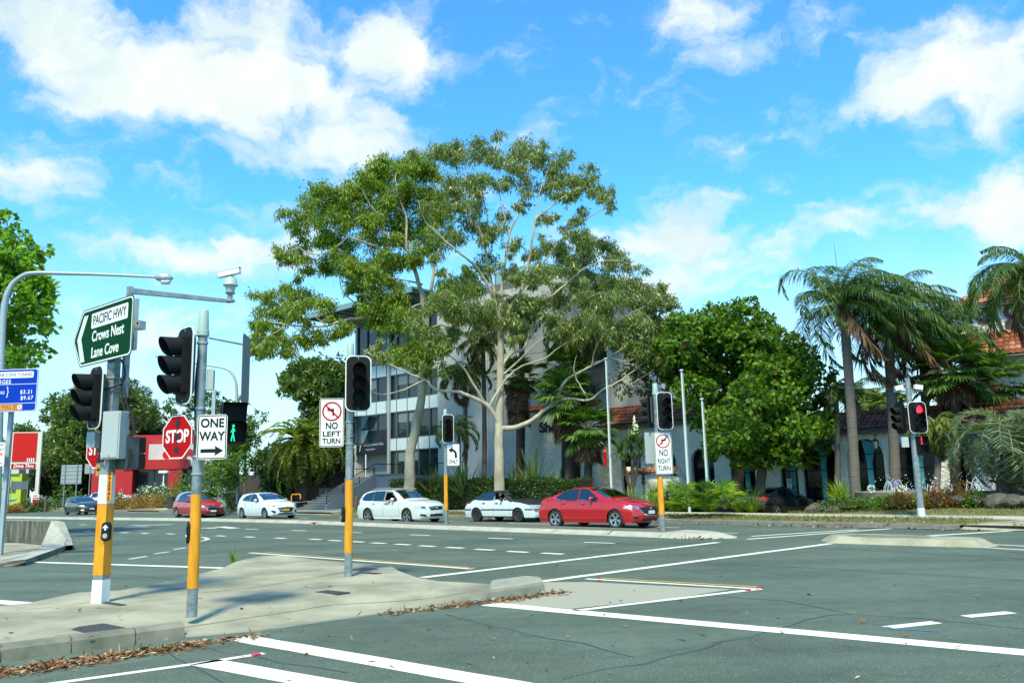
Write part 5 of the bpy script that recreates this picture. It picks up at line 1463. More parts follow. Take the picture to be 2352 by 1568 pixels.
HATCH = dict(L=4.30, W=1.78, wr=.315, xr=.82, xf=3.47, rim=.68, spokes=7, double=False,
    top=[(0, .60), (.04, .96), (.10, 1.08), (.30, 1.32), (.46, 1.42), (.9, 1.455), (1.5, 1.47), (1.95, 1.465), (2.25, 1.42), (2.6, 1.30), (3.12, 1.05), (3.3, 1.0), (3.8, .93), (4.08, .84), (4.22, .76), (4.30, .66)],
    belt=[(0, 1.0), (.8, 1.0), (2.0, .965), (3.1, .93), (4.3, .80)], ws=(3.10, 2.22), rw=(.14, .42),
    side=[([(.78, 1.07), (1.1, 1.01), (1.62, .99)], [(.78, 1.09), (1.05, 1.28), (1.62, 1.375)]), ([(1.70, .985), (2.75, .955)], [(1.70, 1.38), (2.15, 1.36), (2.75, 1.0)])],
    handles=[(1.20, .88), (2.02, .86)], seams=[[(1.66, .95), (1.62, .30)], [(2.86, .92), (2.92, .38)], [(1.02, .98), (1.0, .72), (1.12, .50)], [(1.1, .29), (2.95, .29)]], extra=ex_hatch)
WHT_C = paint('white_car_paint', (.66, .73, .74), .22)
car('white hatchback with yellow number plate waiting behind the median', on_road(C3(152, 838), 0, HATCH), HD - .05, HATCH, WHT_C, wheelm=mat('alloy_mid', (.28, .30, .30), .3, .8))

def ex_lift(t, sp, ep, tp, X, warp, ys):
    ep('grille', [(0, .60), (.42, .60), (.42, .72), (0, .72)], PLAST); ep('grille_bar', [(0, .65), (.42, .65), (.42, .672), (0, .672)], CHROME, off=.012, nz=1)
    ep('headlamp', [(.44, .60), (.78, .60), (.78, .72), (.44, .72)], LAMP_W, off=.008); sp('headlamp', [(3.98, .61), (4.2, .60)], [(3.98, .71), (4.2, .72)], LAMP_W, .007)
    ep('bumper_strip', [(0, .51), (.8, .51), (.8, .555), (0, .555)], PLAST, off=.014, nz=1); ep('indicator', [(.55, .44), (.74, .44), (.74, .48), (.55, .48)], LAMP_A, off=.01)
    ep('lower_intake', [(0, .40), (.45, .40), (.45, .48), (0, .48)], PLAST)
    plate_obj(t, X(4.2) + .025, .42, PLATE_Y)
    sp('side_strip', [(0.02, .50), (.50, .50)], [(.02, .545), (.50, .545)], PLAST, .012, nz=1); sp('side_strip', [(1.12, .50), (3.1, .50)], [(1.12, .545), (3.1, .545)], PLAST, .012, nz=1); sp('side_strip', [(3.68, .51), (4.18, .51)], [(3.68, .555), (4.18, .555)], PLAST, .012, nz=1)
    sp('tail_lamp', [(0, .70), (.14, .70)], [(0, .86), (.14, .86)], LAMP_R, .006)
    ep('tail_lamp', [(.35, .70), (.78, .70), (.78, .86), (.35, .86)], LAMP_R, front=False)
    sp('black_sill', [(1.12, .20), (3.1, .20)], [(1.12, .25), (3.1, .25)], PLAST, .01, nz=1)
LIFT = dict(L=4.215, W=1.655, wr=.295, xr=.82, xf=3.25, rim=.62, spokes=8, double=False, bow=.14, bowr=.10, ft=.06, rt=.05, tum=.34, sm=.12,
    top=[(0, .62), (.03, .86), (.10, .925), (.40, .96), (.75, 1.10), (1.25, 1.29), (1.6, 1.335), (2.2, 1.34), (2.35, 1.31), (2.95, .96), (3.1, .925), (3.7, .87), (4.1, .79), (4.215, .70)],
    belt=[(0, .86), (.8, .90), (2.9, .885), (4.215, .76)], ws=(2.92, 2.33), rw=(.42, 1.2), nose=[(.15, -.05), (.3, 0), (.6, 0), (.8, -.05)],
    side=[([(.70, .96), (1.12, .93)], [(.70, 1.0), (1.12, 1.20)]), ([(1.17, .93), (1.83, .92)], [(1.17, 1.22), (1.50, 1.275), (1.83, 1.28)]), ([(1.90, .92), (2.66, .915)], [(1.90, 1.28), (2.27, 1.265), (2.66, .99)], 'open')],
    handles=[(1.28, .80), (2.05, .80)], hm=PLAST, mirm=PLAST, black_top=True, seams=[[(1.87, .90), (1.85, .28)], [(2.78, .88), (2.80, .30)], [(1.14, .90), (1.12, .60)]], extra=ex_lift)
lloc = on_road(C4(250, 862), 0, LIFT)
car('old white liftback with black roof and bonnet, partly hidden by the red sedan', lloc, HD + .02, LIFT, paint('old_white_paint', (.62, .70, .68), .4), wheelm=mat('steel_wheel', (.02, .02, .022), .5))

def ex_cruze(t, sp, ep, tp, X, warp, ys):
    ep('grille', [(0, .45), (.34, .46), (.40, .60), (0, .62)], PLAST); ep('grille', [(0, .66), (.40, .66), (.42, .73), (0, .74)], PLAST)
    ep('grille_frame', [(0, .625), (.42, .62), (.43, .655), (0, .66)], CHROME, off=.012, nz=1); ep('grille_frame', [(0, .43), (.34, .44), (.36, .465), (0, .455)], CHROME, off=.012, nz=1); ep('grille_frame', [(.35, .45), (.44, .60), (.40, .61), (.32, .46)], CHROME, off=.012, nz=1)
    ep('headlamp', [(.50, .60), (.80, .64), (.80, .80), (.52, .74)], LAMP_W, off=.008); sp('headlamp', [(4.16, .68), (4.6, .62)], [(4.16, .76), (4.6, .81)], LAMP_W, .007)
    ep('lower_intake', [(0, .26), (.5, .27), (.46, .35), (0, .35)], PLAST); ep('fog_recess', [(.56, .30), (.78, .34), (.78, .44), (.60, .40)], PLAST, off=.008)
    plate_obj(t, X(4.6) + .02, .40, PLATE_W); badge(t, X(4.6) - .0, .69)
CRUZE = dict(SEDAN); CRUZE.update(L=4.6, xr=.98, xf=3.665, extra=ex_cruze, chrome_line=None, glass=GLASS, spokes=5)
car('red sedan with split chrome grille, half behind the yellow sleeve of the round post', on_road(((600 + 350 / 3.36) * .5742, (1900 + 566 / 3.36) * .5742), 0, CRUZE), HD - .08, CRUZE, paint('cherry_red_paint', (.42, .008, .02), .22))

SUV = dict(HATCH); SUV.update(L=4.55, W=1.82, xr=.95, xf=3.62, wr=.34, dx=.06, extra=None, handles=[], seams=[], top=[(x * 4.55 / 4.3, z * 1.12) for x, z in HATCH['top']], belt=[(x * 4.55 / 4.3, z * 1.12) for x, z in HATCH['belt']], ws=(3.28, 2.36), rw=(.16, .45),
    side=[([(x * 1.058, z * 1.12) for x, z in a], [(x * 1.058, z * 1.12) for x, z in b]) for a, b in HATCH['side']])
sp_ = gp(402, 1192 - 3); hdv = Vector((math.cos(HD), math.sin(HD), 0)); lv = Vector((-math.sin(HD), math.cos(HD), 0))
sl = dp(395, 1180, 57.0); sl = Vector((sl.x, sl.y, 0)) + hdv * 2.2 + lv * .9
car('silver blue wagon mostly hidden behind the red sedan', sl, HD, SUV, paint('silver_blue_paint', (.30, .40, .43), .28, .4), wheelm=ALLOY_D)

def ex_polo(t, sp, ep, tp, X, warp, ys):
    ep('grille', [(0, .60), (.46, .61), (.48, .68), (0, .69)], PLAST); ep('grille_bar', [(0, .605), (.46, .615), (.46, .63), (0, .62)], CHROME, off=.012, nz=1)
    ep('headlamp', [(.48, .60), (.78, .64), (.78, .78), (.50, .71)], LAMP_W, off=.008); sp('headlamp', [(3.58, .68), (3.97, .62)], [(3.58, .76), (3.97, .78)], LAMP_W, .007)
    ep('lower_intake', [(0, .30), (.5, .31), (.46, .42), (0, .42)], PLAST); ep('fog_lamp', [(.56, .34), (.74, .36), (.74, .42), (.56, .41)], mat('lit_fog', (.8, .7, .4), .3, emit=((1, .8, .4), 2)), off=.01)
    ep('lower_trim', [(0, .26), (.7, .28), (.7, .30), (0, .28)], CHROME, off=.012, nz=1)
    plate_obj(t, X(3.97) + .02, .47, PLATE_W)
POLO = dict(HATCH); POLO.update(L=3.97, W=1.68, xr=.75, xf=3.22, wr=.30, extra=ex_polo, handles=[(1.1, .88), (1.86, .86)], glass=GLASS_D,
    top=[(x * .923, z) for x, z in HATCH['top']], belt=[(x * .923, z) for x, z in HATCH['belt']], ws=(2.86, 2.05), rw=(.13, .39), side=[([(x * .923, z) for x, z in a], [(x * .923, z) for x, z in b]) for a, b in HATCH['side']],
    seams=[[(1.53, .95), (1.50, .30)], [(2.64, .92), (2.68, .38)]])
pl_ = gp((0 + 760 / 2.851) * .5742, (1600 + 1306 / 2.851) * .5742)
car('dark grey hatchback, leftmost moving car, beyond the square post', on_road(((760 / 2.851) * .5742, (1600 + 1306 / 2.851) * .5742), 0, POLO), HD - .02, POLO, paint('graphite_paint', (.035, .05, .055), .25, .5), wheelm=ALLOY_D)

# parked cars on the driveway ramp to the right
def ex_black(t, sp, ep, tp, X, warp, ys):
    ep('tail_lamp', [(.42, .80), (.80, .80), (.80, .98), (.46, .96)], LAMP_R, front=False, off=.008); sp('tail_lamp', [(0, .80), (.32, .86)], [(0, .99), (.32, .95)], LAMP_R, .007)
    ep('boot_strip', [(0, .93), (.40, .93), (.40, .955), (0, .955)], CHROME, front=False, off=.012, nz=1)
    plate_obj(t, X(0) - .02, .80, PLATE_W, front=False)
BLK = dict(SEDAN); BLK.update(L=4.6, extra=ex_black, glass=GLASS, chrome_line=None)
hb_ = RAD(38)
def parked(label, px, py, Y, hd, S, m, z, pitch=0.0, wm=None):
    p = dp(px, py, Y); return car(label, (p.x, p.y, z), hd, S, m, 'cars parked by the restaurant', pitch=pitch, wheelm=wm)
parked('black sedan parked nose away beside the grasses, red tail lamps towards the road', 1786, 1160, 39.5, hb_, BLK, paint('black_car_paint', (.006, .007, .009), .18), -.26, RAD(1.5))
parked('pale silver hatchback low on the ramp beyond the black sedan', 1872, 1165, 43.5, RAD(44), SUV, paint('pale_silver_paint', (.42, .50, .52), .25, .3), -1.05, RAD(5))
parked('dark car with red tail lamp behind the rock wall planting', 1938, 1165, 42.0, RAD(36), BLK, paint('navy_car_paint', (.01, .012, .02), .2), -.85)
# vehicles in the takeaway's car park
def far_car(label, px, py, Y, hd, S, m):
    p = dp(px, py, Y); return car(label, (p.x, p.y, gz(p.x, p.y)), hd, S, m, 'cars in the takeaway car park', detail=False)
FAR = dict(HATCH); FAR.update(dx=.08, extra=None, seams=[], handles=[])
far_car('white car parked under the trees left of the takeaway', 288, 1140, 92, RAD(-60), FAR, WHT_C)
def ex_ute(t, sp, ep, tp, X, warp, ys):
    b = MB()
    for k in (-1, 1): b.tube([(X(.3), k * .62, 1.0), (X(1.5), k * .62, 1.34)], .03, 6)
    b.build('sports_bar', CHROME, t)
UTE = dict(FAR); UTE.update(L=5.1, xr=1.2, xf=4.25, wr=.36, top=[(0, .6), (.05, 1.02), (1.9, 1.03), (2.0, 1.1), (2.25, 1.55), (3.1, 1.6), (3.4, 1.5), (3.9, 1.12), (4.8, 1.02), (5.1, .8)], belt=[(0, 1.0), (5.1, .9)], ws=(3.88, 3.3), rw=(2.02, 2.2),
    side=[([(2.35, 1.06), (3.0, 1.05)], [(2.35, 1.45), (3.0, 1.5)]), ([(3.06, 1.05), (3.7, 1.05)], [(3.06, 1.5), (3.3, 1.48), (3.7, 1.1)])], extra=ex_ute, sm=.1)
far_car('white utility parked behind the dark grey hatchback', 228, 1141, 86, RAD(-20), UTE, WHT_C)

# drivers
SKIN = mat('skin', (.42, .20, .13), .55); HAIR = mat('dark_hair', (.02, .012, .008), .7); SHIRT = mat('dark_shirt', (.03, .035, .05), .8)
def skin_body(name, verts, edges, radii, m, parent, root=0, sub=2):
    me = bpy.data.meshes.new(name); me.from_pydata(verts, edges, []); me.materials.append(m)
    o = bpy.data.objects.new(name, me); COL.objects.link(o); o.parent = parent
    o.modifiers.new('skin', 'SKIN'); sv_ = me.skin_vertices[0].data
    for i, r in enumerate(radii): sv_[i].radius = (r, r); sv_[i].use_root = (i == root)
    s = o.modifiers.new('sub', 'SUBSURF'); s.levels = sub; s.render_levels = sub
    o.modifiers['skin'].use_smooth_shade = True
    return o
def driver(label, loc, heading, arm_out, seat=(.0, -.37, .52)):
    """seated figure; local +X forward, right side (-Y) towards the road"""
    t = thing('person', label, 'person', loc, heading, 'drivers')
    x, y, z = seat
    V = [(x, y, z + .08), (x - .06, y, z + .30), (x - .10, y, z + .50), (x - .08, y, z + .60), (x - .05, y, z + .68), (x - .04, y, z + .80), (x - .03, y, z + .86)]
    R = [.16, .16, .17, .075, .085, .105, .07]
    E = [(i, i + 1) for i in range(6)]
    def limb(a, pts, rr):
        p = a
        for q, r in zip(pts, rr): V.append(q); R.append(r); E.append((p, len(V) - 1)); p = len(V) - 1
        return p
    limb(0, [(x + .40, y - .09, z + .14), (x + .72, y - .10, z - .10)], [.085, .06]); limb(0, [(x + .40, y + .09, z + .14), (x + .72, y + .10, z - .10)], [.085, .06])
    limb(2, [(x - .08, y + .20, z + .47), (x + .08, y + .25, z + .26), (x + .36, y + .14, z + .34), (x + .44, y + .10, z + .36)], [.065, .05, .038, .035])
    if arm_out:
        w = limb(2, [(x - .08, y - .20, z + .47), (x + .04, y - .44, z + .46), (x - .03, y - .56, z + .455), (x - .22, y - .575, z + .465), (x - .31, y - .58, z + .47)], [.065, .05, .046, .034, .03])
    else:
        w = limb(2, [(x - .08, y - .20, z + .47), (x + .06, y - .27, z + .26), (x + .34, y - .16, z + .34), (x + .44, y - .10, z + .36)], [.065, .05, .038, .035])
    hx = Vector(V[w])
    dirn = Vector((-1, 0, -.05)) if arm_out else Vector((1, .15, .15))
    for k in range(4):
        off = Vector((0, 0, (k - 1.5) * .018)) if arm_out else Vector((0, 0, (k - 1.5) * .018))
        p1 = hx + dirn * .06 + off; p2 = p1 + dirn * (.035 + .006 * (k in (1, 2))) + Vector((0, .012, -.008)); i0 = len(V)
        V.append(tuple(p1)); R.append(.010); E.append((w, i0)); V.append(tuple(p2)); R.append(.008); E.append((i0, i0 + 1))
    th_ = hx + dirn * .02 + Vector((0, 0, .035)); V.append(tuple(th_)); R.append(.010); E.append((w, len(V) - 1))
    skin_body('body', V, E, R, SKIN, t)
    b = MB(); b.ball((x - .075, y, z + .83), (.105, .088, .09), 12); b.build('hair', HAIR, t, smooth=60)
    b = MB(); b.tube([(x + .0, y, z + .02), (x - .05, y, z + .28), (x - .10, y, z + .50), (x - .09, y, z + .57)], [.20, .215, .225, .09], 14); b.tube([(x - .10, y - .18, z + .50), (x - .02, y - .30 if arm_out else y - .25, z + .46 if arm_out else z + .34)], [.085, .07], 10); b.tube([(x - .10, y + .18, z + .50), (x - .0, y + .24, z + .36)], [.085, .07], 10)
    b.build('shirt', SHIRT, t, smooth=60)
    f = MB(); hc = Vector((x - .03, y, z + .79))
    for k in (-1, 1): f.ball((hc.x + .088, hc.y + k * .034, hc.z + .01), (.012, .014, .009), 8)
    f.build('eyes', BLACK, t)
    f = MB(); f.ball((hc.x + .098, hc.y, hc.z - .02), (.022, .015, .024), 8); f.build('nose', SKIN, t, smooth=60)
    f = MB(); f.ball((hc.x + .085, hc.y, hc.z - .062), (.012, .028, .007), 8); f.build('mouth', mat('lips', (.25, .07, .06), .5), t)
    f = MB()
    for k in (-1, 1): f.ball((hc.x - .01, hc.y + k * .098, hc.z), (.022, .012, .034), 8)
    f.build('ears', SKIN, t, smooth=60)
    return t
driver('driver of the white station wagon with one bare arm out of the window', wloc, HD, True, seat=(2.62 - 4.775 / 2, -.37, .52))
driver('driver in dark shirt seen through the open window of the old liftback', lloc, HD + .02, False, seat=(2.28 - 4.215 / 2, -.35, .42))
# ------------------------------------------------------------------ buildings
BR = math.atan2(-.6704, .742)
def BT(t, n, z=0.0): return Vector((DV.x * t + NV.x * n, DV.y * t + NV.y * n, z))
def at_n(px, n, z=0.0):
    """point of the vertical plane n = const (parallel to the highway) below pixel column px near eye level"""
    k = ray(px, 1111 - .024 * (px - CX)); lam = n / (k.x * NV.x + k.y * NV.y); return Vector((k.x * lam, k.y * lam, z))
WALLG = mat('pale_render', (.50, .51, .475), .8, noise=(.5, .3, .7), col2=(.38, .39, .365))
WALLD = mat('dark_grey_render', (.13, .13, .14), .8)
SPAN = mat('spandrel_panel', (.50, .60, .60), .35)
TEALF = mat('teal_metal', (.09, .17, .18), .4, .2)
TEALU = mat('teal_soffit', (.16, .29, .30), .45)
MULL = mat('mullion', (.10, .13, .135), .4, .3)
FGLASS = mat('facade_glass', (.012, .022, .026), .06, 0, .7)
BLK_F = mat('black_fascia', (.008, .008, .009), .4)
STUCCO = mat('white_stucco', (.80, .78, .66), .9, noise=(1.2, .3, .7), col2=(.66, .64, .53), bump=(5, 1.0, .12))
TEALS = mat('glass_tint_stucco', (.05, .32, .34), .8, bump=(9, .9, .04))  # inner pillars: the cyan tint of the window glass is put into their colour
DGLASS = mat('tinted_glass', (.004, .008, .009), .08, 0, .2)

# --- office block
t0, n0 = -45.2, 42.0
of = thing('office_building', 'four storey office block with banded glass front and plain pale side wall', 'building', BT(t0, n0), BR)
def obx(name, x0, x1, y0, y1, z0, z1, m, parent=of):
    mb = MB(); mb.box(((x0 + x1) / 2, (y0 + y1) / 2, (z0 + z1) / 2), (x1 - x0, y1 - y0, z1 - z0)); return mb.build(name, m, parent)
obx('core', -10.1, -.02, .9, 9, .2, 15.2, WALLG)
obx('side_wall', 0, 12.9, -.35, 8, .2, 15.0, WALLG)
obx('roof_parapet', .05, 12.85, -.28, 7.9, 15.0, 15.55, WALLD)
obx('recess_wall', 12.9, 15.3, .5, 6, .2, 14.2, WALLD)
for k, z in enumerate((2.6, 5.9, 9.2, 12.1)):
    w = obx('window', 13.15, 15.05, .42, .495, z, z + 1.9, FGLASS); b = MB(); b.box((14.1, .40, z + .95), (.06, .05, 1.9)); b.build('mullion', MULL, w)
    b = MB(); b.box((14.1, .38, z - .06), (2.0, .16, .10)); b.build('sill', WALLG, w)
obx('end_wall', 15.3, 18.4, -.1, 5, .2, 10.6, mat('white_render', (.58, .60, .60), .7))
mb = MB()
for x in (2.6, 5.2, 7.8, 10.4): mb.box((x, -.352, 7.6), (.03, .02, 14.6))
for z in (5.2, 10.2): mb.box((6.4, -.352, z), (12.8, .02, .03))
mb.build('panel_joint', mat('joint_grey', (.25, .25, .26), .8), of)
# banded glass front: each storey a strip of dark windows over a strip of pale panels
bands = [(4.4, 5.3), (7.4, 8.35), (10.35, 11.3)]
wins = [(2.0, 4.4), (5.3, 7.4), (8.35, 10.35), (11.3, 14.9)]
xl, xr_ = -10.2, -.05
for z0, z1 in bands:
    s = obx('spandrel_band', xl if z0 > 5 else -6, xr_, .0, .5, z0, z1, SPAN)
    b = MB(); x = xl
    while x < xr_ + .01:
        if z0 > 5 or x > -6: b = MB(); b.box((x, -.012, (z0 + z1) / 2), (.05, .05, z1 - z0)); b.build('panel_seam', MULL, s)
        x += 1.27
for z0, z1 in wins:
    w = obx('window_strip', xl if z0 > 5 else -6, xr_, .12, .45, z0, z1, FGLASS)
    b = MB(); x = xl
    while x < xr_ + .01:
        if z0 > 5 or x > -6: b.box((x, .07, (z0 + z1) / 2), (.07, .14, z1 - z0))
        x += 1.27
    for zz in ((z0 + .04), (z1 - .04)): b.box(((xl if z0 > 5 else -6) / 2, .08, zz), (-(xl if z0 > 5 else -6), .10, .07))
    b.build('mullion', MULL, w)
    if z0 < 11:       # blinds drawn behind a few panes
        for k in (1, 4, 5):
            if z0 > 5 or k > 3: b = MB(); b.box((xl + 1.27 * (k + .5), .115, z1 - .45), (1.1, .01, .8)); b.build('blind', mat('blind', (.16, .20, .20), .6), w)
obx('drain_pipe', -6.1, -5.85, -.16, .0, .3, 14.9, mat('pipe_white', (.30, .34, .34), .4))
obx('corner_column', -10.45, -10.2, -.05, .9, .3, 15.2, WALLG)
obx('base_wall', -6, 0, -.02, .6, .2, 2.0, WALLD)
# roof canopy
mb = MB(); mb.box((-6.5, .2, 15.95), (13.6, 6.6, .16)); cn = mb.build('roof_canopy', TEALF, of)
mb = MB(); mb.box((-6.5, -3.12, 15.80), (13.6, .12, .42)); mb.box((-13.3, .2, 15.80), (.12, 6.6, .42)); mb.build('canopy_fascia', TEALU, cn)
mb = MB()
for k in range(12): mb.box((-12.8 + k * 1.15, -.1, 15.82), (.09, 6.0, .12))
mb.build('canopy_rib', TEALU, cn)
mb = MB()
for x in (-10.3, -5.5, -.8): mb.tube([(x, -.1, 15.0), (x, -2.9, 15.75)], .07, 6)
mb.build('canopy_strut', TEALF, cn)
obx('clerestory', -9.8, -.3, .6, 12, 15.2, 15.85, mat('white_render', (.6, .6, .6), .7))
ph = obx('penthouse', 3.0, 7.5, 3.0, 7, 15.0, 17.6, mat('penthouse_glass', (.22, .36, .38), .2))
b = MB()
for k in range(5): b.box((3.0 + k * 1.1, 2.96, 16.4), (.06, .06, 2.4))
b.build('mullion', TEALF, ph)
# entrance under the black fascia
obx('entry_back', -10.1, -6, 2.4, 2.6, 2.0, 6.3, BLK_F); obx('entry_floor', -10.3, -6, -.4, 2.4, .2, 2.08, WALLD)
fs = obx('fascia', -10.2, -6.12, -.05, .25, 4.25, 6.1, BLK_F)
lettering('Australia Cosmetic Clinics', .30, mat('fascia_letters', (.5, .52, .5), .5), of, (-7.9, -.07, 5.0), sx=.78)
lettering('Surgical Excellence', .20, MATS['fascia_letters'], of, (-8.3, -.07, 4.62), sx=.8)
flat([(-9.75, 4.5), (-9.66, 4.5), (-9.55, 5.0), (-9.62, 5.3), (-9.5, 5.45), (-9.72, 5.3), (-9.66, 5.0)], -.07, MATS['fascia_letters'], of, 'fascia_symbol')
gb_ = mat('glass_block', (.30, .40, .36), .2, emit=((.5, .75, .6), .12))
mb = MB()
for i in range(10):
    for j in range(5): mb.box((-9.6 + i * .21, 2.2, 2.75 + j * .21), (.185, .1, .185))
mb.build('glass_block_panel', gb_, of)
obx('entry_door', -7.2, -6.3, 2.28, 2.39, 2.08, 4.2, mat('door_glass', (.04, .07, .065), .1))

# --- stairs up to the entrance, with walls and rails
sb0 = at_n(718, 33.6)
tS = DV.x * sb0.x + DV.y * sb0.y
stt = thing('staircase', 'wide concrete stairs with black rails climbing to the office entrance', 'stairs', BT(tS, 33.6), BR)
nst, rise, going, wst = 11, .165, .36, 3.3
zb_ = gz(*BT(tS, 33.6)[:2])
mb = MB()
for k in range(nst): mb.box((k * 0 + 0, k * going + going / 2 + (nst - k) * going / 2 - going / 2, zb_ + (k + .5) * rise), (wst, (nst - k) * going, rise - .0))
for k in range(nst): mb.box((0, k * going + .02, zb_ + (k + 1) * rise - .012), (wst, .06, .03), 0, 1)
mb.build('step', [mat('stair_concrete', (.13, .14, .135), .85), mat('stair_nosing', (.34, .35, .33), .8)], stt)
zt_ = zb_ + nst * rise; yt = nst * going
mb = MB()
pr_ = [(wst / 2 + .0, -.15, zb_ - .1), (wst / 2, -.15, zb_ + .35), (wst / 2, yt, zt_ + .55), (wst / 2, yt + 2.6, zt_ + .55), (wst / 2, yt + 2.6, zb_ - .1)]
mb.prism([Vector(p) + Vector((.3, 0, 0)) for p in pr_], (.3, 0, 0), 0); mb.build('stair_wall', mat('stair_wall', (.24, .25, .26), .8), stt)
mb = MB(); mb.box((2.2, yt + 2.0, (zb_ + zt_) / 2 + .2), (8.0, 4.0, zt_ - zb_ + .3)); mb.build('landing', mat('stair_wall', (.2, .2, .2), .8), stt)
for xx in (-wst / 2 + .05, wst / 2 + .15):
    hb_off = .0 if xx < 0 else .35
    mb = MB(); top = [(xx, -.1, zb_ + 1.0 + hb_off * .5), (xx, yt, zt_ + 1.0 + hb_off * .7), (xx, yt + 2.6, zt_ + 1.0 + hb_off * .7)]
    mb.tube(top, .03, 6)
    for q in range(1, 6): mb.tube([Vector(p) - Vector((0, 0, .15 * q)) for p in top], .010, 4)
    for f in np.linspace(0, 1, 4): mb.tube([(xx, -.1 + (yt + .1) * f, zb_ + (zt_ - zb_) * f), (xx, -.1 + (yt + .1) * f, zb_ + (zt_ - zb_) * f + 1.0)], .025, 4)
    mb.tube([(xx, yt + 2.6, zt_), (xx, yt + 2.6, zt_ + 1.1)], .025, 4)
    mb.build('handrail', BLACK_M, stt)
# rail of the ramp in front of the glass
rl = thing('ramp_rail', 'black ramp railing behind the left gum trunk', 'railing', BT(-41, 38.2), BR)
mb = MB(); top = [(-5.2, 0, 2.0), (-1.2, 0, 3.1), (2.0, 0, 3.1)]
mb.tube(top, .03, 6)
for q in range(1, 6): mb.tube([Vector(p) - Vector((0, 0, .15 * q)) for p in top], .012, 4)
for x, z in ((-5.2, 2.0), (-3.2, 2.55), (-1.2, 3.1), (.4, 3.1), (2.0, 3.1)): mb.tube([(x, 0, .5), (x, 0, z)], .025, 4)
mb.build('rail', BLACK_M, rl)
mb = MB(); mb.prism([(-5.4, .1, .3), (-1.2, .1, 1.9), (2.2, .1, 1.9), (2.2, .1, .3)][::-1], (0, -.2, 0)); mb.build('ramp_wall', WALLD, rl)
yr = thing('yellow_rail', 'bent yellow pipe rail at the left foot of the stairs', 'rail', BT(tS - 1.75, 33.3), BR)
mb = MB(); mb.tube([(-.35, 0, .2), (-.35, 0, 1.15), (-.30, .02, 1.25), (.55, .1, 1.25), (.6, .1, 1.18), (.6, .1, .9)], .045, 8); mb.build('pipe', YEL, yr, smooth=60)
ub = thing('utility_box', 'grey green service cabinet under the palm left of the stairs', 'cabinet', BT(tS - 4.3, 37.5), BR)
mb = MB(); mb.prism(rrect(1.15, 1.2, .03, 2, y=0, z=gz(*BT(tS - 4.3, 37.5)[:2]) + .6), (0, -.6, 0)); mb.build('case', mat('cabinet_green', (.16, .19, .15), .6), ub)
mb = MB(); mb.box((.0, -.01, gz(*BT(tS - 4.3, 37.5)[:2]) + .6), (.02, .02, 1.1)); mb.build('door_gap', BLACK, ub)

# --- tiled roofs
TILE = leaf_mat('terracotta_tile', (.13, .042, .020), (.29, .085, .036), (.40, .165, .09), trans=0, rough=.6, spec=.3)
def tiled_roof(name, parent, x0, x1, ye, ze, yr_, zr, tw=.26, courses=6, hip0=0.0, hip1=0.0, ridge=True, rngseed=1):
    r = random.Random(rngseed); mb = MB(); n = int((x1 - x0) / tw)
    for c in range(courses):
        f0, f1 = c / courses, (c + 1.12) / courses
        for i in range(n):
            xa = x0 + i * tw; xm = xa + tw / 2
            fm = (f0 + f1) / 2
            if xm < x0 + hip0 * fm or xm > x1 - hip1 * fm: continue
            lift0, lift1 = .045, .0
            prev = None
            for k in range(5):
                a = PI * k / 4; xx = xm - math.cos(a) * tw * .5; up = math.sin(a) * .07
                p0 = (xx, ye + (yr_ - ye) * f0, ze + (zr - ze) * f0 + up + lift0); p1 = (xx, ye + (yr_ - ye) * f1, ze + (zr - ze) * f1 + up + lift1)
                if prev:
                    o = len(mb.v)
                cur = (p0, p1)
                if k == 0: base = len(mb.v); mb.v += [p0, p1]
                else:
                    mb.v += [p0, p1]; j = len(mb.v); mb.f.append((j - 4, j - 2, j - 1, j - 3)); mb.m.append(0)
                prev = cur
    if ridge: mb.tube([(x0 + hip0, yr_, zr + .06), (x1 - hip1, yr_, zr + .06)], .11, 8)
    o = mb.build(name, TILE, parent)
    # boards under the tiles
    b = MB(); b.poly([(x0, ye, ze - .02), (x1, ye, ze - .02), (x1 - hip1, yr_, zr - .02), (x0 + hip0, yr_, zr - .02)]); b.build('roof_lining', WALLD, o)
    return o
def arch_wall(parent, x0, x1, zb, zt, openings, m, thick=.35, name='arched_wall', y=0.0):
    """wall in the local XZ plane with round headed openings (xc, width, spring height)"""
    mb = MB(); xs_ = [x0]
    op = sorted(openings)
    def front(xa, xb, za0, za1, zb0, zb1):
        mb.poly([(xa, y, za0), (xb, y, zb0), (xb, y, zb1), (xa, y, za1)])
    x = x0
    for xc, w, sp in op:
        front(x, xc - w / 2, zb, zt, zb, zt); N_ = 14; prev = None
        mb.poly([(xc - w / 2, y, zb), (xc - w / 2, y, sp), (xc - w / 2, y + thick, sp), (xc - w / 2, y + thick, zb)]); mb.poly([(xc + w / 2, y, sp), (xc + w / 2, y, zb), (xc + w / 2, y + thick, zb), (xc + w / 2, y + thick, sp)])
        for k in range(N_ + 1):
            a = PI - PI * k / N_; p = (xc + math.cos(a) * w / 2, sp + math.sin(a) * w / 2)
            if prev:
                front(prev[0], p[0], prev[1], zt, p[1], zt)
                mb.poly([(prev[0], y, prev[1]), (p[0], y, p[1]), (p[0], y + thick, p[1]), (prev[0], y + thick, prev[1])])
            prev = p
        x = xc + w / 2
    front(x, x1, zb, zt, zb, zt)
    mb.poly([(x0, y, zt), (x1, y, zt), (x1, y + thick, zt), (x0, y + thick, zt)])
    return mb.build(name, m, parent)
rt0 = -27.0
rs_ = thing('restaurant', 'low white stucco restaurant with terracotta tiled roof and dark arched windows', 'building', BT(rt0, 40.0), BR)
def rbx(name, x0, x1, y0, y1, z0, z1, m, parent=None):
    mb = MB(); mb.box(((x0 + x1) / 2, (y0 + y1) / 2, (z0 + z1) / 2), (x1 - x0, y1 - y0, z1 - z0)); return mb.build(name, m, parent or rs_)
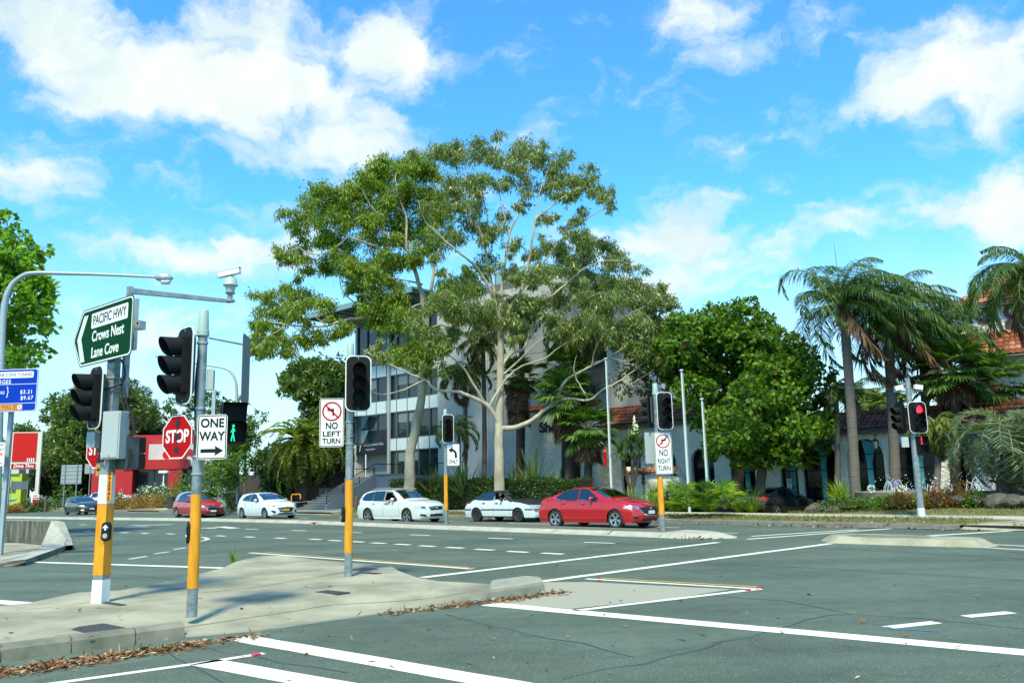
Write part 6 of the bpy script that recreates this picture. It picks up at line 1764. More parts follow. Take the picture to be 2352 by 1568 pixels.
# left block
op1 = [(-.2 + 2.3 * k, 1.35, 2.6) for k in range(4)]
arch_wall(rs_, -2.6, 8.0, .2, 4.8, op1, STUCCO)
tiled_roof('roof', rs_, -2.9, 8.3, -.5, 4.78, 2.2, 6.15, courses=6, rngseed=2)
rbx('eave_board', -2.9, 8.3, -.45, -.30, 4.6, 4.76, mat('eave_dark', (.10, .09, .075), .8))
# right block
x0r, x1r = 8.0, 24.5
_c = at_n(1990, 40.0); _x = DV.x * _c.x + DV.y * _c.y - rt0
op2 = [(_x + 2.2 * k, 1.7, 2.45) for k in (-1, 0, 1, 2, 3, 4, 5)] + [(_x - 3.75 - 1.25 * k, .9, 2.2) for k in range(3)]
op2 = [o_ for o_ in op2 if 8.4 < o_[0] < 23.4]
arch_wall(rs_, x0r, x1r, .2, 3.72, op2, STUCCO, y=.02)
tiled_roof('roof', rs_, x0r - .1, x1r + .3, -.42, 3.70, 1.3, 4.55, courses=5, rngseed=3)
rbx('eave_board', x0r, x1r + .3, -.36, -.22, 3.52, 3.67, MATS['eave_dark'])
rbx('rear_mass', -2.4, 24.3, 1.2, 12, .2, 4.5, WALLD)
for xc, w, sp in op1 + op2:
    h = sp + w / 2
    b = MB(); pts = [(xc - w / 2 - .05, .30, .25)] + [(xc + w / 2 + .05, .30, .25)] + [(xc + math.cos(PI * k / 12) * (w / 2 + .05), .30, sp + math.sin(PI * k / 12) * (w / 2 + .05)) for k in range(13)]
    b.poly(pts); wn = b.build('window', DGLASS, rs_)
    b = MB()
    for z in (1.1, 1.9, 2.6): b.box((xc, .27, z), (w, .05, .045))
    b.box((xc - w / 2 + .05, .26, sp / 2 + .1), (.08, .08, sp)); b.box((xc + w / 2 - .05, .26, sp / 2 + .1), (.08, .08, sp))
    b.build('mullion', BLACK, wn)
    b = MB(); pw = .13; b.prism([(xc + .12 - pw, .25, .25), (xc + .12 + pw, .25, .25), (xc + .12 + pw, .25, 2.2), (xc + .12 + .34, .25, 3.1), (xc + .12 - .30, .25, 3.3), (xc + .12 - pw, .25, 2.3)], (0, -.08, 0)); b.build('inner_pillar', TEALS, wn)
# stucco wall at the left end with black letters
sw = thing('stucco_wall', 'tall rough white stucco wall behind the fan palms with black raised letters', 'wall', BT(-33.9, 39.2), BR)
mb = MB(); mb.box((2.3, .2, 3.1), (5.6, .4, 5.8)); mb.build('wall_face', STUCCO, sw)
tiled_roof('tile_coping', sw, -.6, 5.2, -.15, 5.98, .3, 6.25, courses=1, ridge=True)
lettering('Sho', .85, BLK_F, sw, (1.35, -.03, 4.95), sx=1.15, bold=.025, ext=.05)
# tower
tw_t = at_n(2238, 45.5); tt_ = DV.x * tw_t.x + DV.y * tw_t.y
tower = thing('tower', 'white stucco tower with two tiled roofs and red and brown letters, right edge', 'tower', BT(tt_, 45.5), BR)
mb = MB(); mb.box((3.0, 3.0, 5.2), (6.0, 6.0, 9.2)); mb.build('tower_wall', STUCCO, tower)
tiled_roof('roof', tower, -.5, 6.5, -.5, 9.75, 3.0, 12.2, courses=8, hip0=3.4, hip1=3.4, rngseed=5)
b = MB(); b.add([(-.5, -.5, 9.73), (-.5, 6.5, 9.73), (3.0, 3.0, 12.18), (6.5, 6.5, 9.73), (6.5, -.5, 9.73)], [(0, 2, 1), (1, 2, 3), (3, 2, 4)]); b.build('roof_side', mat('terracotta_plain', (.28, .09, .04), .7), tower)
b = MB(); b.box((3, 3, 9.66), (6.9, 6.9, .12)); b.build('eave_board', CONC_D, tower)
tiled_roof('lower_roof', tower, -.3, 6.6, -1.3, 7.0, .0, 8.35, courses=6, ridge=False, rngseed=6)
lettering('O', .95, mat('letter_red', (.16, .012, .015), .5), tower, (2.55, -.03, 9.22), sx=1.15, bold=.05, ext=.05)
lettering('C', .95, MATS['letter_red'], tower, (1.2, -.03, 9.22), sx=1.05, bold=.05, ext=.05)
lettering('artn', .72, mat('letter_brown', (.06, .045, .035), .6), tower, (2.75, -.03, 8.72), sx=1.05, bold=.03, ext=.05)
# lanterns on the arched wall
for k, px in enumerate((2022, 2148)):
    q = at_n(px, 39.85, 3.05)
    t = thing('wall_lantern', ['black iron lantern on the white wall right of the clearest arched window', 'black iron lantern on the white wall near the fountain, right of the lit red signal'][k], 'lantern', q, BR, 'wall lanterns')
    b = MB(); b.tube([(0, 0, .35), (0, -.12, .40), (0, -.24, .33), (0, -.24, .22)], .02, 6); b.build('bracket', BLACK, t)
    b = MB(); b.tube([(0, -.24, .22), (0, -.24, .12), (0, -.24, .10)], [.02, .15, .16], 6); b.tube([(0, -.24, -.28), (0, -.24, -.25)], [.05, .09], 6)
    for j in range(6):
        a = PI / 3 * (j + .5); b.tube([(math.cos(a) * .09, -.24 + math.sin(a) * .09, -.25), (math.cos(a) * .15, -.24 + math.sin(a) * .15, .10)], .012, 4)
    b.build('frame', BLACK, t)
    b = MB(); b.tube([(0, -.24, -.24), (0, -.24, .09)], [.085, .14], 6); b.build('lantern_glass', mat('lantern_glass', (.4, .42, .36), .3), t)
# low garden wall with tile coping
gw0, gw1 = at_n(1440, 36.6), at_n(1560, 36.6)
gwl = thing('garden_wall', 'low rough white wall with broken tile coping behind the strappy grasses', 'wall', Vector((gw0.x, gw0.y, 0)), BR)
Lw = (gw1 - gw0).length
mb = MB(); mb.prism([(0, 0, .2), (Lw, 0, .2), (Lw, 0, 1.75), (0, 0, 2.35)], (0, -.3, 0)); mb.build('wall_face', STUCCO, gwl)
tiled_roof('tile_coping', gwl, -.1, Lw + .1, -.15, 1.95, .15, 2.2, courses=1, ridge=False)
orn = thing('rust_ornament', 'small rusty stacked ornament in front of the low white wall', 'ornament', at_n(1478, 36.3, gz(*at_n(1478, 36.3)[:2])), 0)
for k in range(3): mb = MB(); mb.ball((0, 0, 1.0 + k * .2), (.12 - .02 * k, .1, .12), 10); mb.build('bead', mat('rust', (.10, .03, .012), .9), orn, smooth=60)
mb = MB(); mb.tube([(0, 0, 0), (0, 0, .95)], .03, 6); mb.build('stem', MATS['rust'], orn)

# --- flagpoles
for k, (x0, y0, x1, y1, Y, lab) in enumerate(((1404, 1122, 1398, 825, 41.8, 'white flagpole left of the NO RIGHT TURN post, beside the tiled roof'), (1580, 1105, 1566, 852, 36.6, 'white flagpole just right of the NO RIGHT TURN post'), (1624, 1110, 1614, 918, 37.2, 'shorter white flagpole in front of the broad green tree'))):
    p = dp(x0, y0, Y); z0 = gz(p.x, p.y); ztop_ = dp(x1, y1, Y).z
    t = thing('flagpole', lab, 'flagpole', (p.x, p.y, z0), 0, 'flagpoles')
    mb = MB(); mb.tube([(0, 0, 0), (0, 0, ztop_ - z0)], [.06, .042], 10); mb.build('shaft', mat('pole_white', (.50, .58, .55), .4), t, smooth=60)
    mb = MB(); mb.ball((0, 0, ztop_ - z0 + .03), (.10, .10, .05), 10); mb.build('finial', MATS['pole_white'], t, smooth=60)
    mb = MB(); mb.tube([(.07, 0, .9), (.07, 0, ztop_ - z0 - .1)], .007, 4); mb.build('halyard', MATS['pole_white'], t)

fa, fb = dp(520, 1120, 74), dp(790, 1110, 70); tf = thing('timber_fence', 'dark paling fence in the shade behind the date palm', 'fence', (fa.x, fa.y, 0), math.atan2(fb.y - fa.y, fb.x - fa.x)); Lf = math.hypot(fb.x - fa.x, fb.y - fa.y)
mb = MB()
for k in range(int(Lf / .16)): mb.box((k * .16, 0, 1.5 + .04 * math.sin(k * 7.0)), (.15, .03, 2.9))
mb.build('paling', mat('old_fence', (.05, .04, .03), .9), tf)

# --- the takeaway on the left
kp = dp(398, 1131, 93); kz = gz(kp.x, kp.y)
kf = thing('takeaway_building', 'red and white takeaway restaurant with a stepped parapet and red portal', 'building', (kp.x, kp.y, 0), RAD(14))
def kbx(name, x0, x1, y0, y1, z0, z1, m):
    mb = MB(); mb.box(((x0 + x1) / 2, (y0 + y1) / 2, (z0 + z1) / 2), (x1 - x0, y1 - y0, z1 - z0)); return mb.build(name, m, kf)
KW = mat('takeaway_white', (.55, .57, .53), .6, noise=(.8, .3, .7), col2=(.46, .48, .45)); KR = mat('takeaway_red', (.40, .012, .012), .5)
kbx('red_parapet', -4.6, 4.5, 1.2, 10, 4.6, 8.0, KR); kbx('white_parapet', -2.75, 6.0, 0, 9, 4.4, 6.9, KW); kbx('white_parapet', -5.2, -3.8, .8, 9, 4.6, 7.2, KR)
kbx('red_portal', -5.0, 1.6, -1.6, 1.0, 4.1, 5.15, KR); kbx('red_pier', -.4, 1.0, -1.5, 0, .2, 4.1, KR); kbx('red_pier', -4.9, -4.0, -1.5, .5, .2, 4.1, KR); kbx('red_pier', -8.5, -5.0, .5, 8, .2, 6.0, KR)
kbx('white_pier', 4.7, 5.5, -.2, .8, .2, 4.4, KW); kbx('glazing', -4.0, 4.7, .4, .6, .2, 4.2, FGLASS); kbx('rear_mass', -4.0, 6.0, .7, 9, .2, 4.4, WALLD)
kbx('door', 2.1, 3.0, .30, .39, .3, 3.2, mat('door_pale', (.35, .42, .4), .4)); kbx('window_frame', 1.15, 1.3, .25, .4, .3, 4.1, MULL); kbx('window_frame', -2.2, -2.05, .25, .4, .3, 4.1, MULL)
lettering('KFC', 1.35, RED_B, kf, (1.25, -.06, 5.75), sx=1.15, bold=.06, ext=.08, shear=.15)
mb = MB(); mb.disc((-.85, -.03, 5.7), .45, (0, -1, 0), 24, 0, .06); mb.build('roundel', RED_B, kf)
mb = MB(); mb.prism(rrect(1.9, 2.7, .05, 2, x=-3.75, z=6.0, y=-1.75), (0, -.15, 0)); mb.build('wall_panel', KR, kf)
mb = MB(); ring(mb, rrect(1.9, 2.7, .05, 2, x=-3.75, z=6.0, y=-1.76), rrect(1.75, 2.55, .05, 2, x=-3.75, z=6.0, y=-1.76)); mb.build('panel_border', WHITE, kf)
mb = MB()
for k in range(4): mb.box((-3.6 + k * .22, -1.765, 5.05), (.1, .012, .5))
mb.build('panel_stripe', WHITE, kf)
mb = MB(); mb.box((5.6, -.2, 7.3), (1.2, 1.0, 1.0)); mb.build('roof_unit', CABINET, kf)
# pylon sign
py_ = dp(58, 1035, 88); pz = gz(py_.x, py_.y)
pys = thing('pylon_sign', 'tall red and white drive thru sign on two cream posts', 'sign', (py_.x, py_.y, 0), RAD(12))
zt, zm, zbn = dp(58, 992, 88).z, dp(58, 1077, 88).z, dp(58, 1064, 88).z
CRM = mat('cream_post', (.58, .58, .48), .5)
for k in (-1, 1):
    mb = MB(); mb.box((k * 1.42, 0, (zt + pz) / 2), (.34, .34, zt - pz)); mb.build('post', CRM, pys)
mb = MB(); mb.box((0, -.02, (zt + zm) / 2), (2.5, .3, zt - zm)); mb.build('cabinet', CRM, pys)
mb = MB(); mb.box((0, -.19, (zt + zbn) / 2 + .05), (2.32, .05, zt - zbn - .3)); mb.build('red_panel', RED_B, pys)
mb = MB(); mb.box((0, -.19, (zm + zbn) / 2 + .02), (2.32, .05, zbn - zm - .10)); mb.build('name_band', RED, pys)
lettering('Drive Thru', .50, WHITE, pys, (0, -.225, (zm + zbn) / 2 + .02), sx=.85, bold=.012, shear=.25)
mb = MB()
for k in range(4): mb.box((.35 + k * .2, -.222, zbn + .35), (.09, .012, .42))
mb.build('panel_stripe', WHITE, pys)
es_p = dp(79, 1158, 84); es = thing('entry_sign', 'small red and white sign reading Enter at the driveway kerb', 'sign', (es_p.x, es_p.y, gz(es_p.x, es_p.y)), RAD(12))
mb = MB(); mb.prism(rrect(.72, 1.75, .03, 2, y=0, z=.85), (0, -.2, 0)); mb.build('cabinet', WHITE, es)
mb = MB(); mb.prism(rrect(.52, 1.25, .02, 2, y=-.01, z=.80, x=.06), (0, -.01, 0)); mb.build('red_panel', RED_B, es)
lettering('Enter', .19, WHITE, es, (.06, -.025, 1.27), sx=.95, bold=.006, shear=.2); lettering('KFC', .2, RED_B, es, (.05, -.01, 1.56), sx=1.1, bold=.01, shear=.15)
# petrol station canopy and lime wall
lp = dp(14, 1120, 92); lw = thing('lime_wall_building', 'lime green shop wall with dark lettering at the left edge', 'building', (lp.x, lp.y, 0), RAD(12))
LIME = mat('lime_paint', (.40, .52, .03), .6)
mb = MB(); mb.box((-2, 1, 2.0), (7.0, 2, 4.0)); mb.build('wall_face', LIME, lw)
mb = MB(); mb.box((-2.2, .9, 4.6), (6.8, 2.2, 1.2)); mb.build('white_fascia', KW, lw)
lettering('Ultimate', 1.15, mat('letter_navy', (.02, .03, .08), .5), lw, (-.6, -.03, 2.3), sx=.8, bold=.02)
flat([(-1.6, .5), (1.0, 1.1), (1.3, 1.3), (-1.6, .95)], -.02, mat('swoosh_blue', (.02, .16, .5), .5), lw, 'swoosh')
cp = dp(20, 1074, 98); cpy = thing('fuel_canopy', 'flat white canopy with a green stripe above the lime wall', 'canopy', (cp.x, cp.y, 0), RAD(12))
z = cp.z
mb = MB(); mb.box((-3, 2, z - .25), (11, 6, .9)); mb.build('roof_slab', KW, cpy); mb = MB(); mb.box((-3, -1.03, z + .25), (11.05, .06, .55)); mb.build('green_stripe', mat('canopy_green', (.01, .30, .10), .4), cpy)
for x in (-6, 1): mb = MB(); mb.box((x, 1, (z + .5) / 2), (.3, .3, z)); mb.build('column', KW, cpy)
bn = dp(45, 1113, 86); bt = thing('fabric_banner', 'plain slate grey fabric banner tied between posts near the drive thru sign', 'banner', bn, RAD(12))
mb = MB()
for i in range(8):
    for j in range(3):
        f = lambda a, b: (-.75 + 1.5 * a / 8, .05 * math.sin(a), .42 - .84 * b / 3 - .06 * math.sin(PI * a / 8))
        mb.poly([f(i, j + 1), f(i + 1, j + 1), f(i + 1, j), f(i, j)])
mb.build('cloth', mat('banner_slate', (.09, .12, .14), .7), bt)
for x in (-.78, .78): mb = MB(); mb.tube([(x, 0, gz(bn.x, bn.y) - bn.z), (x, 0, .6)], .03, 6); mb.build('post', GALV, bt)
# small things by the takeaway
def bollard(label, px, y0, y1, Y, lean=0):
    p = dp(px, y1, Y); z0 = gz(p.x, p.y); t = thing('timber_post', label, 'bollard', (p.x, p.y, z0), 0, 'timber posts on the verge'); t.rotation_euler = (0, RAD(lean), 0)
    hh = dp(px, y0, Y).z - z0; mb = MB(); mb.tube([(0, 0, -.1), (0, 0, hh - .04), (0, 0, hh)], [.11, .11, .09], 8); mb.build('shaft', mat('old_timber', (.13, .10, .06), .9, noise=(6, .3, .7), stretch=(6, 6, 1)), t)
bollard('weathered timber post on the grass left of the dark grey hatchback', 104, 1138, 1166, 79); bollard('weathered timber post on the grass right of the square post', 304, 1133, 1166, 79); bollard('leaning timber post between the stairs and the white station wagon', 816, 1138, 1166, 51, 6)
bp = dp(393, 1157, 72); lb = thing('litter_bin', 'dark slatted litter bin beside the orange flower bed', 'bin', (bp.x, bp.y, gz(bp.x, bp.y)), 0)
mb = MB(); mb.tube([(0, 0, 0), (0, 0, .95)], [.30, .33], 14); mb.build('body', mat('bin_dark', (.03, .035, .035), .6), lb, smooth=50)
mb = MB(); mb.tube([(0, 0, .95), (0, 0, 1.05), (0, 0, 1.06), (0, 0, 1.14)], [.36, .36, .30, .10], 14); mb.build('lid', MATS['bin_dark'], lb, smooth=50)
lpp = dp(374, 1134, 86); la = thing('garden_lamp', 'white lamp post in front of the red portal', 'lamp post', (lpp.x, lpp.y, gz(lpp.x, lpp.y)), 0)
hh = dp(374, 1072, 86).z - lpp.z + .3
mb = MB(); mb.tube([(0, 0, 0), (0, 0, hh)], .06, 8); mb.build('shaft', WHITE, la); mb = MB(); mb.box((0, 0, hh + .1), (.9, .5, .25)); mb.build('lamp_head', WHITE, la)

# --- rock edging, fountain
def rock_mesh(r, seed, m):
    rr = random.Random(seed); bm = bmesh.new(); bmesh.ops.create_icosphere(bm, subdivisions=2, radius=r)
    off = Vector((rr.uniform(0, 50), rr.uniform(0, 50), rr.uniform(0, 50)))
    from mathutils import noise as mn
    for v in bm.verts:
        v.co *= 1 + .32 * mn.noise(v.co / r * .9 + off) + .12 * mn.noise(v.co / r * 2.6 + off)
        v.co.z *= .72; v.co.x *= 1.3
    me = bpy.data.meshes.new('rock'); bm.to_mesh(me); bm.free(); me.materials.append(m); return me
ROCK = mat('garden_rock', (.13, .12, .09), .95, noise=(3, .3, .7), col2=(.03, .03, .022), bump=(12, .8, .03))
rocks = [rock_mesh(.34, s, ROCK) for s in range(6)]
random.seed(11)
pal = mat('pale_rock', (.33, .33, .28), .9, noise=(3, .3, .7), bump=(12, .7, .03))
k = 0; t = -14.6
while t < 8:
    s = 6.2 + random.uniform(-.1, .15) + max(0, -13 - t) * .9
    p = P(t, s); o = bpy.data.objects.new('garden_rock', random.choice(rocks)); COL.objects.link(o)
    o.location = (p.x, p.y, gz(p.x, p.y) + .24); o.rotation_euler = (random.uniform(-.3, .3), random.uniform(-.3, .3), random.uniform(0, 6)); sc = random.uniform(.7, 1.15); o.scale = (sc, sc * random.uniform(.8, 1.1), sc * random.uniform(.8, 1.2))
    tag(o, 'dark weathered garden rock in the row edging the flower bed', 'rock', 'rocks edging the flower bed'); t += random.uniform(.42, .68)
WATER = mat('fountain_spray', (.75, .85, .85), .3)
m = bpy.data.materials.new('falling_water'); m.use_nodes = True
N_, L_ = nodes_of(m); b_ = N_['Principled BSDF']; b_.inputs['Base Color'].default_value = (.78, .86, .86, 1); b_.inputs['Roughness'].default_value = .25
tr_ = N_.new('ShaderNodeBsdfTransparent'); mx_ = N_.new('ShaderNodeMixShader'); tx = N_.new('ShaderNodeTexNoise'); tx.inputs['Scale'].default_value = 5; tx.inputs['Detail'].default_value = 6
tcn = N_.new('ShaderNodeTexCoord'); mp_ = N_.new('ShaderNodeMapping'); mp_.inputs['Scale'].default_value = (5, 5, .5); L_.new(tcn.outputs['Object'], mp_.inputs[0]); L_.new(mp_.outputs[0], tx.inputs['Vector'])
rr_ = N_.new('ShaderNodeMapRange'); rr_.inputs['From Min'].default_value = .38; rr_.inputs['From Max'].default_value = .66; rr_.inputs['To Max'].default_value = .9; L_.new(tx.outputs['Fac'], rr_.inputs[0])
L_.new(rr_.outputs[0], mx_.inputs[0]); L_.new(tr_.outputs[0], mx_.inputs[1]); L_.new(b_.outputs[0], mx_.inputs[2]); L_.new(mx_.outputs[0], N_['Material Output'].inputs['Surface'])
FALL = m
fp = dp(2185, 1150, 33.5); fo = thing('fountain', 'garden fountain with low arching jets and a white sheet of falling water', 'fountain', (fp.x, fp.y, gz(fp.x, fp.y)), BR)
mb = MB(); nn = 28
for (r0, z0), (r1, z1) in zip([(2.6, 0), (2.6, .35), (2.4, .38), (2.35, .15)], [(2.6, .35), (2.4, .38), (2.35, .15), (0.01, .15)]):
    for k in range(nn):
        a0, a1 = 2 * PI * k / nn, 2 * PI * (k + 1) / nn
        mb.poly([(r0 * 1.4 * math.cos(a0), r0 * math.sin(a0), z0), (r0 * 1.4 * math.cos(a1), r0 * math.sin(a1), z0), (r1 * 1.4 * math.cos(a1), r1 * math.sin(a1), z1), (r1 * 1.4 * math.cos(a0), r1 * math.sin(a0), z1)])
mb.build('basin', CONC_D, fo)
mb = MB(); mb.disc((0, 0, .25), 2.3, (0, 0, 1), 28, 0, .02); mb.build('pool_water', mat('pool_water', (.03, .06, .05), .05, 0, .6), fo)
rj = random.Random(4)
for k in range(26):
    a = rj.uniform(0, 2 * PI); cx_, cy_ = rj.uniform(-2.4, 2.4), rj.uniform(-1.6, 1.0); hgt = rj.uniform(.2, .6); ln = rj.uniform(.3, .6)
    mb = MB(); pts = [(cx_ + math.cos(a) * ln * u, cy_ + math.sin(a) * ln * u, .27 + 4 * hgt * u * (1 - u)) for u in np.linspace(0, 1, 9)]
    mb.tube(pts, [.006 + .008 * u for u in np.linspace(0, 1, 9)], 5); mb.build('water_jet', WATER, fo, smooth=60)
dpts = np.array([[rj.uniform(-2.6, 2.6), rj.uniform(-1.8, 1.2), .3 + rj.random() ** 2 * .8] for k in range(420)])
o = quads_mesh('water_drops', leaf_quads(np.random.default_rng(5), dpts, np.random.default_rng(6).normal(size=(420, 3)) * [.3, .3, 1], .05, .03), WATER, fo); o['kind'] = 'stuff'
wx = dp(2280, 1110, 34.5) - fo.location; wx = Matrix.Rotation(-BR, 3, 'Z') @ wx
mb = MB(); K = 10
for i in range(K):
    u0, u1 = i / K, (i + 1) / K
    def fpnt(u, v): return (wx.x - .55 + 1.1 * u + .05 * math.sin(9 * u), wx.y + .1 * math.sin(7 * u) - .45 * v * v, 2.35 - 2.1 * v)
    for j in range(6): mb.poly([fpnt(u0, (j + 1) / 6), fpnt(u1, (j + 1) / 6), fpnt(u1, j / 6), fpnt(u0, j / 6)])
mb.build('water_sheet', FALL, fo)
mb = MB(); mb.box((wx.x, wx.y + .5, 1.2), (1.6, .7, 2.4)); mb.build('fall_stone', CONC_W, fo)
# ------------------------------------------------------------------ trees and plants
rng = np.random.default_rng(42)
BARK_G = mat('gum_bark', (.44, .40, .29), .8, noise=(1.6, .34, .60), col2=(.25, .22, .16), bump=(9, .25, .02), stretch=(1, 1, .5))
BARK_B = mat('brown_bark', (.12, .09, .065), .95, noise=(5, .3, .7), col2=(.06, .045, .03), bump=(18, .8, .03), stretch=(1, 1, .3))
BARK_L = mat('grey_bark', (.26, .24, .20), .9, noise=(5, .3, .7), col2=(.15, .14, .11), bump=(14, .5, .02))
L_GUM1 = leaf_mat('gum_leaf_bright', (.044, .076, .008), (.122, .178, .018), (.25, .30, .042), .38)
L_GUM2 = leaf_mat('gum_leaf_olive', (.048, .070, .016), (.120, .152, .038), (.24, .27, .10), .34, rough=.36, spec=.6)
L_PLANE = leaf_mat('plane_leaf', (.06, .125, .008), (.11, .21, .014), (.18, .29, .03), .4)
L_MAPLE = leaf_mat('maple_leaf', (.026, .060, .006), (.064, .128, .010), (.140, .215, .024), .34, rough=.5, spec=.35)
L_OLIVE = leaf_mat('olive_leaf', (.038, .062, .012), (.068, .106, .022), (.112, .155, .040), .25)
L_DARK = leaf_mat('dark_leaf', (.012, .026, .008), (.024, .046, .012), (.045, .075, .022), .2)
L_MID = leaf_mat('mid_leaf', (.035, .075, .010), (.065, .125, .018), (.115, .180, .035), .3)
L_HEDGE = leaf_mat('hedge_leaf', (.018, .036, .008), (.034, .062, .012), (.060, .095, .022), .2)
L_PALM = leaf_mat('palm_leaf', (.022, .050, .008), (.044, .088, .014), (.085, .135, .030), .25, rough=.5, spec=.4)
L_PALMY = leaf_mat('palm_leaf_yellowish', (.050, .075, .010), (.095, .120, .018), (.16, .17, .035), .3, rough=.5, spec=.4)
L_FAN = leaf_mat('fan_leaf', (.022, .055, .010), (.048, .100, .016), (.110, .170, .035), .25, rough=.42, spec=.5)
L_DATE = leaf_mat('date_palm_leaf', (.060, .090, .012), (.140, .180, .030), (.30, .32, .10), .25, rough=.35, spec=.6)
L_JELLY = leaf_mat('jelly_palm_leaf', (.085, .110, .082), (.150, .180, .140), (.25, .28, .23), .2, rough=.4)
L_DEAD = leaf_mat('dead_frond', (.075, .038, .018), (.150, .085, .045), (.24, .16, .095), .1, rough=.8, spec=.2)
L_GRASS = leaf_mat('strap_grass', (.06, .10, .010), (.120, .175, .020), (.21, .26, .05), .3, rough=.4)
L_FLAX = leaf_mat('flax_blade', (.032, .062, .016), (.065, .105, .026), (.16, .18, .065), .15, rough=.32, spec=.6)
L_RED = leaf_mat('red_shrub_leaf', (.11, .030, .012), (.20, .060, .025), (.09, .11, .022), .25)
L_LAWN = leaf_mat('lawn_blade', (.05, .075, .012), (.095, .115, .022), (.19, .17, .06), .25, rough=.6)
L_LIME = leaf_mat('lime_frond', (.10, .16, .010), (.18, .26, .018), (.28, .36, .05), .35)

def bez(a, b, n, sag=0.0, jit=0.0, r=random):
    a, b = Vector(a), Vector(b); L = (b - a).length; out = []
    j1 = Vector((r.gauss(0, 1), r.gauss(0, 1), r.gauss(0, 1))) * jit * L
    for i in range(n + 1):
        u = i / n; p = a.lerp(b, u) + j1 * math.sin(PI * u) + Vector((0, 0, sag * L * math.sin(PI * u)))
        out.append(p)
    return out
def clump_pts(C, R, n, mode, flat=.62):
    """leaf positions and axes of one clump"""
    if mode == 'gum':
        K = max(6, int(10 + R * 10)); d = norm(rng.normal(size=(K, 3))); rad = rng.uniform(.2, 1.35, (K, 1)) ** .7
        S = d * rad * np.array([R, R, R * flat]); S[:, 2] += R * .1
        k = rng.integers(0, K, n); P_ = S[k] + rng.normal(size=(n, 3)) * np.array([.26, .26, .20]) * R
        P_[:, 2] -= np.abs(rng.normal(size=n)) * .18 * R
        A = rng.normal(size=(n, 3)) * np.array([.6, .6, .35]); A[:, 2] -= .85
    else:
        K = max(5, int(9 + R * 7)); d = norm(rng.normal(size=(K, 3))); rad = rng.uniform(.45, 1.0, (K, 1)) ** .5
        S = d * rad * np.array([R, R, R * flat * 1.25])
        k = rng.integers(0, K, n); P_ = S[k] + rng.normal(size=(n, 3)) * .17 * R
        A = d[k] * .7 + rng.normal(size=(n, 3)) * .6; A[:, 2] -= .25
    return P_ + np.asarray(C), A
def tree_obj(name, label, base, group, cat='tree'):
    return thing(name, label, cat, base, 0, group)
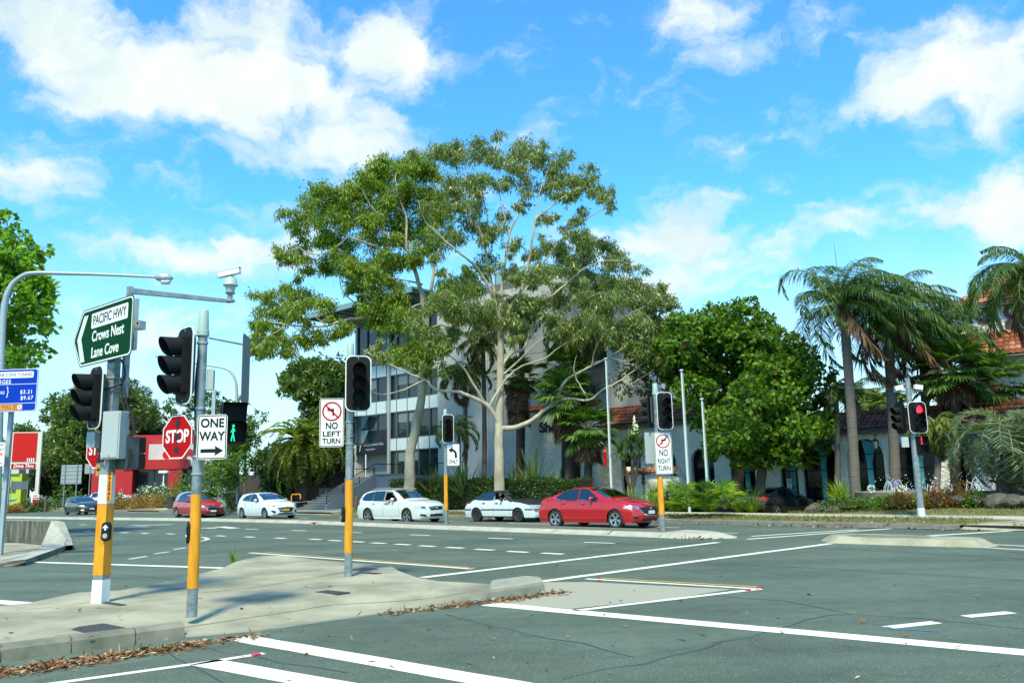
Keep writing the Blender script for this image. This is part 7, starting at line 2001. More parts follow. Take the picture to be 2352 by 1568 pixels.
def pix_tree(name, label, Y, base, clumps, leafm, bark, leaf=(.2, .06), dens=300, mode='broad', limbs=None, trunk_r=(.3, .12), depth=.8, trunk_top=None, group='trees', up=.6, twig=.022, seed=1, flat=.62, zbase=None):
    r = random.Random(seed)
    b = dp(base[0], base[1], Y) if zbase is None else Vector((dp(base[0], base[1], Y).x, Y, zbase))
    t = tree_obj(name, label, b, group)
    s = Y / F
    nodes = []      # (pos, px, py, dY, radius)
    tb = MB()
    def run(pts, r0, r1, d0, d1, wob=0.02, start=None):
        V = []; n = len(pts)
        for i, (x, y) in enumerate(pts):
            u = i / max(1, n - 1); V.append(dp(x, y, Y + d0 + (d1 - d0) * u))
        if start is not None: V[0] = start
        Q = []; n = len(V)
        for i in range(n - 1):
            p0, p1, p2, p3 = V[max(i - 1, 0)], V[i], V[i + 1], V[min(i + 2, n - 1)]
            for k in range(4):
                u = k / 4; Q.append(.5 * ((2 * p1) + (p2 - p0) * u + (2 * p0 - 5 * p1 + 4 * p2 - p3) * u * u + (3 * p1 - p0 - 3 * p2 + p3) * u ** 3) + Vector((r.gauss(0, 1), r.gauss(0, 1), r.gauss(0, .5))) * wob * (1 if k else .3))
        Q.append(V[-1]); m_ = len(Q)
        rad = [r0 + (r1 - r0) * (i / (m_ - 1)) ** .8 for i in range(m_)]
        tb.tube([q - b for q in Q], rad, 9 if r0 > .1 else 6)
        for q, rr in zip(Q, rad): nodes.append((q, rr))
        return Q
    if limbs:
        for L in limbs: run(L[0], L[1], L[2], L[3], L[4])
    else:
        top = trunk_top or (sum(c[0] for c in clumps) / len(clumps), sum(c[1] for c in clumps) / len(clumps))
        b0 = b.copy(); T = dp(top[0], top[1], Y)
        Q = bez(b0 - Vector((0, 0, .2)), T, 8, 0, .03, r); n = len(Q)
        tb.tube([q - b for q in Q], [trunk_r[0] + (trunk_r[1] - trunk_r[0]) * i / (n - 1) for i in range(n)], 9)
        for i, q in enumerate(Q):
            if i >= n // 3: nodes.append((q, trunk_r[0] * (1 - .7 * i / n)))
    PP, AA = [], []
    NP = np.array([tuple(q) for q, _ in nodes])
    order = sorted(clumps, key=lambda c: (Vector((c[0], c[1])) - Vector((base[0], base[1]))).length)
    for c in order:
        px, py, R = c[0], c[1], c[2] * s
        c0 = dp(px, py, Y); dd = NP - np.array([c0.x, 0, c0.z]); dist = np.hypot(dd[:, 0], dd[:, 2]) + .6 * np.maximum(0, NP[:, 2] - c0.z)
        j = int(np.argmin(dist)); near = Vector(NP[j])
        yy = near.y + r.gauss(0, depth) if limbs else Y + r.gauss(0, 1) * depth * 1.0
        c0 = dp(px, py, yy)
        rr0 = min(nodes[j][1] * .7, twig * 2.2 + .012 * R)
        Q = bez(near, c0, 5, .03, .10, r); tb.tube([q - b for q in Q], [max(.008, rr0 * (1 - .75 * i / 5)) for i in range(6)], 5, cap=False)
        NP = np.vstack([NP, [tuple(q) for q in Q[2:]]]); nodes += [(q, rr0 * .4) for q in Q[2:]]
        for k in range(5 if mode == 'gum' else 4):
            d = Vector((r.gauss(0, 1), r.gauss(0, 1), r.gauss(.25, .5))).normalized() * R * .85
            q0 = Q[r.randint(2, 5)]; Q2 = bez(q0, c0 + d, 3, .05, .12, r); tb.tube([q - b for q in Q2], [max(.006, twig * .75 * (1 - .6 * i / 3)) for i in range(4)], 4, cap=False)
        n = int(dens * (R / .7) ** 1.8 * (c[3] if len(c) > 3 else 1)); p_, a_ = clump_pts(c0, R, max(30, n), mode, flat); PP.append(p_); AA.append(a_)
    tb.build('trunk', bark, t, smooth=60)
    PP = np.concatenate(PP) - np.array(tuple(b)); AA = np.concatenate(AA); n = len(PP)
    Q = leaf_quads(rng, PP, AA, rng.uniform(.65, 1.3, n) * leaf[0], rng.uniform(.7, 1.3, n) * leaf[1], up)
    quads_mesh('crown', Q, leafm, t)
    return t
def c3_(l): return [(746.5 + .3478 * x, 631.6 + .3478 * y) for x, y in l]
def c1_(l): return [(545.5 + .3662 * x, 287 + .3662 * y) for x, y in l]
def c2_(l): return [((1700 + x / 1.568) * .5742, (500 + y / 1.568) * .5742) for x, y in l]

# --- the two gums
def sat(cl, seed):
    r = random.Random(seed); out = []
    for c in cl:
        out.append((c[0], c[1], c[2] * 1.05))
        for k in range(3): out.append((c[0] + r.gauss(0, .95) * c[2], c[1] + r.gauss(.15, .7) * c[2], c[2] * r.uniform(.4, .75)))
    return out
g1_limbs = [
    (c3_([(560, 1435), (560, 1250), (566, 1150), (600, 1000), (630, 850), (645, 700), (655, 600), (668, 420), (665, 250), (650, 160), (640, 100)]), .33, .17, 0, 0),
    (c1_([(1170, 1235), (1160, 1100), (1110, 900), (1060, 780), (1010, 720), (920, 680), (880, 620)]), .17, .04, 0, -.8),
    (c1_([(1110, 900), (1060, 760), (1060, 600), (1040, 520), (1000, 420), (990, 330)]), .10, .03, 0, .8),
    (c1_([(1180, 1180), (1210, 1080), (1240, 840), (1290, 740), (1350, 640), (1370, 500)]), .14, .03, 0, .6),
    (c1_([(1120, 1235), (1000, 1210), (780, 1210), (650, 1230), (560, 1260), (440, 1262), (300, 1250), (190, 1230)]), .14, .025, 0, -1.5),
    (c1_([(440, 1262), (390, 1200), (330, 1150), (290, 1080)]), .05, .015, -1, -1.4), (c1_([(560, 1260), (480, 1190), (430, 1100)]), .045, .015, -1, -.8), (c1_([(300, 1250), (220, 1310), (120, 1340)]), .04, .012, -1.4, -1.8),
    (c1_([(830, 1200), (740, 1120), (660, 1040), (640, 950), (650, 890)]), .055, .015, -.5, -.3), (c1_([(820, 1110), (770, 1020), (720, 930), (715, 890)]), .05, .015, -.4, .3),
    (c1_([(1010, 880), (880, 770), (800, 740), (700, 700), (600, 640), (540, 550), (500, 480)]), .10, .02, -.3, -1.2), (c1_([(700, 700), (560, 800), (450, 805), (380, 770), (320, 790)]), .06, .015, -.8, -1.5),
    (c1_([(920, 790), (920, 640), (880, 560), (820, 480), (780, 400)]), .08, .02, -.3, -.8), (c1_([(1160, 1000), (1080, 980), (980, 960), (900, 960)]), .07, .02, 0, -1),
    (c3_([(690, 180), (600, 200), (530, 250), (440, 290), (380, 360)]), .07, .015, 0, -1.5), (c3_([(660, 300), (560, 330), (480, 400), (430, 470)]), .06, .015, 0, -1.2), (c3_([(665, 360), (760, 330), (830, 350), (880, 300)]), .06, .015, 0, -.8)]
g1_cl = [(930, 385, 40), (890, 395, 38), (975, 395, 34), (850, 415, 34), (810, 440, 34), (770, 455, 34), (730, 462, 32), (704, 490, 28), (690, 522, 22), (760, 500, 32), (820, 490, 36), (880, 460, 42), (940, 450, 42), (995, 465, 36), (910, 515, 38), (960, 540, 32),
    (850, 545, 32), (790, 560, 26), (745, 545, 24), (676, 578, 22), (657, 590, 18), (700, 595, 18), (752, 606, 28), (790, 596, 28), (838, 612, 36), (885, 606, 36), (925, 588, 28), (992, 545, 26), (1012, 500, 30), (820, 650, 26), (862, 645, 26), (900, 648, 24),
    (660, 664, 26), (628, 682, 24), (602, 716, 22), (645, 716, 26), (690, 672, 26), (722, 690, 20), (748, 698, 18), (594, 776, 18), (622, 792, 22), (660, 788, 24), (702, 776, 26), (732, 765, 18), (588, 800, 14), (640, 758, 14), (768, 764, 18), (790, 742, 16), (612, 750, 16), (680, 708, 22),
    (862, 706, 30), (900, 692, 28), (870, 742, 26), (920, 725, 24), (965, 798, 30), (935, 824, 24), (990, 826, 26), (905, 752, 18), (1004, 780, 22), (945, 770, 20), (1030, 640, 26), (1058, 654, 28), (1078, 632, 22), (840, 690, 20), (1020, 680, 22), (915, 800, 18)]
pix_tree('gum_tree', 'spreading gum with bright green tufted crown and leaning pale trunk, left of the pair', 48.8, (941, 1131), sat(g1_cl, 51), L_GUM1, BARK_G, (.29, .07), 620, 'gum', g1_limbs, depth=1.1, flat=.75, group='pale trunked gums', seed=5, zbase=.35)
g2_limbs = [
    ([(1146, 1140), (1147, 1060), (1147, 985), (1148, 900), (1150, 800), (1150, 735), (1144, 700)], .31, .15, 0, 0),
    ([(1147, 745), (1139, 690), (1134, 664), (1122, 628), (1115, 573), (1101, 525), (1075, 492), (1050, 470), (1035, 420)], .12, .025, 0, -.8),
    ([(1139, 690), (1112, 639), (1090, 609), (1049, 576), (1016, 547), (976, 507), (960, 460)], .10, .02, 0, -1.6),
    ([(1148, 735), (1152, 683), (1159, 609), (1170, 536), (1189, 499), (1203, 448), (1210, 400), (1222, 355)], .12, .02, 0, .8),
    ([(1152, 745), (1174, 706), (1196, 668), (1211, 624), (1225, 536), (1232, 503), (1262, 478), (1290, 455), (1330, 430)], .12, .02, 0, -.6),
    ([(1196, 668), (1233, 620), (1254, 595), (1291, 547), (1317, 521), (1346, 503), (1379, 485), (1405, 470)], .085, .015, -.2, .6),
    ([(1170, 712), (1232, 694), (1269, 679), (1306, 646), (1342, 617), (1385, 600), (1425, 600)], .09, .018, 0, -1.4),
    ([(1115, 573), (1120, 500), (1100, 430), (1095, 370)], .06, .015, -.4, .2), ([(1170, 536), (1150, 460), (1140, 390)], .05, .015, .4, .9), ([(1232, 503), (1240, 440), (1262, 385)], .05, .015, -.3, .2),
    ([(1149, 985), (1192, 979), (1226, 962), (1251, 941), (1275, 920), (1299, 875), (1320, 861), (1359, 840), (1400, 819), (1435, 795), (1470, 760)], .16, .025, 0, -1.6),
    ([(1275, 924), (1303, 915), (1352, 918), (1383, 896), (1428, 872), (1470, 840), (1520, 800)], .10, .02, -.8, -2.2), ([(1352, 918), (1330, 880), (1318, 850), (1325, 815)], .06, .02, -1.1, -1.1),
    ([(1150, 845), (1174, 812), (1202, 802), (1212, 778), (1223, 750), (1245, 715), (1268, 687)], .11, .025, 0, .8),
    ([(1125, 930), (1146, 896), (1167, 865), (1199, 840), (1251, 823), (1289, 795), (1355, 764), (1425, 732), (1490, 700)], .085, .018, -.3, -1.0),
    ([(1155, 860), (1190, 830), (1230, 790), (1270, 760), (1330, 700), (1380, 670)], .07, .015, 0, -1.5),
    ([(1150, 985), (1136, 952), (1115, 927), (1080, 910), (1049, 899), (1004, 896), (976, 872), (941, 858), (896, 837), (860, 818), (833, 802)], .15, .018, 0, -1.6),
    ([(1112, 924), (1087, 882), (1060, 840), (1032, 816), (983, 781), (934, 739)], .09, .015, -.3, -1.6), ([(976, 872), (913, 899), (870, 905), (851, 890)], .05, .012, -1, -1.8), ([(1042, 889), (1020, 850), (1016, 800)], .05, .014, -.6, -1.2),
    ([(1062, 840), (1066, 800), (1080, 760)], .05, .015, -.5, -.9), ([(1359, 840), (1372, 790), (1400, 750)], .05, .014, -1.2, -1.8), ([(1428, 872), (1450, 880), (1500, 850)], .04, .012, -1.8, -2.2), ([(1400, 819), (1440, 830), (1480, 810)], .035, .012, -1.4, -1.9)]
g2_cl = [(998, 345, 22), (1030, 348, 26), (1090, 340, 30), (1126, 352, 24), (1062, 356, 24), (1220, 340, 30), (1248, 362, 30), (1192, 360, 24), (1278, 385, 26), (1160, 372, 22), (1318, 418, 26), (1350, 415, 24), (1386, 440, 22), (1402, 466, 14), (1300, 448, 22), (1260, 430, 26), (1210, 415, 24), (1150, 420, 22), (1100, 410, 24), (1050, 418, 30), (1034, 468, 28),
    (1096, 470, 24), (1080, 520, 28), (1130, 528, 26), (1182, 560, 20, .8), (1338, 482, 14), (1318, 505, 16), (1290, 410, 22), (1320, 545, 24), (1352, 552, 24), (1380, 560, 24), (1402, 576, 22), (1420, 592, 22), (1440, 606, 16), (1252, 560, 18), (1288, 572, 24), (1330, 592, 24), (1230, 582, 18),
    (1400, 630, 28), (1440, 650, 24), (1480, 660, 20), (1508, 662, 16), (1360, 636, 28), (1308, 616, 28), (1260, 622, 24), (1220, 634, 22), (1170, 622, 20), (1120, 592, 22), (1500, 688, 18), (1536, 690, 14), (1450, 690, 24), (1400, 690, 28), (1340, 690, 26), (1282, 690, 28), (1470, 740, 26), (1420, 742, 26), (1520, 740, 22), (1360, 740, 26), (1300, 740, 24),
    (1240, 700, 24), (1200, 692, 20), (1130, 708, 34), (1080, 704, 34), (1042, 706, 26), (1010, 690, 24), (1162, 740, 28), (1102, 742, 26), (1206, 752, 20), (1542, 776, 22), (1480, 788, 22), (1556, 740, 18), (1440, 786, 18), (1012, 800, 24), (1040, 764, 20), (985, 760, 24), (1070, 660, 22), (1330, 650, 20), (860, 800, 14), (880, 818, 14), (1180, 780, 16), (1500, 810, 16), (1400, 770, 18), (950, 735, 20), (1270, 730, 20), (1335, 770, 16), (1560, 800, 16), (1045, 545, 24), (1000, 590, 18), (1200, 470, 16), (1250, 500, 16), (1160, 490, 16)]
pix_tree('gum_tree', 'tall gum with smooth cream trunk and wide low branches, right of the pair', 44.8, (1146, 1140), sat(g2_cl, 52), L_GUM2, BARK_G, (.29, .06), 560, 'gum', g2_limbs, depth=1.1, flat=.78, group='pale trunked gums', seed=9, zbase=.3)

# --- broadleaf trees
def blob(cx, cy, rx, ry, n, rad, seed, edge=.25):
    """clump centres filling an ellipse given in the same pixels"""
    r = random.Random(seed); out = []
    k = 0
    while len(out) < n:
        k += 1
        a = r.uniform(0, 2 * PI); q = math.sqrt(r.random()); out.append((cx + math.cos(a) * q * (rx - rad * .7), cy + math.sin(a) * q * (ry - rad * .7), rad * r.uniform(.75, 1.25)))
    return out
pt = blob(20, 690, 95, 170, 34, 34, 3) + [(15, 505, 22), (40, 545, 24), (8, 540, 26), (95, 575, 20), (70, 600, 26), (112, 706, 20), (100, 650, 22), (118, 745, 18), (95, 800, 22), (60, 820, 26), (20, 830, 26), (80, 745, 26)] + blob(-70, 680, 90, 180, 20, 40, 4)
pix_tree('plane_tree', 'bright green broadleaf tree at the left edge behind the toll board', 31.5, (-30, 1130), pt, L_PLANE, BARK_L, (.24, .20), 190, 'broad', trunk_r=(.22, .06), depth=1.0, trunk_top=(0, 600), seed=3, up=.3)
mp = blob(1690, 860, 130, 160, 60, 36, 5) + blob(1580, 810, 90, 100, 26, 32, 55) + [(1640, 715, 28), (1690, 705, 26), (1720, 700, 24), (1600, 740, 26), (1570, 760, 22), (1755, 740, 28), (1660, 760, 34), (1700, 790, 34), (1590, 800, 26), (1780, 800, 30)]
pix_tree('broadleaf_tree', 'broad rich green tree right of the flagpoles, taller rear one of two', 43, (1690, 1130), mp, L_MAPLE, BARK_B, (.24, .19), 260, 'broad', trunk_r=(.3, .08), depth=1.8, trunk_top=(1690, 760), seed=6, zbase=.6)
mp2 = blob(1800, 940, 120, 150, 52, 34, 7) + blob(1700, 1000, 90, 80, 20, 30, 8) + [(1830, 790, 26), (1860, 820, 28), (1890, 860, 28), (1900, 910, 26), (1900, 960, 24), (1885, 1010, 24), (1850, 1050, 22), (1770, 1060, 24), (1700, 1050, 22), (1640, 1020, 24), (1800, 770, 22), (1650, 960, 28)]
pix_tree('broadleaf_tree', 'low spreading rich green tree overhanging the parked black sedan', 38.5, (1738, 1135), mp2, L_MAPLE, BARK_B, (.24, .19), 240, 'broad', trunk_r=(.26, .08), depth=1.4, trunk_top=(1790, 850), seed=7, zbase=.5)
fr = [(1460, 740, 20), (1500, 760, 22), (1540, 760, 24), (1580, 790, 24), (1480, 820, 22), (1440, 850, 20), (1520, 840, 24), (1560, 850, 22), (1430, 900, 18), (1480, 890, 20), (1590, 880, 20), (1540, 910, 18), (1410, 870, 16), (1500, 700, 20), (1550, 720, 22), (1600, 730, 20)] + blob(1520, 800, 110, 130, 30, 24, 66)
pix_tree('frangipani_tree', 'thin many stemmed tree with drooping leaf rosettes above the tiled roof', 44.5, (1500, 1075), fr, L_OLIVE, BARK_L, (.30, .10), 190, 'broad', trunk_r=(.14, .05), depth=1.0, trunk_top=(1510, 860), seed=8, zbase=.6)
# trees behind on the left
pix_tree('round_tree', 'dense rounded olive green tree behind the drive thru sign', 118, (60, 1140), blob(68, 1030, 62, 60, 26, 22, 9) + blob(110, 1080, 60, 60, 16, 24, 19), L_OLIVE, BARK_B, (.5, .28), 130, 'broad', trunk_r=(.4, .15), depth=2.5, seed=10, group='trees behind the takeaway')
pix_tree('spreading_tree', 'large loose olive crowned tree above the square post cabinet', 104, (215, 1140), blob(225, 960, 125, 85, 58, 28, 10) + blob(180, 1040, 90, 60, 26, 26, 20) + [(115, 950, 22), (130, 925, 24), (340, 960, 22), (250, 885, 22), (290, 890, 22)], L_OLIVE, BARK_B, (.55, .22), 150, 'broad', trunk_r=(.5, .18), depth=3, trunk_top=(225, 930), seed=11, group='trees behind the takeaway')
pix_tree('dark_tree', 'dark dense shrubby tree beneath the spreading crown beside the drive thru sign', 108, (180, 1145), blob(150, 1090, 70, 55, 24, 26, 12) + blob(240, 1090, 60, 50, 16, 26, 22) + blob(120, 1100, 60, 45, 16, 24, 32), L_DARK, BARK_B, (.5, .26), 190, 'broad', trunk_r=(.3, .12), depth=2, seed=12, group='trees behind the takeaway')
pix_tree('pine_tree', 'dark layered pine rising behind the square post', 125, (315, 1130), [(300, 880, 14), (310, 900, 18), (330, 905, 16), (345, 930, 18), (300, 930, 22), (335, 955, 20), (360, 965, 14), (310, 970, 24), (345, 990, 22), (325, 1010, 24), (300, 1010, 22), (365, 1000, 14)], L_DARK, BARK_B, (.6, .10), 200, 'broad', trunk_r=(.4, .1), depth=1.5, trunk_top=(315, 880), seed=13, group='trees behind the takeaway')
pix_tree('umbrella_tree', 'open crowned tree with bare limbs behind the STOP sign', 88, (455, 1130), [(400, 930, 18), (430, 915, 18), (460, 905, 16), (490, 915, 16), (520, 930, 18), (390, 950, 14), (540, 955, 16), (480, 935, 20), (440, 945, 18), (500, 955, 18), (420, 975, 14), (550, 925, 14)], L_OLIVE, BARK_L, (.42, .2), 150, 'broad', trunk_r=(.25, .08), depth=1.6, trunk_top=(465, 970), seed=14, group='trees behind the takeaway')
pix_tree('jacaranda_tree', 'feathery light green tree left of the date palm', 60, (560, 1140), blob(540, 1010, 58, 75, 30, 22, 15) + blob(520, 1070, 45, 50, 14, 20, 25) + [(590, 960, 20), (500, 1020, 16), (490, 1060, 16), (510, 1100, 16), (540, 1110, 16)], L_MID, BARK_L, (.28, .12), 180, 'broad', trunk_r=(.14, .05), depth=1.4, trunk_top=(565, 1000), seed=15, group='trees behind the stairs')
pix_tree('background_tree', 'olive green tree between the date palm and the office corner', 76, (740, 1120), blob(735, 880, 85, 62, 34, 26, 16) + blob(760, 950, 65, 60, 22, 26, 26) + [(665, 870, 20), (690, 845, 22), (740, 830, 20), (780, 830, 20), (650, 900, 16)], L_OLIVE, BARK_B, (.42, .20), 170, 'broad', trunk_r=(.3, .1), depth=2, trunk_top=(735, 900), seed=16, group='trees behind the stairs')
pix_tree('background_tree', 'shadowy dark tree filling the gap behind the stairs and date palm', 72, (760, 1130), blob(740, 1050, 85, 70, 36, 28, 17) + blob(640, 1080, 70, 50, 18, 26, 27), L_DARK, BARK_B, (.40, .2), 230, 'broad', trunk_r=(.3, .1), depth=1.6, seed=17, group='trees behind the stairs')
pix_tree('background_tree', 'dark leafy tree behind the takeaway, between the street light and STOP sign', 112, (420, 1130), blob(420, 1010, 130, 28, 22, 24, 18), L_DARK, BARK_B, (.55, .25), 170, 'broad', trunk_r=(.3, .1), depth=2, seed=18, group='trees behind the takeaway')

# --- palms
def frond_rachis(az, el0, L, droop, n=12, wind=(0, 0), ex=1.35):
    """points along a feather frond, starting at the crown"""
    pts = [Vector((0, 0, 0))]; el = el0
    for i in range(n):
        u = (i + 1) / n; e = el0 - droop * u ** ex
        d = Vector((math.cos(az) * math.cos(e), math.sin(az) * math.cos(e), math.sin(e))) + Vector((wind[0], wind[1], 0)) * u * 1.0
        pts.append(pts[-1] + d.normalized() * L / n)
    return pts
def feather_quads(pts, nl, ll, lw, hang, r, vee=.5, start=.12):
    """leaflets along a rachis; returns (C, A, L, W)"""
    n = len(pts) - 1; C, A, Ls, Ws = [], [], [], []
    for k in range(nl):
        u = start + (1 - start) * (k + .5) / nl; f = u * n; i = min(int(f), n - 1); p = pts[i].lerp(pts[i + 1], f - i)
        t = (pts[i + 1] - pts[i]).normalized(); side = t.cross(Vector((0, 0, 1)))
        side = side.normalized() if side.length > 1e-3 else Vector((1, 0, 0)); upv = side.cross(t)
        ln = ll * (math.sin(PI * min(1, .18 + .80 * u)) ** .6) * r.uniform(.85, 1.1)
        for s in (1, -1):
            a = side * s * r.uniform(.8, 1.05) + t * r.uniform(.35, .75) + upv * vee * r.uniform(.3, 1) - Vector((0, 0, 1)) * hang * r.uniform(.6, 1.4)
            C.append(p); A.append(a); Ls.append(ln); Ws.append(lw)
    return C, A, Ls, Ws
def blade_quads(C, A, L, W, bend, R_):
    """two-part leaflets that bend downwards at half length -> two quads each"""
    C = np.array([tuple(c) for c in C]); A = norm(np.array([tuple(a) for a in A])); L = np.array(L).reshape(-1, 1); W = np.array(W).reshape(-1, 1); n = len(C)
    S = norm(np.cross(A, np.array([0, 0, 1.0]) + R_.normal(size=(n, 3)) * .35))
    m = C + A * L * .55; A2 = A.copy(); A2[:, 2] -= bend * R_.uniform(.5, 1.5, n); A2 = norm(A2); t = m + A2 * L * .45
    q1 = np.stack([C - S * W * .25, m - S * W * .5, m + S * W * .5, C + S * W * .25], 1)
    q2 = np.stack([m - S * W * .5, t - S * W * .05, t + S * W * .05, m + S * W * .5], 1)
    return np.concatenate([q1, q2])
TRUNK_P = mat('palm_trunk', (.17, .155, .13), .9, noise=(9, .35, .65), col2=(.10, .09, .075), bump=(16, .8, .04), stretch=(.25, .25, 3.5))
TRUNK_F = mat('fibrous_trunk', (.10, .075, .05), .95, noise=(10, .3, .7), col2=(.035, .025, .018), bump=(14, 1, .06), stretch=(1.5, 1.5, .6))
def palm_trunk(t, base, top, r0, r1, m=TRUNK_P, bulge=0.0, name='trunk'):
    mb = MB(); n = 16; pts = []; rad = []
    for i in range(n + 1):
        u = i / n; pts.append(base.lerp(top, u) - t.location + Vector((.10 * math.sin(u * 2.2), 0, 0)) * (1 if u > 0 and u < 1 else 0)); rad.append(r0 + (r1 - r0) * u + (bulge * math.exp(-((u - .08) / .1) ** 2)) + (.012 if i % 2 else 0))
    mb.tube(pts, rad, 12); return mb.build(name, m, t, smooth=60)
def feather_palm(name, label, crown, Y, base, nf=26, L=3.2, droop=1.9, ll=.75, lw=.045, nl=46, leafm=None, trunk=(.2, .15), dead=3, wind=(0, 0), hang=.5, seed=1, el=(-.25, 1.35), spear=0, bend=.8, group='palms', shaft=None, tm=None, zbase=None):
    r = random.Random(seed); R_ = np.random.default_rng(seed); c = dp(*crown, Y); b = dp(*base, Y) if base else Vector((c.x, c.y, 0))
    if zbase is not None: b.z = zbase
    t = thing(name, label, 'palm', b, 0, group)
    palm_trunk(t, b, c, trunk[0], trunk[1], tm or TRUNK_P)
    if shaft:
        mb = MB(); mb.tube([c - b - Vector((0, 0, shaft)), c - b - Vector((0, 0, shaft * .6)), c - b + Vector((0, 0, .1))], [trunk[1] * 1.25, trunk[1] * 1.5, trunk[1] * .8], 10); mb.build('crownshaft', mat('palm_boots', (.22, .20, .13), .8, noise=(7, .3, .7), stretch=(2, 2, .4)), t, smooth=60)
    o = c - b; mb = MB(); Cs, As, Ls, Ws = [], [], [], []; dC, dA, dL, dW = [], [], [], []
    ga = 2.39996
    for k in range(nf + dead):
        isd = k >= nf
        u = k / nf if not isd else 1.0
        az = k * ga + r.uniform(-.25, .25); e0 = el[1] + (el[0] - el[1]) * u ** .8 if not isd else el[0] - .35
        ln = L * r.uniform(.85, 1.1) * (.75 + .25 * min(1, u * 3))
        pts = frond_rachis(az, e0 + r.uniform(-.12, .12), ln, droop * r.uniform(.8, 1.15) * (1 if not isd else .9), wind=wind, ex=2.0 if wind[0] else 1.35)
        pts = [p + o for p in pts]
        mb.tube(pts, [.035 * (1 - .85 * i / (len(pts) - 1)) for i in range(len(pts))], 4, 1 if isd else 0, cap=False)
        a, b2, c2, d2 = feather_quads(pts, nl, ll * (ln / L), lw, hang * (1 if not isd else 2.2), r)
        if isd: dC += a; dA += b2; dL += c2; dW += d2
        else: Cs += a; As += b2; Ls += c2; Ws += d2
    if spear:
        mb.tube([o, o + Vector((-.03, 0, spear * .5)), o + Vector((-.06, 0, spear))], [.03, .02, .006], 5)
    mb.build('frond_stalk', [mat('frond_stalk_green', (.12, .15, .05), .5), mat('frond_stalk_brown', (.13, .075, .04), .8)], t)
    quads_mesh('fronds', blade_quads(Cs, As, Ls, Ws, bend, R_), leafm or L_PALM, t)
    if dC: quads_mesh('dead_fronds', blade_quads(dC, dA, dL, dW, .6, R_), L_DEAD, t)
    return t
def fan_palm(name, label, crown, Y, base, nf=26, pet=.9, fr=.75, nb=22, leafm=None, trunk=(.2, .17), skirt=20, seed=1, group='palms', el=(-.7, 1.2), zbase=None, tm=None, skl=1.6, tip=.5):
    r = random.Random(seed); R_ = np.random.default_rng(seed); c = dp(*crown, Y); b = dp(*base, Y) if base else Vector((c.x, c.y, 0))
    if zbase is not None: b.z = zbase
    t = thing(name, label, 'palm', b, 0, group); palm_trunk(t, b, c, trunk[0], trunk[1], tm or TRUNK_F)
    o = c - b; mb = MB(); Q = []; QD = []
    def fan(hub, axis, upv, rad, droopk, out):
        side = axis.cross(upv).normalized()
        for k in range(nb):
            a = (-1 + 2 * (k + .5) / nb) * 1.75
            d = (axis * math.cos(a) + side * math.sin(a)).normalized(); d = (d + upv * .10 * math.cos(a)).normalized()
            ln = rad * (.72 + .28 * math.cos(a * .7)) * r.uniform(.9, 1.08); w = rad * .115
            s = d.cross(upv).normalized(); m1 = hub + d * ln * .62; d2 = (d - Vector((0, 0, droopk)) * r.uniform(.5, 1.4)).normalized(); tp_ = m1 + d2 * ln * .45
            tilt = upv * w * .3 * (1 if k % 2 else -1)
            out.append([hub - s * w * .08, m1 - s * w * .5 + tilt, m1 + s * w * .5 - tilt, hub + s * w * .08]); out.append([m1 - s * w * .5 + tilt, tp_ - s * w * .06, tp_ + s * w * .06, m1 + s * w * .5 - tilt])
    for k in range(nf):
        u = k / nf; az = k * 2.39996 + r.uniform(-.2, .2); e = el[1] + (el[0] - el[1]) * u + r.uniform(-.15, .15)
        d = Vector((math.cos(az) * math.cos(e), math.sin(az) * math.cos(e), math.sin(e))); p1 = o + d * pet * r.uniform(.8, 1.15) - Vector((0, 0, .10 * pet))
        mb.tube([o, o.lerp(p1, .5) + Vector((0, 0, .08)), p1], [.025, .02, .014], 4, cap=False)
        ax = (d - Vector((0, 0, .30))).normalized(); sd = ax.cross(Vector((0, 0, 1))); sd = sd.normalized() if sd.length > .05 else Vector((1, 0, 0)); upv = sd.cross(ax).normalized()
        fan(p1, ax, upv, fr * r.uniform(.85, 1.1), tip, Q)
    for k in range(skirt):
        az = r.uniform(0, 2 * PI); zz = -r.uniform(.1, skl); p1 = o + Vector((math.cos(az) * r.uniform(.25, .5), math.sin(az) * r.uniform(.25, .5), zz))
        ax = Vector((math.cos(az) * .25, math.sin(az) * .25, -1)).normalized(); upv = Vector((math.cos(az), math.sin(az), .25)).normalized(); fan(p1, ax, upv, fr * .9, .1, QD)
    mb.build('leaf_stalk', MATS.get('frond_stalk_green') or mat('frond_stalk_green', (.12, .15, .05), .5), t)
    quads_mesh('fronds', np.array([[tuple(p) for p in q] for q in Q]), leafm or L_FAN, t)
    if QD: quads_mesh('dead_skirt', np.array([[tuple(p) for p in q] for q in QD]), L_DEAD, t)
    return t
W_R = (.75, -.25)       # the breeze leans the fronds to the right
feather_palm('queen_palm', 'tallest queen palm with bare ringed trunk and a bare spear, right of the broad trees', (1932, 700), 36.0, (1966, 1150), nf=28, L=4.0, droop=2.2, el=(-.1, 1.5), trunk=(.21, .19), dead=2, wind=W_R, seed=3, spear=2.9, shaft=.95, hang=.75, ll=.95, lw=.036, nl=84, zbase=.5)
feather_palm('queen_palm', 'queen palm just right of the tallest one, brown hanging fronds below its crown', (2032, 725), 37.0, (2057, 1140), nf=34, L=4.0, droop=2.3, el=(-.2, 1.5), trunk=(.23, .2), dead=7, wind=W_R, seed=5, shaft=.9, hang=.8, ll=.95, lw=.036, nl=84, zbase=.5)
feather_palm('queen_palm', 'dark queen palm between the second tall palm and the tower', (2112, 770), 39.0, (2132, 1140), nf=32, L=3.7, droop=2.3, el=(-.3, 1.45), trunk=(.2, .17), dead=5, wind=W_R, seed=6, hang=.9, ll=.9, lw=.036, nl=76, zbase=.5)
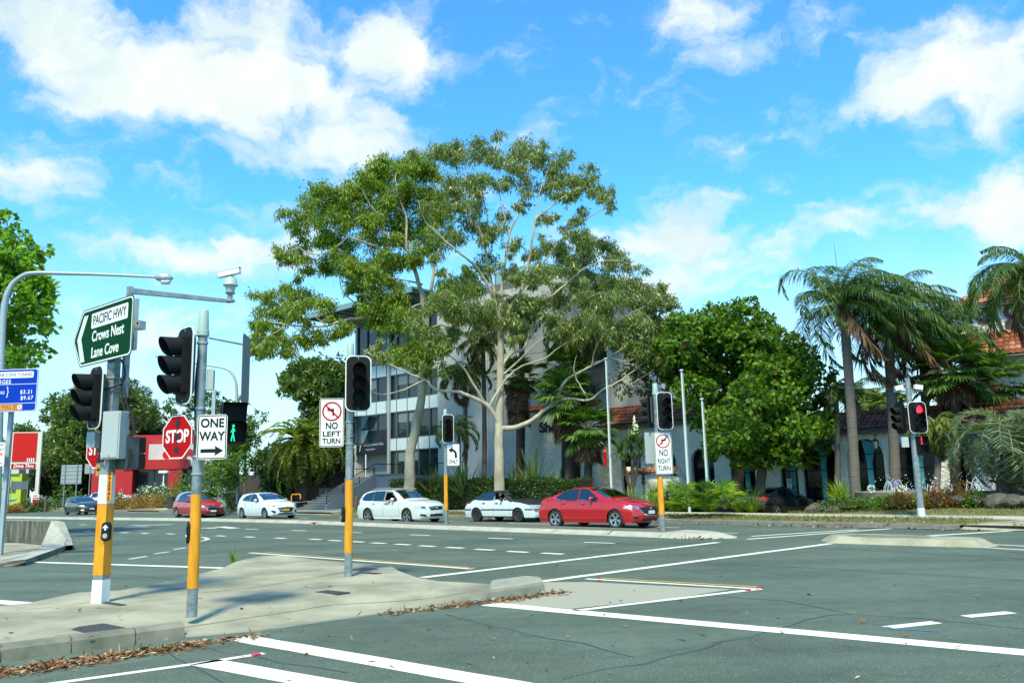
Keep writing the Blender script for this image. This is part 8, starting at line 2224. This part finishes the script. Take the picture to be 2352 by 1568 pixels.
feather_palm('queen_palm', 'big queen palm leaning in at the right edge before the tower', (2372, 630), 31.0, (2390, 1160), nf=30, L=3.5, droop=2.2, el=(-.4, 1.5), trunk=(.2, .18), dead=1, seed=7, hang=.7, ll=.9, lw=.034, nl=84, zbase=.4, leafm=L_PALM)
fan_palm('fan_palm', 'bushy dark fan palm with hanging dead leaves left of the tower', (2185, 850), 36.5, (2196, 1150), nf=36, pet=1.1, fr=.95, skirt=22, seed=8, zbase=.5, trunk=(.2, .2), skl=1.2)
fan_palm('fan_palm', 'dark fan palm below the tower roof, right of the bushy one', (2270, 880), 37.5, (2285, 1150), nf=32, pet=1.15, fr=.95, skirt=12, seed=9, zbase=.5, trunk=(.2, .2))
feather_palm('slender_palm', 'slender grey palm trunk beside the overhanging green tree', (1915, 900), 38.0, (1922, 1135), nf=12, L=1.6, droop=1.8, trunk=(.13, .11), dead=2, seed=10, ll=.45, zbase=.5)
feather_palm('slender_palm', 'short palm with drooping brown fronds right of the lit red signal', (2150, 975), 34.5, (2148, 1140), nf=16, L=1.6, droop=2.4, trunk=(.13, .12), dead=10, seed=11, ll=.5, zbase=.5, leafm=L_PALMY, hang=.9)
feather_palm('background_palm', 'sunny yellow green palm behind the low tiled roof', (2000, 930), 52.0, (2005, 1050), nf=24, L=2.6, droop=1.7, trunk=(.15, .13), dead=0, seed=12, leafm=L_PALMY, zbase=.5)
feather_palm('background_palm', 'deep green palm behind the low tiled roof, left of the sunny one', (1960, 900), 50.0, (1965, 1050), nf=22, L=2.4, droop=1.8, trunk=(.15, .13), dead=0, seed=13, zbase=.5)
fan_palm('fan_palm', 'bright fan palm peeping over the restaurant roof near the lit red signal', (2040, 935), 47.0, (2040, 1050), nf=18, pet=.8, fr=.9, skirt=0, seed=14, zbase=.5, leafm=L_PALMY)
feather_palm('jelly_palm', 'blue green jelly palm with arching grey fronds at the lower right edge', (2312, 990), 29.5, (2298, 1178), nf=40, L=2.8, droop=2.5, ll=.66, lw=.036, nl=64, leafm=L_JELLY, trunk=(.24, .22), dead=5, seed=15, hang=.05, el=(-.5, 1.2), bend=.15, tm=TRUNK_F, zbase=.3)
# palms in front of the office
feather_palm('office_palm', 'thin trunked palm in front of the office, left of the cream gum trunk', (1064, 855), 52.5, (1068, 1110), nf=20, L=2.4, droop=2.3, trunk=(.15, .12), dead=4, seed=20, hang=.7, zbase=.9)
feather_palm('office_palm', 'thin palm with yellowing crown close beside the cream gum trunk', (1106, 782), 52.0, (1112, 1110), nf=20, L=2.3, droop=2.2, trunk=(.16, .13), dead=3, seed=21, hang=.7, leafm=L_PALMY, zbase=.9)
feather_palm('office_palm', 'tall dark stemmed palm right of the cream gum trunk', (1194, 700), 50.5, (1196, 1110), nf=20, L=2.4, droop=2.2, trunk=(.22, .16), dead=4, seed=22, hang=.7, zbase=.9, tm=TRUNK_F)
feather_palm('office_palm', 'large drooping palm above the black letters on the stucco wall', (1318, 760), 47.5, (1322, 1100), nf=28, L=2.9, droop=2.4, trunk=(.24, .19), dead=5, seed=23, hang=.8, leafm=L_PALMY, zbase=.8, tm=TRUNK_F)
fan_palm('fan_palm', 'fan palm with a long brown skirt just right of the cream gum trunk', (1188, 868), 49.0, (1190, 1110), nf=28, pet=.9, fr=.8, skirt=26, seed=24, zbase=.9, skl=2.4)
fan_palm('fan_palm', 'stout fan palm with shaggy brown skirt before the stucco wall', (1302, 905), 45.0, (1308, 1118), nf=34, pet=1.0, fr=1.0, skirt=30, seed=25, zbase=.6, trunk=(.30, .26), skl=2.0)
fan_palm('fan_palm', 'lower fan palm right of the stout shaggy one before the stucco wall', (1348, 985), 44.0, (1346, 1118), nf=26, pet=.9, fr=.95, skirt=16, seed=26, zbase=.6, trunk=(.22, .2), skl=1.3)
fan_palm('fan_palm', 'fan palm lifted high behind the stout shaggy one', (1290, 845), 47.0, (1296, 1110), nf=22, pet=.9, fr=.85, skirt=6, seed=27, zbase=.8)
feather_palm('low_palm', 'low arching palm between the ONLY sign and the left gum trunk', (1050, 985), 50.5, (1052, 1110), nf=16, L=2.1, droop=1.9, trunk=(.1, .09), dead=1, seed=28, hang=.3, zbase=.9, ll=.55)
feather_palm('date_palm', 'squat date palm with a huge arching crown left of the stairs', (690, 1012), 63.0, (694, 1130), nf=60, L=4.4, droop=1.7, ll=.55, lw=.10, nl=60, leafm=L_DATE, trunk=(.5, .55), dead=3, seed=30, hang=.0, el=(-.75, 1.4), bend=.12, tm=TRUNK_F, zbase=.8)
# yucca with a flower head
yk = fan_palm('yucca', 'spiky dark yucca with a cream flower spike beside the flagpole', (1446, 1022), 42.0, (1450, 1110), nf=0, skirt=0, seed=31, zbase=.6, trunk=(.10, .08), group='spiky plants')
def rosette(parent, o, n, L, W, m, seed, spread=(.1, 1.5), bend=.6, name='leaves', segs=3):
    r = random.Random(seed); Q = []
    for k in range(n):
        az = r.uniform(0, 2 * PI); e = r.uniform(*spread); d = Vector((math.cos(az) * math.cos(e), math.sin(az) * math.cos(e), math.sin(e))); ln = L * r.uniform(.7, 1.15)
        s = Vector((-math.sin(az), math.cos(az), 0)); p = Vector(o) + Vector((math.cos(az), math.sin(az), 0)) * r.uniform(0, .06); w = W
        for j in range(segs):
            d2 = (d - Vector((0, 0, bend * (j / segs) ** 1.5 * r.uniform(.6, 1.3)))).normalized(); q = p + d2 * ln / segs; w2 = W * (1.05 - ((j + 1) / segs) ** 2) if j < segs - 1 else W * .08
            Q.append([tuple(p - s * w / 2), tuple(q - s * w2 / 2), tuple(q + s * w2 / 2), tuple(p + s * w / 2)]); p, w = q, w2
    return quads_mesh(name, np.array(Q), m, parent)
co = dp(1446, 1022, 42.0) - yk.location
for k, (dx, dz) in enumerate(((0, 0), (-.5, -.3), (.55, -.2), (.25, .35))): rosette(yk, co + Vector((dx, 0, dz)), 70, .9, .06, L_FAN, 40 + k, (-.7, 1.4), .5)
for dx in (-.5, .55): mb = MB(); mb.tube([(0, 0, .2), (dx * .7, 0, co.z - .9), co + Vector((dx, 0, -.3))], [.09, .08, .07], 7); mb.build('stem', TRUNK_F, yk)
mb = MB(); fl_ = Vector((.3, 0, .55)) + co
for k in range(60):
    u = random.random(); mb.ball(fl_ + Vector((random.gauss(0, .12 * (1 - u)), random.gauss(0, .12 * (1 - u)), u * .9)), .055, 5, rings=3)
mb.build('flower_spike', mat('cream_flower', (.62, .62, .42), .7), yk)
# flax clumps behind the hedge
for k, (px, py, Y, L, n, lab) in enumerate(((1066, 1122, 48.6, 2.3, 60, 'spiky flax clump behind the hedge, left of the cream gum trunk'), (1225, 1118, 45.6, 2.6, 80, 'largest spiky flax clump behind the hedge, right of the cream gum trunk'), (1000, 1112, 50.6, 1.9, 44, 'smaller spiky flax clump beside the ONLY sign'), (1278, 1110, 44.4, 1.6, 36, 'low flax clump under the stout fan palm'), (1180, 1112, 47.2, 1.8, 40, 'flax clump tucked beside the cream gum trunk'), (1120, 1115, 48.0, 1.7, 36, 'flax clump between the two larger ones behind the hedge'))):
    p = dp(px, py, Y); t = thing('flax_plant', lab, 'plant', (p.x, p.y, .8), 0, 'spiky plants'); rosette(t, (0, 0, 0), n, L, .13, L_FLAX, 50 + k, (.55, 1.5), .35, 'blades', 4)

# --- hedge
def hedge(label, A, B, w, zt0, zt1, leafm, n, lw=(.10, .06), name='hedge'):
    A, B = Vector(A), Vector(B); t = thing(name, label, 'hedge', (A.x, A.y, 0), 0, 'hedges'); d = B - A; L = d.length; d.normalize(); nn = Vector((-d.y, d.x, 0))
    if nn.y < 0: nn = -nn
    K = n; u = rng.random(K); face = rng.random(K); z0 = gz(A.x, A.y)
    zt = zt0 + (zt1 - zt0) * u + .08 * np.sin(u * L * 1.7) + .05 * np.sin(u * L * 4.1 + 1)
    s = np.where(face < .42, rng.uniform(-.02, .12, K), np.where(face < .85, rng.uniform(0, w, K), rng.uniform(w - .1, w, K)))
    s = s + .05 * np.sin(u * L * 3.0)
    z = np.where((face >= .42) & (face < .85), zt - np.abs(rng.normal(0, .06, K)), z0 + .05 + (zt - z0 - .05) * rng.random(K) ** .9)
    Pp = np.stack([d.x * u * L + nn.x * s, d.y * u * L + nn.y * s, z], 1); Ax = rng.normal(size=(K, 3)); Ax[:, 0] -= nn.x * .8; Ax[:, 1] -= nn.y * .8; Ax[:, 2] += .3
    quads_mesh('foliage', leaf_quads(rng, Pp, Ax, rng.uniform(.7, 1.4, K) * lw[0], rng.uniform(.7, 1.4, K) * lw[1], .2), leafm, t)
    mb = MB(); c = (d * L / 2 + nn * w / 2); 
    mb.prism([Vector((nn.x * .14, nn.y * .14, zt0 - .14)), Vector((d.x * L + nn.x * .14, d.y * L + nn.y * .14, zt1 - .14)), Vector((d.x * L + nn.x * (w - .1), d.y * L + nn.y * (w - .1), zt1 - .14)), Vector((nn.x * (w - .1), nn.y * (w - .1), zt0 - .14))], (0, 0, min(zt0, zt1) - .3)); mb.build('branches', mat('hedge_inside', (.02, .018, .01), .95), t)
    return t
ha, hb2 = at_n(892, 33.9), at_n(1322, 33.5)
hedge('long clipped dark hedge running behind the white wagon and the gum trunks', ha, hb2, 1.5, 2.0, 1.72, L_HEDGE, 26000)
# shrub heap where the hedge meets the ramp
def shrub(name, label, px, py, Y, rx, rz_, leafm, n=900, leaf=(.12, .07), ry=None, group='garden shrubs', zb=None, flowers=None):
    p = dp(px, py, Y); zb = gz(p.x, p.y) if zb is None else zb; t = thing(name, label, 'shrub', (p.x, p.y, zb), 0, group)
    d = norm(rng.normal(size=(n, 3))); d[:, 2] = np.abs(d[:, 2]); rad = rng.uniform(.55, 1.0, (n, 1)); lump = 1 + .22 * np.sin(d[:, :1] * 7 + px) * np.cos(d[:, 1:2] * 6)
    Pp = d * rad * lump * np.array([rx, ry or rx * .8, rz_]); quads_mesh('foliage', leaf_quads(rng, Pp, d + rng.normal(size=(n, 3)) * .6, rng.uniform(.7, 1.3, n) * leaf[0], rng.uniform(.7, 1.3, n) * leaf[1], .4), leafm, t)
    mb = MB()
    for k in range(7): a = 2 * PI * k / 7; mb.tube([(0, 0, -.05), (math.cos(a) * rx * .45, math.sin(a) * rx * .4, rz_ * .6)], [.03, .012], 4)
    mb.build('stem', BARK_B, t)
    if flowers:
        m_, fn, fs = flowers; dd = norm(rng.normal(size=(fn, 3))); dd[:, 2] = np.abs(dd[:, 2]) + .1
        o = quads_mesh('flowers', leaf_quads(rng, dd * np.array([rx, ry or rx * .8, rz_]) * rng.uniform(.9, 1.1, (fn, 1)), rng.normal(size=(fn, 3)), fs, fs * .9, .5), m_, t); o['kind'] = 'stuff'
    return t
FW_W = leaf_mat('white_petal', (.6, .62, .58), (.7, .72, .68), (.78, .8, .76), .2); FW_P = leaf_mat('purple_petal', (.16, .13, .45), (.22, .18, .55), (.34, .28, .66), .2); FW_O = leaf_mat('orange_foliage', (.20, .09, .03), (.27, .14, .055), (.13, .14, .035), .3)
shrub('shrub', 'light green shrub at the left end of the hedge by the gum', 905, 1118, 50, .9, .8, L_MID, 900)
for k, (px, Y) in enumerate(((262, 77), (300, 78), (325, 77), (350, 77), (372, 76))):
    shrub('flower_bed_shrub', 'orange leaved low shrub in the bed before the takeaway', px, 1152, Y, 1.15, 1.25, FW_O, 800, (.16, .10), group='orange shrubs before the takeaway')
for k, (px, Y) in enumerate(((350, 82), (368, 82), (335, 82))): shrub('white_flower_shrub', 'white flowered shrub behind the orange bed', px, 1142, Y, 1.0, 1.9, L_MID, 420, (.2, .1), flowers=(FW_W, 80, .16), group='white flowered shrubs')
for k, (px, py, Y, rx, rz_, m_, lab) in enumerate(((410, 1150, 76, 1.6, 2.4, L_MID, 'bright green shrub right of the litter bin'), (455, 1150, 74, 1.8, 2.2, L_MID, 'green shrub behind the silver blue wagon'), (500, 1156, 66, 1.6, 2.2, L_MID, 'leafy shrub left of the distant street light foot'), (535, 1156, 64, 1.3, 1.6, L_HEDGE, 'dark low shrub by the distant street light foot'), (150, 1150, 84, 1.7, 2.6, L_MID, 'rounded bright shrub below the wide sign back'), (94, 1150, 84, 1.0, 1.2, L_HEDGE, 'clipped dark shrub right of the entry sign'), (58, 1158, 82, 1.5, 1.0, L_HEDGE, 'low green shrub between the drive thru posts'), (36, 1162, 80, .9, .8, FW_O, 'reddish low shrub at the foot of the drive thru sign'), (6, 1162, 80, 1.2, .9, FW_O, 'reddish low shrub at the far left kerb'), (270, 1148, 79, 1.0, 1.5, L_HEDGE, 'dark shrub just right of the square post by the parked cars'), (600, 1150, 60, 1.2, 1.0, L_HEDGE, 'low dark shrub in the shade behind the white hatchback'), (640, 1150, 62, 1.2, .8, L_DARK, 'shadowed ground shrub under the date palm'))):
    shrub('shrub', lab, px, py, Y, rx, rz_, m_, 700, (.20, .12))
pf_ = dp(436, 1120, 78); pn = pix_tree('young_pine', 'small tiered young pine in front of the white takeaway wall', 79, (418, 1150), [(418, 1085, 8), (418, 1098, 12), (416, 1112, 16), (420, 1126, 18)], L_MID, BARK_B, (.30, .08), 130, 'broad', trunk_r=(.08, .03), depth=.2, trunk_top=(418, 1080), seed=44, flat=.2)
# strappy grasses and cycad heap right of the median post
for k in range(30):
    t_ = random.uniform(-22.8, -17.0); s_ = random.uniform(4.4, 6.6); p = P(t_, s_); z = gz(p.x, p.y)
    t = thing('grass_clump', 'arching green grass clump in the bed above the footpath', 'grass clump', (p.x, p.y, z), 0, 'arching grass clumps'); rosette(t, (0, 0, 0), 150, random.uniform(.85, 1.25), .03, L_GRASS, 100 + k, (.5, 1.5), .9, 'blades', 3)
for k, (px, py, Y) in enumerate(((1560, 1120, 33.8), (1590, 1115, 33.2), (1625, 1118, 33.0), (1655, 1125, 33.4), (1600, 1135, 32.4), (1640, 1135, 32.4))):
    p = dp(px, py, Y); t = thing('fan_leaf_plant', 'glossy low fan leaved plant among the arching grasses', 'plant', (p.x, p.y, gz(p.x, p.y)), 0, 'low fan leaved plants')
    r = random.Random(200 + k); Q = []
    for j in range(16):
        az = r.uniform(0, 2 * PI); e = r.uniform(.25, 1.3); d = Vector((math.cos(az) * math.cos(e), math.sin(az) * math.cos(e), math.sin(e))); hub = d * r.uniform(.5, 1.0) + Vector((0, 0, .25)); sd = Vector((-math.sin(az), math.cos(az), 0)); upv = sd.cross(d).normalized() * -1
        for q in range(14):
            a = (-1 + 2 * (q + .5) / 14) * 1.3; v = (d * math.cos(a) + sd * math.sin(a)); v = (v - Vector((0, 0, .25))).normalized(); s2 = v.cross(upv).normalized(); ln = .62 * r.uniform(.85, 1.1); m1 = hub + v * ln * .5; tp_ = m1 + (v - Vector((0, 0, .5))).normalized() * ln * .5
            Q.append([tuple(hub), tuple(m1 - s2 * .028), tuple(tp_), tuple(m1 + s2 * .028)])
    quads_mesh('leaves', np.array(Q), L_LIME if k < 4 else L_FAN, t)
# flower bed on the right: agapanthus, red shrubs, ground cover
for k, (px, py, Y, rx, rz_, m_, lab) in enumerate(((2150, 1158, 30.4, .55, .75, L_RED, 'red leaved shrub right of the far corner signal post'), (2210, 1156, 30.2, .65, .95, L_RED, 'tallest red leaved shrub before the fountain'), (2070, 1158, 30.9, .6, .55, L_RED, 'red leaved shrub left of the far corner signal post'), (2250, 1162, 29.6, .5, .5, L_MID, 'green shrub at the foot of the falling water'), (1985, 1162, 31.8, 1.1, .35, L_MID, 'flat green ground cover above the garden rocks, middle'), (1930, 1164, 32.2, 1.0, .35, L_HEDGE, 'flat dark ground cover above the garden rocks, left end'), (2040, 1160, 31.2, .9, .4, L_MID, 'green ground cover under the purple flowers'))):
    shrub('shrub', lab, px, py, Y, rx, rz_, m_, 600, (.10, .06), zb=.45)
for k, (px, Y) in enumerate(((2050, 31.3), (2075, 31.0), (2098, 30.8), (2130, 30.6), (2185, 30.4), (2225, 30.0), (2265, 29.8))):
    p = dp(px, 1160, Y); t = thing('agapanthus', 'strappy green plant in the bed behind the garden rocks', 'plant', (p.x, p.y, .45), 0, 'strappy plants in the fountain bed'); rosette(t, (0, 0, 0), 60, .62, .045, L_GRASS, 300 + k, (.35, 1.3), 1.0, 'blades', 3)
for px, py, Y, m_, lab in ((2056, 1108, 31.0, FW_P, 'tall purple flower head left of the far corner signal post'), (2110, 1094, 31.4, FW_P, 'purple flower head partly behind the far corner signal post'), (2002, 1122, 31.4, FW_W, 'white flower head against the arched windows'), (2072, 1122, 31.0, FW_W, 'white flower head beside the purple one')):
    p = dp(px, py, Y); t = thing('flower', lab, 'flower', (p.x, p.y, .5), 0, 'agapanthus flowers'); mb = MB(); mb.tube([(0, 0, 0), (0, 0, p.z - .5)], .012, 5); mb.build('stem', MATS['frond_stalk_green'], t)
    d = norm(rng.normal(size=(70, 3))); quads_mesh('flower_head', leaf_quads(rng, d * .09 + np.array([0, 0, p.z - .5]), d, .08, .045, 0), m_, t)
# lime palm behind the slender trunk
p = dp(1930, 1130, 36); t = thing('low_frond_plant', 'bright lime fronds at the foot of the slender grey palm', 'plant', (p.x, p.y, .5), 0, 'garden shrubs'); rosette(t, (0, 0, 0), 120, 1.1, .05, L_LIME, 71, (.3, 1.4), .8, 'leaves', 3)

# --- grass blades and weeds on the verges
def lawn_stuff(name, label, zones, leafm, n, L=(.04, .11)):
    C = []
    for (t0_, t1_, s0_, s1_, k) in zones:
        for i in range(k):
            t_ = random.uniform(t0_, t1_); s_ = random.uniform(s0_, s1_); p = P(t_, s_); C.append((p.x, p.y, gz(p.x, p.y) + .012))
    C = np.array(C); n = len(C); A = rng.normal(size=(n, 3)) * [.5, .5, .3]; A[:, 2] += .9
    return stuff(quads_mesh(name, leaf_quads(rng, C, A, rng.uniform(L[0], L[1], n), .018, 0), leafm), label, 'grass')
lawn_stuff('verge_grass', 'short dry grass on the verge beyond the far kerb', [(-32, -6.5, .2, 2.7, 9000), (-14.5, 6, 4.2, 6.1, 6500), (-34, -22, .2, 2.7, 2500)], L_LAWN, 0, (.05, .13))
lawn_stuff('green_lawn', 'green lawn patches beside the driveways at the far left', [(-66, -62, .2, 2.6, 2500), (-57, -51, .2, 2.6, 3000), (-42.5, -37, .2, 2.6, 2500)], L_GRASS, 0, (.06, .16))
wd = thing('weed', 'leggy green weed in the crack at the far tip of the concrete island', 'plant', gp(536, 1292), 0); rosette(wd, (0, 0, 0), 26, .36, .02, L_GRASS, 77, (.5, 1.5), .5, 'leaves', 3)
p = gp(722, 1203); lt = thing('red_litter', 'crumpled red wrapper lying against the median kerb', 'litter', (p.x, p.y, .02), 0)
mb = MB()
for k in range(14): mb.poly([(random.gauss(0, .12), random.gauss(0, .05), random.uniform(0, .07)) for j in range(3)])
mb.build('wrapper', RED_B, lt)
